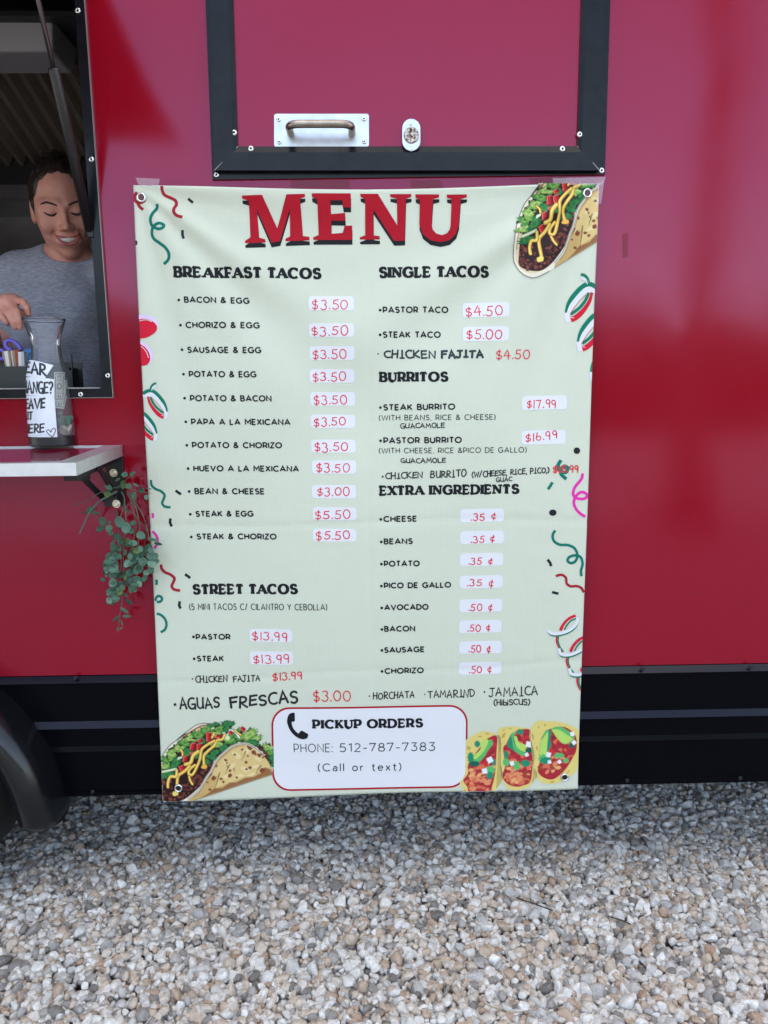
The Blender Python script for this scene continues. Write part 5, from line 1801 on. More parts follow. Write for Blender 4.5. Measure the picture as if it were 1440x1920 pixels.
    for (x, y, r_) in ((1050, 385, 4.5), (1100, 445, 3.6), (1165, 475, 3.6), (1125, 470, 1.8), (1030, 487, 2.0), (1210, 505, 1.8), (965, 410, 2.2), (770, 535, 2.5), (785, 568, 1.6), (875, 470, 2.2), (1010, 560, 2.8), (820, 710, 3.6), (820, 655, 2.4), (720, 750, 2.4), (745, 785, 2.2), (630, 740, 4.2), (1015, 640, 2.2), (1055, 625, 2.6), (590, 870, 2.4),
                      (1200, 650, 4.5), (660, 600, 2.5), (900, 735, 2.2), (560, 790, 1.8)):
        blob(B(x, y), r_ * sc, C_['spot'], 9, 0.25, 1.2, rr.uniform(-1, 1))
    for pts in ([(1005, 430), (985, 480), (955, 540)], [(820, 590), (790, 640), (765, 700)], [(790, 600), (800, 640)], [(700, 680), (680, 760), (645, 860), (620, 890)], [(1185, 600), (1145, 650), (1120, 700)], [(865, 630), (880, 675)], [(610, 690), (560, 760)]):
        P.stroke([B(*q) for q in catmull(pts, 4)], 1.7 * sc, C_['outline'], w1=0.4)
    P.stroke([B(q[0] + 14, q[1] + 16) for q in top[2:50]], 2.2 * sc, C_['brown'])
    P.stroke([B(q[0] + 5, q[1] + 6) for q in top[:50]], 4.2 * sc, C_['rim'])
    P.stroke([B(q[0] + 10, q[1] + 13) for q in top[:50]], 0.7 * sc, C_['outline'])
    P.stroke([B(*q) for q in top], 0.9 * sc, C_['outline'])
    return P


big_taco('b').build('taco_picture', banner, 'large stuffed taco print at the bottom left corner')
big_taco('t').build('taco_picture', banner, 'large stuffed taco print cut by the top right corner')
S_ = {k: ink('small_' + k, c) for k, c in dict(shell=(0.66, 0.54, 0.17), side=(0.46, 0.36, 0.10), spot=(0.46, 0.33, 0.08), red0=(0.24, 0.02, 0.03), red1=(0.36, 0.02, 0.035), red2=(0.52, 0.03, 0.04), red3=(0.60, 0.14, 0.07), red4=(0.30, 0.05, 0.03), or1=(0.66, 0.24, 0.11), or2=(0.72, 0.36, 0.14),
                                              av1=(0.42, 0.62, 0.13), av2=(0.10, 0.42, 0.13), av3=(0.012, 0.23, 0.13), dk=(0.005, 0.10, 0.07), wh=(0.74, 0.74, 0.76)).items()}
ZS = lambda x, y: (850 + x / 5.76, 1340 + y / 5.76)


def small_taco(shell, side, fill, avo, greens, cubes, spots, seed):
    xs_ = [q[0] for q in shell + (side or [])]
    P = Picture(int(850 + min(xs_) / 5.76) - 3, 1346, int(850 + max(xs_) / 5.76) + 4, 1494)
    rr = random.Random(seed)
    Zc = lambda pts, n=4: [ZS(*q) for q in catmull(list(pts) + [pts[0]], n)[:-1]]
    if side:
        P.poly(Zc(side), S_['side'])
    P.poly(Zc(shell), S_['shell'])
    for x, y, rx, ry, ro in spots:
        P.disc(ZS(x, y), rx / 5.76, ry / 5.76, S_['spot'], 12, rot=ro)
    fp = Zc(fill)
    P.poly(fp, S_['red1'])
    xs, ys = [p[0] for p in fill], [p[1] for p in fill]

    def inside(x, y):
        c = False
        for i in range(len(fill)):
            (x0, y0), (x1, y1) = fill[i - 1], fill[i]
            if (y0 > y) != (y1 > y) and x < (x1 - x0) * (y - y0) / (y1 - y0) + x0:
                c = not c
        return c
    nb_ = 0
    while nb_ < 95:
        x, y = rr.uniform(min(xs), max(xs)), rr.uniform(min(ys), max(ys))
        r_ = rr.uniform(16, 34)
        if not all(inside(x + dx, y + dy) for dx, dy in ((r_ * 0.9, 0), (-r_ * 0.9, 0), (0, r_ * 0.9), (0, -r_ * 0.9))):
            continue
        nb_ += 1
        lowp = (y - min(ys)) / (max(ys) - min(ys))
        m = rr.choice(['red3', 'or1', 'red4', 'or1', 'or2', 'red3']) if lowp > 0.55 else rr.choice(['red1', 'red2', 'red2', 'red0', 'red3'])
        el = 1.7 if lowp > 0.55 else 1.1
        ro = rr.uniform(-0.9, 0.3)
        pts = []
        for k in range(7):
            a = 2 * math.pi * k / 7
            q = r_ / 5.76 * rr.uniform(0.75, 1.1)
            xx, yy = q * el * 0.8 * math.cos(a), q * 0.75 * math.sin(a)
            c = ZS(x, y)
            pts.append((c[0] + xx * math.cos(ro) - yy * math.sin(ro), c[1] + xx * math.sin(ro) + yy * math.cos(ro)))
        P.poly(pts, S_[m])
    for pts, m in avo:
        P.poly(Zc(pts), S_[m])
    for (x, y, rx, ry), m in greens:
        pts = []
        for k in range(18):
            a = 2 * math.pi * k / 18
            j = 1.12 if k % 2 else 0.82
            pts.append(ZS(x + rx * j * math.cos(a), y + ry * j * math.sin(a)))
        P.poly(pts, S_[m])
    for x, y, r_ in cubes:
        a = rr.uniform(0, 1)
        P.poly([ZS(x + r_ * 1.25 * math.cos(a + k * math.pi / 2), y + r_ * 1.25 * math.sin(a + k * math.pi / 2)) for k in range(4)], S_['wh'])
    return P


small_taco([(130, 850), (90, 780), (60, 660), (48, 520), (70, 400), (120, 320), (200, 240), (300, 190), (380, 188), (470, 225), (485, 300), (480, 500), (470, 640), (430, 850)],
           [(470, 235), (512, 265), (512, 520), (530, 690), (470, 790), (420, 850), (400, 840), (460, 600)],
           [(350, 275), (470, 232), (470, 400), (458, 600), (440, 700), (420, 770), (380, 842), (180, 838), (150, 780), (108, 715), (160, 640), (158, 560), (200, 470), (260, 400), (330, 310)],
           [([(190, 465), (290, 390), (312, 285), (385, 285), (345, 390), (250, 490)], 'av1'), ([(385, 285), (405, 275), (430, 300), (420, 345), (380, 390), (340, 460), (270, 525), (210, 492), (260, 480), (345, 385)], 'av2')],
           [((262, 325, 32, 38), 'av3'), ((190, 470, 35, 60), 'av3'), ((230, 540, 60, 32), 'dk'), ((405, 600, 52, 42), 'av2'), ((395, 660, 38, 40), 'av3'), ((440, 520, 22, 40), 'av3')],
           [(398, 497, 34), (340, 615, 30)], [(370, 212, 22, 9, 0), (290, 244, 24, 8, 0), (168, 370, 24, 20, 0.8), (122, 572, 15, 17, 0), (92, 636, 8, 11, 0), (125, 820, 8, 14, 0.3)], 11).build('taco_picture', banner, 'left one of the three small taco prints')
small_taco([(480, 190), (505, 150), (600, 132), (740, 142), (830, 165), (832, 300), (872, 400), (866, 560), (840, 740), (780, 790), (680, 815), (600, 800), (550, 740), (520, 640), (508, 400), (482, 260)],
           [(850, 560), (905, 640), (880, 700), (820, 760), (830, 700)],
           [(570, 330), (620, 230), (690, 175), (760, 160), (830, 168), (828, 250), (842, 320), (870, 410), (858, 560), (832, 720), (760, 760), (680, 776), (580, 745), (528, 660), (560, 560), (540, 370)],
           [([(620, 220), (660, 190), (680, 200), (655, 260), (690, 340), (780, 410), (780, 440), (730, 445), (660, 400), (590, 350), (595, 290)], 'av3'), ([(625, 225), (665, 188), (682, 200), (650, 250), (675, 340), (780, 430), (735, 445), (655, 380), (640, 300)], 'av2'), ([(655, 240), (685, 240), (710, 300), (790, 340), (785, 405), (740, 395), (680, 340)], 'av1')],
           [((725, 190, 38, 32), 'av3'), ((818, 390, 42, 28), 'dk'), ((575, 440, 25, 50), 'av3'), ((572, 520, 38, 45), 'av2'), ((685, 555, 40, 52), 'av2'), ((785, 530, 52, 38), 'av3')],
           [(818, 325, 34), (795, 437, 22), (636, 532, 25)], [(548, 172, 16, 8, -0.5), (615, 155, 20, 6, 0), (545, 230, 16, 34, 0.5)], 12).build('taco_picture', banner, 'middle one of the three small taco prints')
small_taco([(825, 240), (840, 160), (880, 92), (940, 68), (1020, 76), (1120, 76), (1250, 112), (1365, 185), (1372, 330), (1340, 580), (1260, 660), (1160, 720), (1050, 746), (960, 732), (900, 670), (872, 560), (845, 330)], None,
           [(950, 260), (1020, 168), (1180, 132), (1285, 185), (1332, 260), (1332, 380), (1290, 475), (1205, 600), (1090, 692), (1000, 690), (930, 645), (912, 590), (942, 480), (945, 320)],
           [([(940, 300), (1000, 175), (1060, 185), (1050, 280), (1060, 330), (1010, 420), (930, 470)], 'av3'), ([(945, 280), (1005, 178), (1030, 190), (1015, 290), (1010, 400), (930, 460)], 'av2'), ([(945, 290), (985, 240), (1025, 190), (1020, 300), (1000, 440), (935, 450)], 'av1'), ([(1055, 155), (1120, 132), (1200, 150), (1310, 240), (1270, 300), (1210, 322), (1160, 300), (1100, 220)], 'av2'), ([(1062, 165), (1140, 165), (1220, 215), (1290, 262), (1255, 300), (1205, 318), (1160, 295), (1110, 240)], 'av1')],
           [((980, 480, 60, 50), 'av2'), ((1000, 500, 65, 38), 'av3'), ((1145, 445, 55, 30), 'av2'), ((1218, 498, 34, 26), 'av2'), ((1285, 335, 36, 30), 'dk')],
           [(1030, 437, 29), (1040, 515, 21), (1148, 512, 21), (1288, 212, 25), (1306, 305, 25)], [(922, 140, 10, 14, 0.5), (992, 116, 12, 13, 0), (862, 240, 10, 38, -0.2), (906, 366, 10, 24, 0), (1065, 725, 28, 9, -0.2), (1240, 620, 26, 8, -0.9), (1145, 112, 5, 5, 0)], 13).build('taco_picture', banner, 'right one of the three small taco prints')

# ---- eyelets
b = MB()
b.lathe((0, 0, 0), [(0.0062, 0.0002), (0.0066, 0.0022), (0.0082, 0.0030), (0.0098, 0.0022), (0.0104, 0.0)], 26, 'y', cap=False)
b.cur = 1
b.lathe((0, 0, 0), [(0.0064, 0.0006), (0.0002, 0.0005)], 26, 'y', cap=False)
GM = mesh_data('eyelet', b.v, b.f, [RIVET, HOLE], b.m, True)
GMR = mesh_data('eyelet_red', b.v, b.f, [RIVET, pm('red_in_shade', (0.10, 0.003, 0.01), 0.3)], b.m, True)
for px, py, red in ((265.3, 370.5, 1), (1101, 362.5, 1), (335.5, 1475.8, 0), (1058.3, 1456.5, 0)):
    o = bpy.data.objects.new('eyelet', GM if not red else GMR)
    link(o, banner, on_sheet(px, py, 0.0012))
    o.scale = (0.86, 1, 0.86)
# clear tape over the top corners
TAPE = pm('clear_tape', (0.75, 0.72, 0.78), 0.15, 0, 0.6)
_b = TAPE.node_tree.nodes['Principled BSDF']
_b.inputs['Alpha'].default_value = 0.22
for q in ([(1036, 334), (1136, 331.5), (1133, 341), (1128, 348), (1038, 346)], [(1121, 340), (1133, 338), (1130, 360), (1127, 382), (1118, 381)], [(254, 333), (300, 335.5), (296, 352), (262, 351)]):
    P = Print(base=0.0014, clip=False, put=lambda x, y, l: (W(x, y, -0.0215 - l)))
    P.poly(q, TAPE)
    P.build('tape', banner)
# old tape marks left on the wall
RES = pm('tape_residue', (0.22, 0.003, 0.012), 0.25, 0, 0.4)
RES.node_tree.nodes['Principled BSDF'].inputs['Alpha'].default_value = 0.4
for i, q in enumerate(([(546, 337.5), (655, 337.5), (655, 353), (546, 352)], [(769, 338), (826, 338), (831, 352), (772, 353)], [(992, 334), (1064, 332), (1063, 343), (992, 344)], [(1167, 438), (1178, 437), (1178, 482), (1167, 483)])):
    P = Print(base=0.0, clip=False, put=lambda x, y, l: W(x, y, -0.0004 - l))
    P.poly(q, RES)
    P.build('tape_mark', trailer)

# ================================================================== TIP JAR ON THE SHELF
JY = None
jb = W(100, 845, 0)
# the jar stands on the shelf: find the depth where its base row meets the shelf
for k in range(1, 60):
    yy = -0.005 * k
    p = W(100, 838, yy)
    if p.z <= sz(yy):
        JY = yy
        break
JY = JY if JY is not None else -0.10
jc0 = W(100, 838, JY)
JX, JZ0 = jc0.x, sz(JY) + 0.0013
JPX = 1400.0 / (JY - CAM.y) * 1.075     # px per metre across the sight line there
JU = Vector((CAM.x - JX, CAM.y - JY, 0)).normalized()
JR = Vector((-JU.y, JU.x, 0))
JZ1 = W(78, 600, JY).z
JH = JZ1 - JZ0
RP = [(0.0, 42), (0.02, 42.5), (0.085, 42.5), (0.10, 43.2), (0.30, 41.5), (0.44, 40.0), (0.52, 38.5), (0.58, 36.0), (0.64, 32.0), (0.70, 29.0), (0.76, 27.2), (0.81, 26.8), (0.86, 28.5), (0.91, 32.0), (0.955, 36.0), (0.985, 38.3), (1.0, 38.6)]


def jr(t):
    return float(np.interp(t, [a for a, _ in RP], [c for _, c in RP])) / JPX


jar = thing('tip_jar', (JX, JY, JZ0), 'clear plastic carafe tip jar with white paper notes on the serving shelf', 'tip jar')


def clear_plastic():
    m = bpy.data.materials.new('clear_plastic')
    m.use_nodes = True
    nt = m.node_tree
    out = nt.nodes['Material Output']
    nt.nodes.remove(nt.nodes['Principled BSDF'])
    tr = nt.nodes.new('ShaderNodeBsdfTransparent')
    tr.inputs[0].default_value = (0.95, 0.955, 0.97, 1)
    gl = nt.nodes.new('ShaderNodeBsdfGlossy')
    gl.inputs['Roughness'].default_value = 0.06
    df = nt.nodes.new('ShaderNodeBsdfDiffuse')
    df.inputs[0].default_value = (0.68, 0.71, 0.8, 1)
    m2 = nt.nodes.new('ShaderNodeMixShader')
    m2.inputs[0].default_value = 0.12
    nt.links.new(tr.outputs[0], m2.inputs[1])
    nt.links.new(df.outputs[0], m2.inputs[2])
    fr = nt.nodes.new('ShaderNodeFresnel')
    fr.inputs[0].default_value = 1.3
    m1 = nt.nodes.new('ShaderNodeMixShader')
    nt.links.new(fr.outputs[0], m1.inputs[0])
    nt.links.new(m2.outputs[0], m1.inputs[1])
    nt.links.new(gl.outputs[0], m1.inputs[2])
    nt.links.new(m1.outputs[0], out.inputs[0])
    return m


CLEAR = clear_plastic()
prof = []
for k in range(61):
    t = 0.085 + (1 - 0.085) * k / 60
    prof.append((jr(t), t * JH))
prof += [(jr(1.0) + 0.0012, JH - 0.001), (jr(1.0) + 0.0012, JH + 0.003), (jr(1.0) - 0.001, JH + 0.003), (jr(1.0) - 0.0025, JH)]
b = MB()
b.lathe((JX, JY, JZ0), prof, 48, 'z', cap=False)
b.build('carafe', CLEAR, jar, smooth=True)
b = MB()
b.lathe((JX, JY, JZ0), [(0.0398 * 41 / 41 * jr(0.02) / jr(0.02), 0.0)] if False else [(jr(0.02) * 0.97, 0), (jr(0.02) * 1.01, 0.001), (jr(0.02) * 1.02, 0.003), (jr(0.02) * 1.02, 0.0185), (jr(0.02) * 1.0, 0.0205), (jr(0.02) * 0.9, 0.0208)], 48, 'z')
b.build('base_lid', pm('lid_black', (0.012, 0.012, 0.014), 0.3), jar, smooth=False)


def jcx(py):
    return lerp(100.0, 78.3, (838 - py) / 238.0)


def on_jar(px, py, lift=0.0):
    t = (838 - py) / 238.0
    r_ = jr(max(0.09, min(1, t)))
    s_ = (px - jcx(py)) / JPX / r_
    if s_ < -0.97:
        th = -math.asin(0.97) + (s_ + 0.97) * 1.6
    else:
        th = math.asin(min(0.995, s_))
    return Vector((JX, JY, JZ0 + t * JH)) + (JR * math.sin(th) + JU * math.cos(th)) * (r_ + 0.0008 + lift)


PAPER = pm('white_paper', (0.74, 0.77, 0.84), 0.6, 0, 0.3, var=(25, 0.04), bump=(30, 0.1, 0.002))
ZJ = lambda x, y: (x / 6.86, 580 + y / 6.86)
PS = pm('note_marker', (0.010, 0.010, 0.013), 0.4)


def note(shape, texts, name, label, lift):
    P = Print(base=lift, put=on_jar, clip=False, seg=4, step=0.0001)
    P.poly([ZJ(*q) for q in shape], PAPER)
    o = P.build('paper_note', jar, label)
    P = Print(base=lift + 0.0002, put=on_jar, clip=False, seg=4, step=0.00005)
    for t_, x0, x1, y0, y1, cp, sw_ in texts:
        a, c = ZJ(x0, y0), ZJ(x1, y1)
        write(P, t_, a[0], c[0], a[1], c[1], cp / 6.86, sw_ / 6.86, PS, font=HAND, jit=0.08, gap=0.2, cap_ends=True, lean=False, seed=3)
    if 'ERE' in [q[0][-3:] for q in texts]:
        P.stroke([ZJ(*q) for q in catmull([(668, 1640), (620, 1595), (600, 1565), (625, 1548), (650, 1575), (655, 1580)], 5)], 1.4, PS, cap=True)
        P.stroke([ZJ(*q) for q in catmull([(652, 1580), (668, 1540), (695, 1530), (706, 1560), (690, 1610), (668, 1640)], 5)], 1.4, PS, cap=True)
    P.build('handwriting', o)
    return o


note([(340, 1105), (684, 1132), (733, 1645), (330, 1640), (290, 1110)], [('LEAVE', 275, 585, 1290, 1275, 140, 24), ('IT', 355, 435, 1422, 1420, 112, 20), ('HERE', 315, 580, 1600, 1590, 130, 20)], 'c', 'largest paper note at the bottom of the tip jar, ending in a heart', 0.0)
note([(268, 868), (460, 872), (676, 905), (684, 1134), (318, 1098), (255, 1085)], [('CHANGE?', 235, 668, 1078, 1095, 165, 22)], 'b', 'middle paper note reading CHANGE?', 0.0006)
note([(330, 660), (400, 652), (663, 724), (568, 892), (305, 855), (290, 830)], [('EAR', 322, 588, 820, 868, 160, 26)], 'a', 'tilted top paper note ending in EAR', 0.0012)

# ---- what is in the jar
BILL = pm('bill_paper', (0.52, 0.51, 0.43), 0.7)
BILLG = pm('bill_green', (0.17, 0.19, 0.16), 0.7)


def bill(corners, y, label):
    """corners: tl, tr, br, bl in ZJ coordinates; a note bent round the inside of the jar"""
    q = [ZJ(*c) for c in corners]

    def put(u, v, l):
        x = lerp(lerp(q[0][0], q[1][0], u), lerp(q[3][0], q[2][0], u), v)
        yy = lerp(lerp(q[0][1], q[1][1], u), lerp(q[3][1], q[2][1], u), v)
        p = W(x, yy, y)
        t = max(0.1, min(1, (p.z - JZ0) / JH))
        rr_ = jr(t) * 0.90
        dx = (x - jcx(yy)) / JPX
        dx = max(-rr_ * 0.98, min(rr_ * 0.98, dx))
        dep = math.sqrt(max(1e-6, rr_ * rr_ - dx * dx)) * (0.72 - (y - JY) * 12)
        return Vector((JX, JY, p.z)) + JR * dx + JU * (dep + l)
    P = Print(base=0, put=put, clip=False, seg=0.12, step=0.00008)
    P.poly([(0, 0), (1, 0), (1, 1), (0, 1)], BILL)
    for x in (0.13, 0.87):
        P.stroke([(x, 0.05), (x, 0.95)], 0.09, BILLG)
    for y_ in (0.06, 0.94):
        P.stroke([(0.10, y_), (0.90, y_)], 0.035, BILLG)
    P.disc((0.5, 0.5), 0.25, 0.13, BILLG)
    P.disc((0.5, 0.49), 0.12, 0.06, BILL)
    for cy in (0.15, 0.85):
        P.disc((0.5, cy), 0.20, 0.06, BILLG)
        P.stroke([(0.5, cy - 0.04), (0.5, cy + 0.04)], 0.09, BILL)
    for cy in (0.26, 0.31, 0.69, 0.74):
        P.stroke([(0.26, cy), (0.74, cy)], 0.018, BILLG)
    for cx_ in (0.13, 0.87):
        for cy in (0.12, 0.88):
            P.stroke([(cx_, cy - 0.025), (cx_, cy + 0.025)], 0.05, BILL)
    o = P.build('dollar_bill', None, label)
    o['category'] = 'banknote'
    o['group'] = 'banknotes inside the tip jar'
    return o


bill([(690, 905), (882, 915), (808, 1282), (690, 1265)], JY - 0.002, 'tilted one dollar bill inside the tip jar, behind the upright bill')
bill([(675, 812), (808, 803), (808, 1178), (688, 1178)], JY - 0.008, 'upright one dollar bill folded inside the tip jar, in front')
rs_ = random.Random(4)
b = MB()
bm = bmesh.new()
bmesh.ops.create_icosphere(bm, subdivisions=3, radius=1)
for v_ in bm.verts:
    c = v_.co
    for n_, d_ in ((Vector((0.6, -0.7, 0.4)), 0.62), (Vector((-0.5, -0.8, 0.1)), 0.66), (Vector((0, -0.3, 0.9)), 0.6), (Vector((0.9, 0.1, -0.3)), 0.7), (Vector((-0.8, 0, 0.6)), 0.62), (Vector((0.2, -0.9, -0.5)), 0.7)):
        n_ = n_.normalized()
        t_ = c.dot(n_) - d_
        if t_ > 0:
            c = c - n_ * t_
    v_.co = Vector((c.x * 0.0145, c.y * 0.014, c.z * 0.013))
me = bpy.data.meshes.new('stone')
bm.to_mesh(me)
bm.free()
me.materials.append(pm('beige_stone', (0.42, 0.34, 0.28), 0.75, bump=(120, 0.5, 0.003), var=(150, 0.2)))
so = link(bpy.data.objects.new('stone', me), None, (W(123, 815, JY - 0.012).x, JY - 0.012, JZ0 + 0.034))
tag(so, 'beige stone lying in the bottom of the tip jar', 'stone')

# ================================================================== EUCALYPTUS GARLAND
ZG = lambda x, y: (130 + x / 5.333, 850 + y / 5.333)
gp = W(215, 925, -0.05)
gar = thing('eucalyptus_garland', gp, 'artificial eucalyptus garland with grey green leaves hanging from the shelf bracket', 'garland')
LEAFM = [pm('leaf_%d' % i, c, 0.42, 0, 0.4, var=(40, 0.2)) for i, c in enumerate([(0.045, 0.115, 0.07), (0.07, 0.155, 0.105), (0.025, 0.075, 0.045), (0.14, 0.24, 0.17), (0.10, 0.17, 0.05)])]
STEMM = pm('stem_green', (0.055, 0.115, 0.07), 0.55)
BRANCH = pm('stem_grey', (0.10, 0.13, 0.11), 0.6)


def stem(pts, y0, y1, r, m=STEMM):
    q = catmull(pts, 6)
    n = len(q)
    path = [W(*ZG(*p), lerp(y0, y1, i / (n - 1)) + 0.004 * math.sin(i * 0.6)) for i, p in enumerate(q)]
    b = MB()
    b.tube(path, [lerp(r, r * 0.6, i / (n - 1)) for i in range(n)], 6)
    return b.build('stem', m, gar, smooth=True)


stem([(430, 370), (300, 395), (200, 470), (90, 508), (20, 512)], -0.055, -0.07, 0.0011)
stem([(470, 385), (380, 430), (280, 500), (215, 570), (150, 700), (103, 802)], -0.045, -0.06, 0.0026, BRANCH)
stem([(210, 580), (300, 660), (400, 770), (470, 830)], -0.055, -0.055, 0.0009)
stem([(520, 385), (550, 450), (540, 540), (510, 650), (490, 800), (485, 930), (430, 1030)], -0.05, -0.05, 0.0012)
stem([(550, 450), (565, 650), (540, 950), (545, 1200), (530, 1450), (500, 1650), (487, 1790)], -0.045, -0.035, 0.0013)
stem([(490, 930), (520, 1100), (480, 1250), (450, 1380), (400, 1500)], -0.05, -0.04, 0.0009)
stem([(580, 380), (640, 560), (655, 700), (640, 880), (590, 1010), (560, 1060)], -0.04, -0.04, 0.0011)
stem([(600, 390), (670, 560), (700, 720), (690, 900), (680, 1100), (655, 1370)], -0.04, -0.045, 0.0011)
stem([(640, 470), (720, 590), (770, 720), (800, 860), (845, 1000), (850, 1140)], -0.035, -0.03, 0.0012)
stem([(620, 470), (650, 600), (720, 700), (770, 740), (740, 980)], -0.035, -0.03, 0.0009)
stem([(470, 350), (560, 270), (650, 190)], -0.05, -0.06, 0.0010)
stem([(590, 350), (700, 378), (812, 402)], -0.045, -0.04, 0.0010)
stem([(430, 350), (530, 330), (600, 330)], -0.055, -0.055, 0.0012)
stem([(850, 1050), (700, 1050), (550, 1070)], -0.03, -0.03, 0.0008)
LV = [(485, 265, 30), (555, 215, 28), (625, 210, 22), (650, 190, 12), (545, 310, 40), (585, 330, 35), (665, 315, 30), (655, 425, 45), (730, 375, 33), (770, 440, 25), (795, 355, 22), (390, 335, 35), (380, 405, 35), (215, 565, 40), (275, 595, 30), (160, 590, 25), (340, 680, 45), (305, 755, 33),
      (400, 690, 18), (400, 750, 38), (420, 800, 30), (480, 840, 45), (500, 690, 52), (565, 745, 52), (480, 605, 30), (590, 570, 30), (610, 770, 35), (640, 700, 30), (715, 820, 45), (440, 890, 28), (440, 940, 42), (500, 950, 40), (520, 890, 30), (590, 880, 40), (595, 915, 42), (560, 990, 32),
      (640, 900, 40), (395, 1025, 38), (465, 1030, 40), (390, 1085, 40), (450, 1100, 40), (375, 1145, 40), (440, 1155, 45), (360, 1190, 28), (370, 1220, 18), (440, 1205, 50), (520, 1215, 45), (580, 1100, 40), (640, 1010, 40), (680, 970, 40), (730, 990, 50), (800, 1030, 45), (740, 1085, 48),
      (825, 1110, 42), (690, 1150, 48), (610, 1190, 45), (580, 1245, 35), (665, 1260, 45), (770, 1190, 33), (748, 1255, 30), (590, 1300, 35), (640, 1300, 30), (700, 1305, 30), (640, 1340, 35), (655, 1365, 22), (440, 1295, 45), (495, 1315, 40), (420, 1385, 45), (500, 1385, 38), (455, 1445, 38),
      (400, 1470, 33), (425, 1470, 25), (395, 1500, 15), (570, 1415, 35), (600, 1485, 45), (550, 1575, 45), (575, 1630, 45), (470, 1655, 40), (525, 1690, 32), (520, 1748, 18), (480, 1750, 18), (830, 870, 48), (890, 905, 40), (810, 970, 30), (790, 930, 35), (700, 1040, 40), (640, 1080, 36), (610, 1030, 34), (760, 960, 36)]
THINL = {(600, 1485), (550, 1575), (575, 1630), (470, 1655), (525, 1690), (520, 1748), (480, 1750), (570, 1415), (480, 605), (590, 570), (275, 595), (160, 590), (830, 870), (890, 905), (665, 315), (440, 890), (795, 355), (485, 265)}
gv, gf, gm = [], [], []
lr = random.Random(21)
for i in range(60):
    q = lr.choice(LV[38:72])
    LV.append((q[0] + lr.uniform(-55, 55), q[1] + lr.uniform(-50, 50), lr.uniform(22, 38)))
for (x, y, r_) in LV:
    c = W(*ZG(x, y), -0.045 + lr.uniform(-0.026, 0.022))
    rad = r_ / 5.333 / 1000 * 1.04
    thin = (x, y) in THINL
    nrm = Vector((lr.uniform(-0.7, 0.7), -1.0, lr.uniform(-0.3, 0.9))).normalized()
    ax = Vector((lr.uniform(-1, 1), 0, lr.uniform(-1.0, 0.3)))
    if thin:
        ax = Vector(((x - 520) / 200 + lr.uniform(-0.2, 0.2), 0, -0.25 + lr.uniform(-0.2, 0.2)))
    ax = (ax - nrm * ax.dot(nrm)).normalized()
    sd_ = nrm.cross(ax)
    n0 = len(gv)
    L_, Wd = (rad * 1.05, rad * (0.34 if thin else lr.uniform(0.72, 0.98)))
    cup = lr.uniform(0.15, 0.45)
    NR, NA = 3, 14
    gv.append(c)
    for a in range(1, NR + 1):
        for k in range(NA):
            th = 2 * math.pi * k / NA
            q = a / NR
            tipf = 1.0 + (0.18 if k == 0 else 0)
            px_, py_ = L_ * q * math.cos(th) * tipf, Wd * q * math.sin(th)
            gv.append(c + ax * px_ + sd_ * py_ + nrm * (cup * rad * (q * q) * 0.9 - 0.10 * rad * abs(math.sin(th)) * 0 - 0.12 * rad * (1 - abs(py_) / Wd) * 0.5))
    mi_ = 4 if lr.random() < 0.06 else lr.choice([0, 0, 1, 1, 2, 3])
    for k in range(NA):
        gf.append((n0, n0 + 1 + k, n0 + 1 + (k + 1) % NA))
        gm.append(mi_)
    for a in range(NR - 1):
        for k in range(NA):
            o0 = n0 + 1 + a * NA
            gf.append((o0 + k, o0 + NA + k, o0 + NA + (k + 1) % NA, o0 + (k + 1) % NA))
            gm.append(mi_)
fo = mesh('foliage', gv, gf, LEAFM, gar, gm, smooth=True)
so_ = fo.modifiers.new('thick', 'SOLIDIFY')
so_.thickness = 0.0005
# leaves inside the jar
jl, jf = [], []
for (x, y, r_, dy) in ((845, 1440, 75, -0.018), (760, 1455, 55, -0.010), (905, 1400, 40, -0.006), (770, 1350, 40, -0.004)):
    c = W(*ZJ(x, y), JY + dy)
    n0 = len(jl)
    jl.append(c + Vector((0, -0.002, 0)))
    for k in range(16):
        a = 2 * math.pi * k / 16
        jl.append(c + Vector((math.cos(a) * r_ / 6.86 / 1000 * 0.85, 0.003 * math.sin(2 * a), math.sin(a) * r_ / 6.86 / 1000)))
    jf += [(n0, n0 + 1 + k, n0 + 1 + (k + 1) % 16) for k in range(16)]
sp = thing('leaf_sprig', W(*ZJ(800, 1420), JY), 'small green leaf sprig standing in the tip jar above the stone', 'sprig')
mesh('foliage', jl, jf, LEAFM[0], sp, smooth=True)
b = MB()
b.tube([W(*ZJ(775, 1290), JY), W(*ZJ(785, 1380), JY - 0.004), W(*ZJ(800, 1500), JY - 0.006), W(*ZJ(790, 1600), JY)], 0.0016, 6)
b.build('stem', STEMM, sp, smooth=True)

# ================================================================== ON THE INNER SILL
TRY = 0.075
ty0 = W(60, 752, TRY).z
tz = ZWB - 0.004
tl_, tr_ = W(0, 690, TRY), W(60, 690, TRY)
org = thing('desk_organizer', (tl_.x, TRY, tz), 'black plastic organizer tray on the window sill behind the tip jar', 'organizer')
b = MB()
top_l = W(0, 687, TRY).z
xl, xr = W(-120, 700, TRY).x, W(62, 700, TRY).x
xr2 = W(124, 690, TRY).x
b.box((xl, TRY, tz), (xr, TRY + 0.003, top_l))
b.box((xl, TRY + 0.087, tz), (xr2, TRY + 0.09, top_l + 0.012))
b.box((xr - 0.003, TRY + 0.003, tz), (xr, TRY + 0.087, top_l))
b.box((xr, TRY + 0.03, tz), (xr2, TRY + 0.033, W(90, 695, TRY + 0.03).z))
b.box((xr2 - 0.002, TRY + 0.033, tz), (xr2, TRY + 0.038, W(123, 664, TRY + 0.033).z))
b.box((xr2 - 0.012, TRY + 0.038, tz), (xr2 - 0.009, TRY + 0.087, W(123, 690, TRY + 0.06).z))
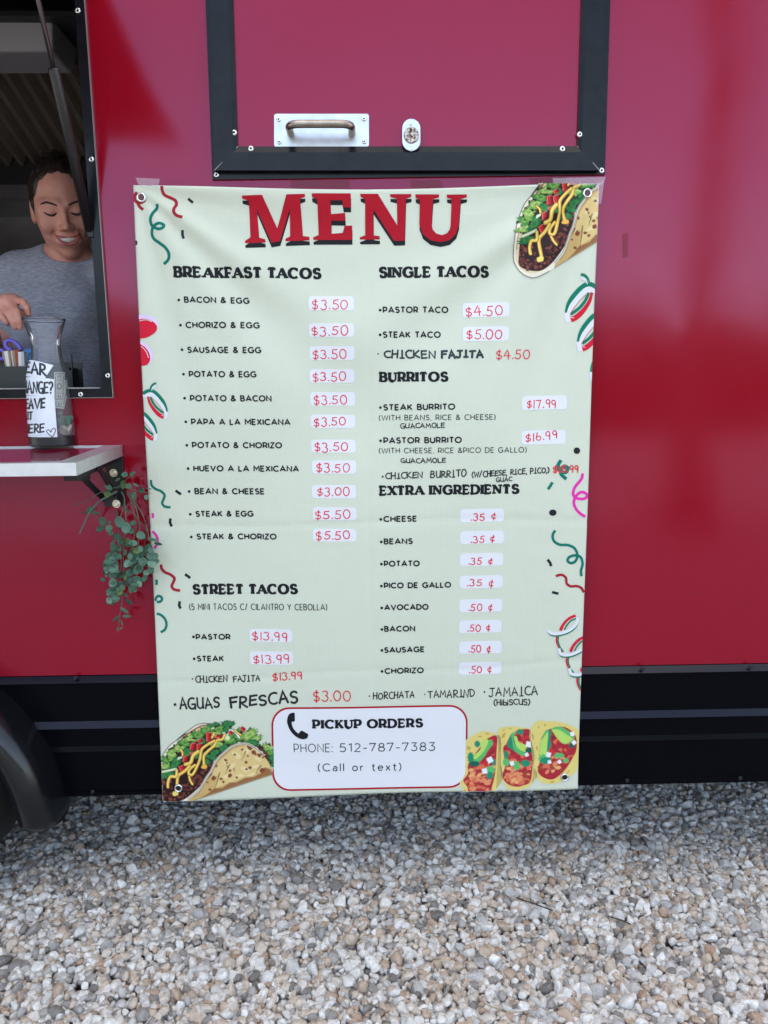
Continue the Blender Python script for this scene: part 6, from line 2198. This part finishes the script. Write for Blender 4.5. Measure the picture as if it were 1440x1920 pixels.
b.box((xl, TRY + 0.003, tz), (xr2 - 0.003, TRY + 0.087, tz + 0.003))
b.build('tray', pm('tray_black', (0.012, 0.012, 0.014), 0.4), org)


def cardbox(name, quad, y, dep, mats, label, cat):
    """A small carton: quad is its visible face tl,tr,br,bl (ZJ coordinates); strips of colour across it."""
    b = MB()
    q = [W(*ZJ(*c), y) for c in quad]
    n = len(mats)
    for i in range(n):
        a, c = i / n, (i + 1) / n
        f_ = [lerp(q[0], q[1], a), lerp(q[0], q[1], c), lerp(q[3], q[2], c), lerp(q[3], q[2], a)]
        b.cur = i
        b.hexa(f_, [p + Vector((0, dep, 0)) for p in f_])
    o = b.build(name, mats)
    return tag(o, label, cat)


KR = pm('kraft_card', (0.36, 0.25, 0.15), 0.7)
WH = pm('white_card', (0.70, 0.68, 0.66), 0.6)
RD = pm('red_card', (0.30, 0.05, 0.03), 0.55)
BL = pm('blue_card', (0.01, 0.13, 0.42), 0.4)
CYN = pm('cyan_print', (0.10, 0.50, 0.62), 0.4)
GY = pm('grey_card', (0.42, 0.43, 0.46), 0.5)
cardbox('matchbox', [(28, 545), (118, 530), (150, 760), (72, 760)], TRY + 0.02, 0.03, [KR, WH, WH, KR], 'kraft and white small carton leaning at the left of the organizer', 'carton')
cardbox('matchbox', [(122, 535), (245, 515), (262, 760), (160, 760)], TRY + 0.025, 0.03, [WH, KR, RD, RD], 'brown and red small carton beside the kraft carton in the organizer', 'carton')
cardbox('sticky_note_pad', [(232, 550), (305, 542), (318, 760), (240, 760)], TRY + 0.012, 0.03, [WH, GY], 'small white and grey carton in front of the red carton in the organizer', 'carton')
cb = cardbox('blue_carton', [(296, 520), (410, 498), (420, 760), (322, 760)], TRY + 0.03, 0.03, [BL], 'bright blue carton with a cyan outline print behind the jar', 'carton')
P = Print(base=0.0006, clip=False, put=lambda x, y, l: W(x, y, TRY + 0.03 - l))
P.stroke([ZJ(395, 530), ZJ(352, 575), ZJ(390, 635)], 0.9, CYN)
P.stroke([ZJ(330, 690), ZJ(345, 680), ZJ(360, 690)], 0.9, CYN)
P.build('print_mark', cb)
sc_ = thing('scissors', W(10, 660, TRY + 0.05), 'scissors with purple loop handles standing in the organizer', 'scissors')
PUR = pm('purple_plastic', (0.16, 0.12, 0.55), 0.35)
for lp in ([(150, 520), (95, 500), (68, 450), (85, 410), (130, 400), (190, 420), (240, 470), (275, 530)], [(-60, 560), (-20, 525), (20, 525), (55, 560), (45, 640), (0, 630), (-40, 610), (-60, 560)]):
    b = MB()
    b.tube([W(*ZJ(*p), TRY + 0.05) for p in catmull(lp, 6)], 0.0042, 10)
    b.build('handle', PUR, sc_, smooth=True)
b = MB()
for a, c in (((120, 515), (230, 850)), ((60, 600), (240, 860))):
    b.bar(W(*ZJ(*a), TRY + 0.052), W(*ZJ(*c), TRY + 0.056), 0.008, 0.0015)
b.build('blade', STEEL, sc_)

# ================================================================== TWIGS ON THE GRAVEL
def ground_pt(px, py, z):
    d = fw * F_PX + rt * (px - 720) - up * (py - 960)
    return CAM + d * ((z - CAM.z) / d.z)


for lab, pts, r_ in (('short dark twig lying on the gravel below the right taco print', [(968, 1683), (1000, 1694), (1036, 1707)], 0.0014),
                     ('dark twig lying on the gravel, nearer the right side', [(1140, 1718), (1165, 1725), (1182, 1733)], 0.0013),
                     ('dry upright grass stem poking from the gravel on the right', [(1252, 1652), (1250, 1625), (1244, 1590)], 0.0009),
                     ('thin pale dry straw lying on the near gravel', [(905, 1880), (950, 1900), (1010, 1893)], 0.0009)):
    b = MB()
    b.tube([ground_pt(x, y, GZ + 0.020 + 0.004 * i) for i, (x, y) in enumerate(pts)], r_, 6)
    nm = 'grass_stem' if 'grass' in lab else 'straw' if 'straw' in lab else 'twig'
    o = b.build(nm, pm(nm + '_bark', (0.04, 0.03, 0.025) if nm == 'twig' else (0.30, 0.23, 0.15), 0.8))
    tag(o, lab, nm.replace('_', ' '))

# ================================================================== PERSON IN THE WINDOW
def smin(a, b, k):
    h = np.clip(0.5 + 0.5 * (b - a) / k, 0, 1)
    return b + (a - b) * h - k * h * (1 - h)


def smax(a, b, k):
    return -smin(-a, -b, k)


def ell(p, c, r):
    q = (p - np.array(c, np.float32))
    r = np.array(r, np.float32)
    k0 = np.sqrt(((q / r) ** 2).sum(-1))
    k1 = np.sqrt(((q / (r * r)) ** 2).sum(-1)) + 1e-9
    return k0 * (k0 - 1) / k1


def cap(p, a, b_, ra, rb):
    a, b_ = np.array(a, np.float32), np.array(b_, np.float32)
    ba = b_ - a
    h = np.clip(((p - a) @ ba) / (ba @ ba), 0, 1)
    return np.sqrt(((p - a - h[..., None] * ba) ** 2).sum(-1)) - (ra + (rb - ra) * h)


def surface(fn, lo, hi, h, B=16):
    lo, hi = np.array(lo, np.float32), np.array(hi, np.float32)
    n = np.ceil((hi - lo) / h / B).astype(int) * B + 1
    Fd = np.full(tuple(n), 1.0, np.float32)
    nbk = (n - 1) // B
    cc = np.stack(np.meshgrid(*[lo[i] + (np.arange(nbk[i]) + 0.5) * B * h for i in range(3)], indexing='ij'), -1)
    dc = fn(cc.reshape(-1, 3).astype(np.float32)).reshape(nbk)
    rad = B * h * 0.5 * 1.7321 * 1.25 + 0.012
    for i in range(nbk[0]):
        for j in range(nbk[1]):
            for k in range(nbk[2]):
                s = tuple(slice(q * B, q * B + B + 1) for q in (i, j, k))
                if abs(dc[i, j, k]) > rad:
                    if dc[i, j, k] < 0:
                        Fd[s] = np.minimum(Fd[s], dc[i, j, k])
                    continue
                ax = [lo[t] + np.arange(q * B, q * B + B + 1) * h for t, q in enumerate((i, j, k))]
                g_ = np.stack(np.meshgrid(*ax, indexing='ij'), -1).astype(np.float32)
                Fd[s] = fn(g_.reshape(-1, 3)).reshape(g_.shape[:3])
    ins = Fd < 0
    act = np.zeros(tuple(n - 1), bool)
    cnt = np.zeros(tuple(n - 1), np.int8)
    for dx in (0, 1):
        for dy in (0, 1):
            for dz in (0, 1):
                cnt += ins[dx:n[0] - 1 + dx, dy:n[1] - 1 + dy, dz:n[2] - 1 + dz]
    act = (cnt > 0) & (cnt < 8)
    ci = np.argwhere(act)
    idx = -np.ones(tuple(n - 1), np.int32)
    idx[tuple(ci.T)] = np.arange(len(ci))
    acc = np.zeros((len(ci), 3))
    num = np.zeros(len(ci))
    cor = [(a, b_, c) for a in (0, 1) for b_ in (0, 1) for c in (0, 1)]
    for a in cor:
        for t in range(3):
            if a[t] == 1:
                continue
            e = list(a)
            e[t] = 1
            fa = Fd[tuple((ci + a).T)]
            fb = Fd[tuple((ci + e).T)]
            m = (fa < 0) != (fb < 0)
            tt = np.where(m, fa / np.where(m, fa - fb, 1), 0)
            pos = np.array(a, float) + np.outer(tt, np.array(e) - np.array(a))
            acc[m] += pos[m]
            num[m] += 1
    vv = lo + (ci + acc / num[:, None]) * h
    quads = []
    for t in range(3):
        u, w = (t + 1) % 3, (t + 2) % 3
        sl0 = [slice(1, -1)] * 3
        A = ins.take(np.arange(0, n[t] - 1), axis=t)
        Bm = ins.take(np.arange(1, n[t]), axis=t)
        ed = np.argwhere(A != Bm)
        ed = ed[(ed[:, u] > 0) & (ed[:, w] > 0) & (ed[:, u] < n[u] - 1) & (ed[:, w] < n[w] - 1)]
        fl = A[tuple(ed.T)]
        q = []
        for du, dw in ((1, 1), (0, 1), (0, 0), (1, 0)):
            o = ed.copy()
            o[:, u] -= du
            o[:, w] -= dw
            q.append(idx[tuple(o.T)])
        q = np.stack(q, 1)
        q[~fl] = q[~fl][:, ::-1]
        quads.append(q)
    return vv, np.concatenate(quads)


def V3(v):
    return np.array((v.x, v.y, v.z), np.float32)


HC = V3(W(118, 393, 0.42))
pa, ya, ra_ = R(21), R(20), R(6.5)
Rp = np.array([[1, 0, 0], [0, math.cos(pa), math.sin(pa)], [0, -math.sin(pa), math.cos(pa)]])
Ry = np.array([[math.cos(ya), math.sin(ya), 0], [-math.sin(ya), math.cos(ya), 0], [0, 0, 1]])
Rr = np.array([[math.cos(ra_), 0, -math.sin(ra_)], [0, 1, 0], [math.sin(ra_), 0, math.cos(ra_)]])
HM = np.diag([1, -1, 1]) @ Rr @ Ry @ Rp
HS = 0.90


def to_head(p):
    return ((p - HC) @ HM / HS).astype(np.float32)


def from_head(q):
    return HC + HM @ (np.array(q) * HS)


def head_sdf(p):
    q = to_head(p)
    s = q.copy()
    s[..., 0] = np.abs(s[..., 0])
    d = ell(q, (0, -0.016, 0.038), (0.073, 0.092, 0.083))
    d = smin(d, ell(q, (0, 0.022, -0.030), (0.057, 0.066, 0.084)), 0.020)
    d = smin(d, ell(s, (0.044, 0.004, -0.046), (0.018, 0.036, 0.036)), 0.026)
    d = smin(d, ell(s, (0.050, 0.034, -0.006), (0.018, 0.034, 0.036)), 0.022)
    d = smin(d, ell(q, (0, 0.054, -0.099), (0.022, 0.025, 0.019)), 0.022)
    d = smin(d, ell(s, (0.040, 0.060, -0.030), (0.022, 0.022, 0.020)), 0.016)       # smiling cheeks
    d = smin(d, cap(s, (0.012, 0.079, 0.022), (0.042, 0.066, 0.024), 0.0075, 0.0065), 0.018)  # brow
    d = smax(d, -ell(s, (0.031, 0.096, 0.006), (0.016, 0.015, 0.010)), 0.010)
    d = smin(d, ell(s, (0.031, 0.071, 0.004), (0.015, 0.013, 0.012)), 0.005)          # lids
    d = smin(d, cap(q, (0, 0.084, 0.012), (0, 0.102, -0.028), 0.0060, 0.0075), 0.012)
    d = smin(d, ell(q, (0, 0.103, -0.032), (0.0115, 0.011, 0.0095)), 0.006)
    d = smin(d, ell(s, (0.0130, 0.092, -0.035), (0.0075, 0.010, 0.0072)), 0.005)
    d = smin(d, ell(q, (0, 0.078, -0.068), (0.034, 0.017, 0.018)), 0.012)             # mouth mound
    d = smax(d, -cap(s, (0.031, 0.074, -0.042), (0.036, 0.068, -0.062), 0.0028, 0.003), 0.008)  # smile line
    d = smax(d, -ell(q, (0, 0.094, -0.0655 + 0.0), (0.0255, 0.012, 0.0065)), 0.004)
    e = ell(s, (0.075, -0.006, -0.004), (0.009, 0.020, 0.031))
    e = smax(e, -ell(s, (0.086, -0.004, 0.000), (0.007, 0.011, 0.019)), 0.004)
    d = smin(d, e, 0.006)
    return d * HS


NB = V3(W(118, 486, 0.495))
SHL, SHR = V3(W(30, 523, 0.485)), V3(W(206, 520, 0.485))
CH = V3(W(118, 585, 0.485))
WA = V3(W(117, 700, 0.485))
FLOOR = 0.34
HIP = np.array((WA[0] + 0.005, 0.50, FLOOR + 0.70), np.float32)
ELB = V3(W(-12, 690, 0.40))
WRI = V3(W(-34, 588, 0.165))
ELR = V3(W(262, 700, 0.46))
WRR = ELR + np.array((0.0, -0.02, -0.22), np.float32)


def KP(x, y, d):
    return V3(W(x, y, d))


FING = [  # knuckle, middle, tip rows (little finger first), then thumb
    [KP(-12, 582, 0.125), KP(4, 594, 0.112), KP(11, 602, 0.108), KP(15, 607, 0.110)],
    [KP(0, 571, 0.120), KP(16, 588, 0.100), KP(24, 603, 0.096), KP(28, 614, 0.100)],
    [KP(14, 564, 0.120), KP(30, 583, 0.098), KP(36, 601, 0.094), KP(39, 615, 0.099)],
    [KP(27, 562, 0.128), KP(43, 566, 0.108), KP(51, 577, 0.102), KP(54, 589, 0.106)],
    [KP(8, 585, 0.148), KP(30, 584, 0.130), KP(42, 588, 0.122), KP(47, 594, 0.121)]]
FR = [(0.0080, 0.0072, 0.0062, 0.0052), (0.0088, 0.0078, 0.0068, 0.0058), (0.0090, 0.0080, 0.0070, 0.0060), (0.0088, 0.0078, 0.0068, 0.0058), (0.0115, 0.0098, 0.0085, 0.0068)]


def torso_sdf(p):
    d = ell(p, CH + (0, 0, 0.02), (0.135, 0.095, 0.142))
    s = ell(p, CH + (-0.055, -0.060, -0.005), (0.052, 0.042, 0.050))
    s2 = ell(p, CH + (0.055, -0.060, -0.005), (0.052, 0.042, 0.050))
    d = smin(smin(d, s, 0.04), s2, 0.04)
    d = smin(d, ell(p, WA, (0.119, 0.092, 0.16)), 0.06)
    d = smin(d, ell(p, HIP, (0.150, 0.105, 0.13)), 0.06)
    d = smin(d, cap(p, NB + (-0.02, 0.005, -0.035), SHL + (0.012, 0, 0.006), 0.045, 0.046), 0.03)
    d = smin(d, cap(p, NB + (0.02, 0.005, -0.035), SHR + (-0.012, 0, 0.006), 0.045, 0.046), 0.03)
    return d


def body_sdf(p):
    d = torso_sdf(p)
    d = smin(d, cap(p, NB + (0.0, 0.005, -0.03), HC + np.array((-0.004, 0.03, -0.075), np.float32), 0.052, 0.046), 0.03)
    d = smin(d, head_sdf(p), 0.012)
    for sh, el, wr in ((SHL, ELB, WRI), (SHR, ELR, WRR)):
        d = smin(d, cap(p, sh, el, 0.047, 0.036), 0.025)
        d = smin(d, cap(p, el, wr, 0.036, 0.024), 0.015)
    # right hand (seen), draped over with separate fingers
    pk = (FING[0][0] + FING[3][0]) / 2
    d = smin(d, cap(p, WRI, FING[1][0], 0.022, 0.015), 0.012)
    d = smin(d, cap(p, WRI, FING[2][0], 0.022, 0.015), 0.010)
    d = smin(d, cap(p, WRI + (0, 0, -0.004), FING[0][0], 0.020, 0.012), 0.008)
    d = smin(d, cap(p, WRI, FING[3][0], 0.020, 0.013), 0.008)
    for fg, fr_ in zip(FING, FR):
        f_ = None
        for i in range(3):
            c = cap(p, fg[i], fg[i + 1], fr_[i], fr_[i + 1])
            f_ = c if f_ is None else smin(f_, c, 0.003)
        d = smin(d, f_, 0.0035)
    # left hand hanging
    d = smin(d, cap(p, WRR, WRR + np.array((0, -0.03, -0.07), np.float32), 0.022, 0.018), 0.012)
    for i in range(4):
        a = WRR + np.array((-0.024 + 0.016 * i, -0.03, -0.085), np.float32)
        d = smin(d, cap(p, a, a + np.array((0, -0.01, -0.065), np.float32), 0.009, 0.006), 0.004)
    a = WRR + np.array((-0.022, -0.03, -0.04), np.float32)
    d = smin(d, cap(p, a, a + np.array((-0.02, -0.025, -0.035), np.float32), 0.010, 0.007), 0.004)
    for sx in (-1, 1):
        hp_ = HIP + np.array((0.075 * sx, 0, -0.05), np.float32)
        kn = np.array((HIP[0] + 0.085 * sx, 0.48, FLOOR + 0.39), np.float32)
        an = np.array((HIP[0] + 0.09 * sx, 0.53, FLOOR + 0.07), np.float32)
        d = smin(d, cap(p, hp_, kn, 0.082, 0.052), 0.03)
        d = smin(d, cap(p, kn, an, 0.052, 0.034), 0.02)
        d = smin(d, cap(p, an + np.array((0, 0.03, -0.04), np.float32), an + np.array((0.01 * sx, -0.15, -0.045), np.float32), 0.03, 0.024), 0.02)
    return d


SLV = ELB * 0.45 + SHL * 0.55
SLR = ELR * 0.42 + SHR * 0.58


def shirt_sdf(p):
    d = torso_sdf(p)
    d = smin(d, cap(p, SHL, SLV, 0.047, 0.047), 0.03)
    d = smin(d, cap(p, SHR, SLR, 0.047, 0.047), 0.03)
    # soft drapes
    wv = 0.006 * np.sin(p[..., 2] * 55 + p[..., 0] * 38 + 3 * np.sin(p[..., 0] * 17)) * np.clip((CH[2] + 0.02 - p[..., 2]) / 0.15, 0, 1)
    wv = wv + 0.002 * np.sin(p[..., 0] * 70 - p[..., 2] * 40)
    d = d - 0.0085 + wv
    nc = V3(W(127, 455, 0.42))
    d = smax(d, -ell(p, nc, (0.066, 0.17, 0.046)), 0.006)
    d = smax(d, (HIP[2] - 0.10) - p[..., 2], 0.004)
    return d


def hair_sdf(p):
    q = to_head(p)
    d = ell(q, (0, -0.018, 0.039), (0.0775, 0.096, 0.0868))
    pl_ = -(-0.969 * q[..., 1] + 0.248 * q[..., 2] + 0.0300) + 0.0006 * np.sin(q[..., 0] * 170)
    d = smax(d, pl_, 0.016)
    d = d + 0.0011 * np.sin(q[..., 0] * 260 + 25 * q[..., 1]) + 0.0006 * np.sin(q[..., 0] * 520)
    bn = ell(q, (0.000, -0.066, 0.118), (0.036, 0.034, 0.026)) + 0.003 * np.sin(q[..., 0] * 150 + q[..., 2] * 90) * np.sin(q[..., 1] * 130)
    d = smin(d, bn, 0.008)
    sb = cap(np.abs(q) * np.array((1, 0, 0), np.float32) + q * np.array((0, 1, 1), np.float32), (0.0705, 0.022, 0.022), (0.069, 0.020, -0.016), 0.008, 0.003)
    return smin(d, sb, 0.006)


SKIN = pm('skin', (0.58, 0.265, 0.20), 0.45, 0, 0.45, sub=0.15, var=(60, 0.07), bump=(300, 0.06, 0.001))
HAIR = pm('dark_hair', (0.022, 0.013, 0.010), 0.42, 0, 0.4, var=(120, 0.5))


def heather():
    m = pm('heather_shirt', (0.36, 0.375, 0.43), 0.9, 0, 0.15)
    nt = m.node_tree
    b = nt.nodes['Principled BSDF']
    tc = nt.nodes['Texture Coordinate']
    mp = nt.nodes.new('ShaderNodeMapping')
    mp.inputs['Scale'].default_value = (90, 90, 420)
    nt.links.new(tc.outputs['Object'], mp.inputs[0])
    n = nt.nodes.new('ShaderNodeTexNoise')
    n.inputs['Scale'].default_value = 1.0
    n.inputs['Detail'].default_value = 4
    nt.links.new(mp.outputs[0], n.inputs['Vector'])
    cr = nt.nodes.new('ShaderNodeValToRGB')
    cr.color_ramp.elements[0].position = 0.36
    cr.color_ramp.elements[0].color = (0.245, 0.255, 0.31, 1)
    cr.color_ramp.elements[1].position = 0.64
    cr.color_ramp.elements[1].color = (0.38, 0.39, 0.46, 1)
    nt.links.new(n.outputs[0], cr.inputs[0])
    nt.links.new(cr.outputs[0], b.inputs['Base Color'])
    return m


person = thing('person', (float(HIP[0]), 0.50, FLOOR), 'smiling person in a grey t-shirt, dark hair tied up, inside the serving window', 'person')
vv, qq = surface(body_sdf, (HIP[0] - 0.34, 0.03, FLOOR - 0.01), (HIP[0] + 0.38, 0.68, HC[2] + 0.14), 0.0042)
mesh('body', [tuple(p) for p in vv], qq.tolist(), SKIN, person, smooth=True)
vv, qq = surface(shirt_sdf, (HIP[0] - 0.32, 0.28, HIP[2] - 0.13), (HIP[0] + 0.36, 0.68, NB[2] + 0.06), 0.0055)
mesh('shirt', [tuple(p) for p in vv], qq.tolist(), heather(), person, smooth=True)
vv, qq = surface(hair_sdf, HC - 0.15, HC + np.array((0.15, 0.17, 0.18)), 0.0036)
hair = mesh('hair', [tuple(p) for p in vv], qq.tolist(), HAIR, person, smooth=True)
# trousers
def pants_sdf(p):
    d = ell(p, HIP, (0.150, 0.105, 0.13))
    for sx in (-1, 1):
        hp_ = HIP + np.array((0.075 * sx, 0, -0.05), np.float32)
        kn = np.array((HIP[0] + 0.085 * sx, 0.48, FLOOR + 0.39), np.float32)
        an = np.array((HIP[0] + 0.09 * sx, 0.53, FLOOR + 0.07), np.float32)
        d = smin(d, cap(p, hp_, kn, 0.082, 0.052), 0.03)
        d = smin(d, cap(p, kn, an, 0.052, 0.038), 0.02)
    d = smax(d - 0.007, p[..., 2] - (HIP[2] + 0.06), 0.004)
    return d


vv, qq = surface(pants_sdf, (HIP[0] - 0.28, 0.30, FLOOR), (HIP[0] + 0.28, 0.68, HIP[2] + 0.10), 0.009)
mesh('trousers', [tuple(p) for p in vv], qq.tolist(), pm('dark_trousers', (0.02, 0.02, 0.028), 0.8), person, smooth=True)


def face_pt(x, z, lift=0.0):
    ys = np.linspace(0.135, 0.0, 136)
    pts = np.array([from_head((x, y, z)) for y in ys], np.float32)
    d = head_sdf(pts)
    k = int(np.argmax(d < 0))
    return Vector(from_head((x, ys[k] + lift, z)))


def face_line(name, pts, r, m, lift=0.0, r_end=None, n=4):
    b = MB()
    q = catmull(pts, n)
    N_ = len(q)
    rr_ = [r * (0.35 + 0.65 * math.sin(math.pi * min(1, max(0, 0.08 + 0.84 * i / (N_ - 1))))) for i in range(N_)]
    b.tube([face_pt(x, z, lift) for x, z in q], rr_, 7)
    return b.build(name, m, person, smooth=True)


BROW = pm('brow_dark', (0.018, 0.010, 0.008), 0.7)
LIP = pm('lip', (0.42, 0.095, 0.10), 0.3, 0, 0.5)
for sx in (-1, 1):
    face_line('eyebrow', [(sx * 0.0135, 0.0190), (sx * 0.024, 0.0235), (sx * 0.039, 0.0265), (sx * 0.052, 0.0215)], 0.0024, BROW)
    face_line('eyelashes', [(sx * 0.0165, 0.0015), (sx * 0.024, -0.0030), (sx * 0.034, -0.0040), (sx * 0.047, 0.0020)], 0.0030, BROW)
face_line('upper_lip', [(-0.0315, -0.0520), (-0.018, -0.0575), (-0.004, -0.0590), (0, -0.0600), (0.004, -0.0590), (0.018, -0.0575), (0.0315, -0.0520)], 0.0029, LIP)
face_line('lower_lip', [(-0.0305, -0.0540), (-0.017, -0.0715), (0, -0.0765), (0.017, -0.0715), (0.0305, -0.0540)], 0.0036, LIP)
b = MB()
tt = []
for k in range(11):
    u_ = -1 + 2 * k / 10
    tt.append(Vector(from_head((0.0245 * u_, 0.0890 - 0.012 * u_ * u_, -0.0650 + 0.0065 * u_ * u_))))
b.tube(tt, [0.0022 + 0.0040 * math.sqrt(max(0, 1 - (-1 + 2 * k / 10) ** 2)) for k in range(11)], 8)
b.build('teeth', pm('teeth', (0.66, 0.62, 0.55), 0.3), person, smooth=True)
for i in range(26):
    pass
# loose strands over the crown and round the bun
b = MB()
hr = random.Random(9)
for i in range(34):
    x0_ = hr.uniform(-0.066, 0.066)
    p0_ = np.array((x0_, 0.066 - 6.0 * x0_ * x0_ + hr.uniform(-0.012, 0.0) - 0.012, 0.106 - 5.0 * x0_ * x0_))
    p2_ = np.array((hr.uniform(-0.03, 0.03), -0.06, 0.112 + hr.uniform(-0.01, 0.008)))
    md_ = (p0_ + p2_) / 2 + np.array((x0_ * 0.25, 0, 0.022 + hr.uniform(0, 0.004)))
    b.tube([Vector(from_head(q)) for q in (p0_, (p0_ + md_) / 2 + (0, 0, 0.006), md_, (md_ + p2_) / 2 + (0, 0, 0.004), p2_)], 0.0006, 4)
for i in range(5):
    a = hr.uniform(0, 6.28)
    c_ = np.array((0.004 + 0.036 * math.cos(a), -0.072, 0.105 + 0.03 * math.sin(a)))
    b.tube([Vector(from_head(q)) for q in (c_, c_ + np.array((hr.uniform(-0.012, 0.012), 0.01, 0.012)), c_ + np.array((hr.uniform(-0.03, 0.03), 0.012, hr.uniform(0.006, 0.026))))], 0.0005, 4)
b.build('hair_strands', HAIR, hair, smooth=True)

# ================================================================== ACROSS THE YARD (seen mirrored in the glossy sheet)
BARK = pm('bark', (0.09, 0.07, 0.055), 0.9, bump=(14, 0.8, 0.05), var=(6, 0.3))
LEAFG = pm('tree_leaf', (0.05, 0.085, 0.03), 0.6)
tree = thing('tree', (2.6, -4.3, GZ), 'tall tree with a leaning bare trunk and a high crown across the gravel yard', 'tree')
b = MB()
TXY = Vector((-0.45, 0.7, 0))
b.tube([Vector(q) + TXY for q in ((3.05, -5.0, GZ - 0.05), (3.0, -5.0, 1.2), (3.12, -5.05, 2.4), (3.22, -5.1, 3.8), (3.1, -5.2, 5.4), (3.3, -5.4, 7.2))], [0.15, 0.115, 0.105, 0.11, 0.10, 0.06], 14)
for i in range(6):
    a = i * 1.05
    b.tube([Vector(q) + TXY for q in ((3.15, -5.2, 5.0 + 0.25 * i), (3.15 + 0.9 * math.cos(a), -5.2 + 0.9 * math.sin(a), 5.9 + 0.2 * i), (3.15 + 1.9 * math.cos(a), -5.2 + 1.9 * math.sin(a), 6.6 + 0.2 * i))], [0.07, 0.05, 0.02], 8)
b.build('trunk', BARK, tree, smooth=True)


def leaf_cloud(name, parent, m, centers, n, s, seed):
    rs = np.random.RandomState(seed)
    v, f = [], []
    for i in range(n):
        c, r = centers[rs.randint(len(centers))]
        d = rs.normal(size=3)
        d /= np.linalg.norm(d)
        p = np.array(c) + d * np.array(r) * rs.uniform(0.55, 1.05)
        a, e = rs.normal(size=3), rs.normal(size=3)
        a /= np.linalg.norm(a)
        e -= a * (e @ a)
        e /= np.linalg.norm(e)
        k = len(v)
        q = s * rs.uniform(0.6, 1.3)
        v += [tuple(p + a * q), tuple(p + e * q * 0.5), tuple(p - a * q), tuple(p - e * q * 0.5)]
        f.append((k, k + 1, k + 2, k + 3))
    return mesh(name, v, f, m, parent)


cr_ = random.Random(2)
leaf_cloud('crown', tree, LEAFG, [((3.2 + cr_.uniform(-2, 2), -5.6 + cr_.uniform(-1.6, 1.2), 7.2 + cr_.uniform(-0.9, 1.4)), (0.9, 0.9, 0.6)) for _ in range(14)], 7000, 0.13, 4)
wc_ = random.Random(6)
cen = []
for i in range(70):
    x_ = -34 + i * 1.0 + wc_.uniform(-0.4, 0.4)
    h_ = wc_.uniform(2.2, 3.6)
    cen.append(((x_, -24 + wc_.uniform(-2, 1), 1.6), (1.4, 1.2, 1.6)))
    cen.append(((x_, -24.5 + wc_.uniform(-2, 1), h_), (1.5, 1.2, 1.1)))
w_ = leaf_cloud('woods', None, pm('woods_leaf', (0.035, 0.06, 0.022), 0.7), cen, 60000, 0.22, 8)
w_['label'] = 'dark green belt of trees across the yard'
tag(w_, kind='stuff')
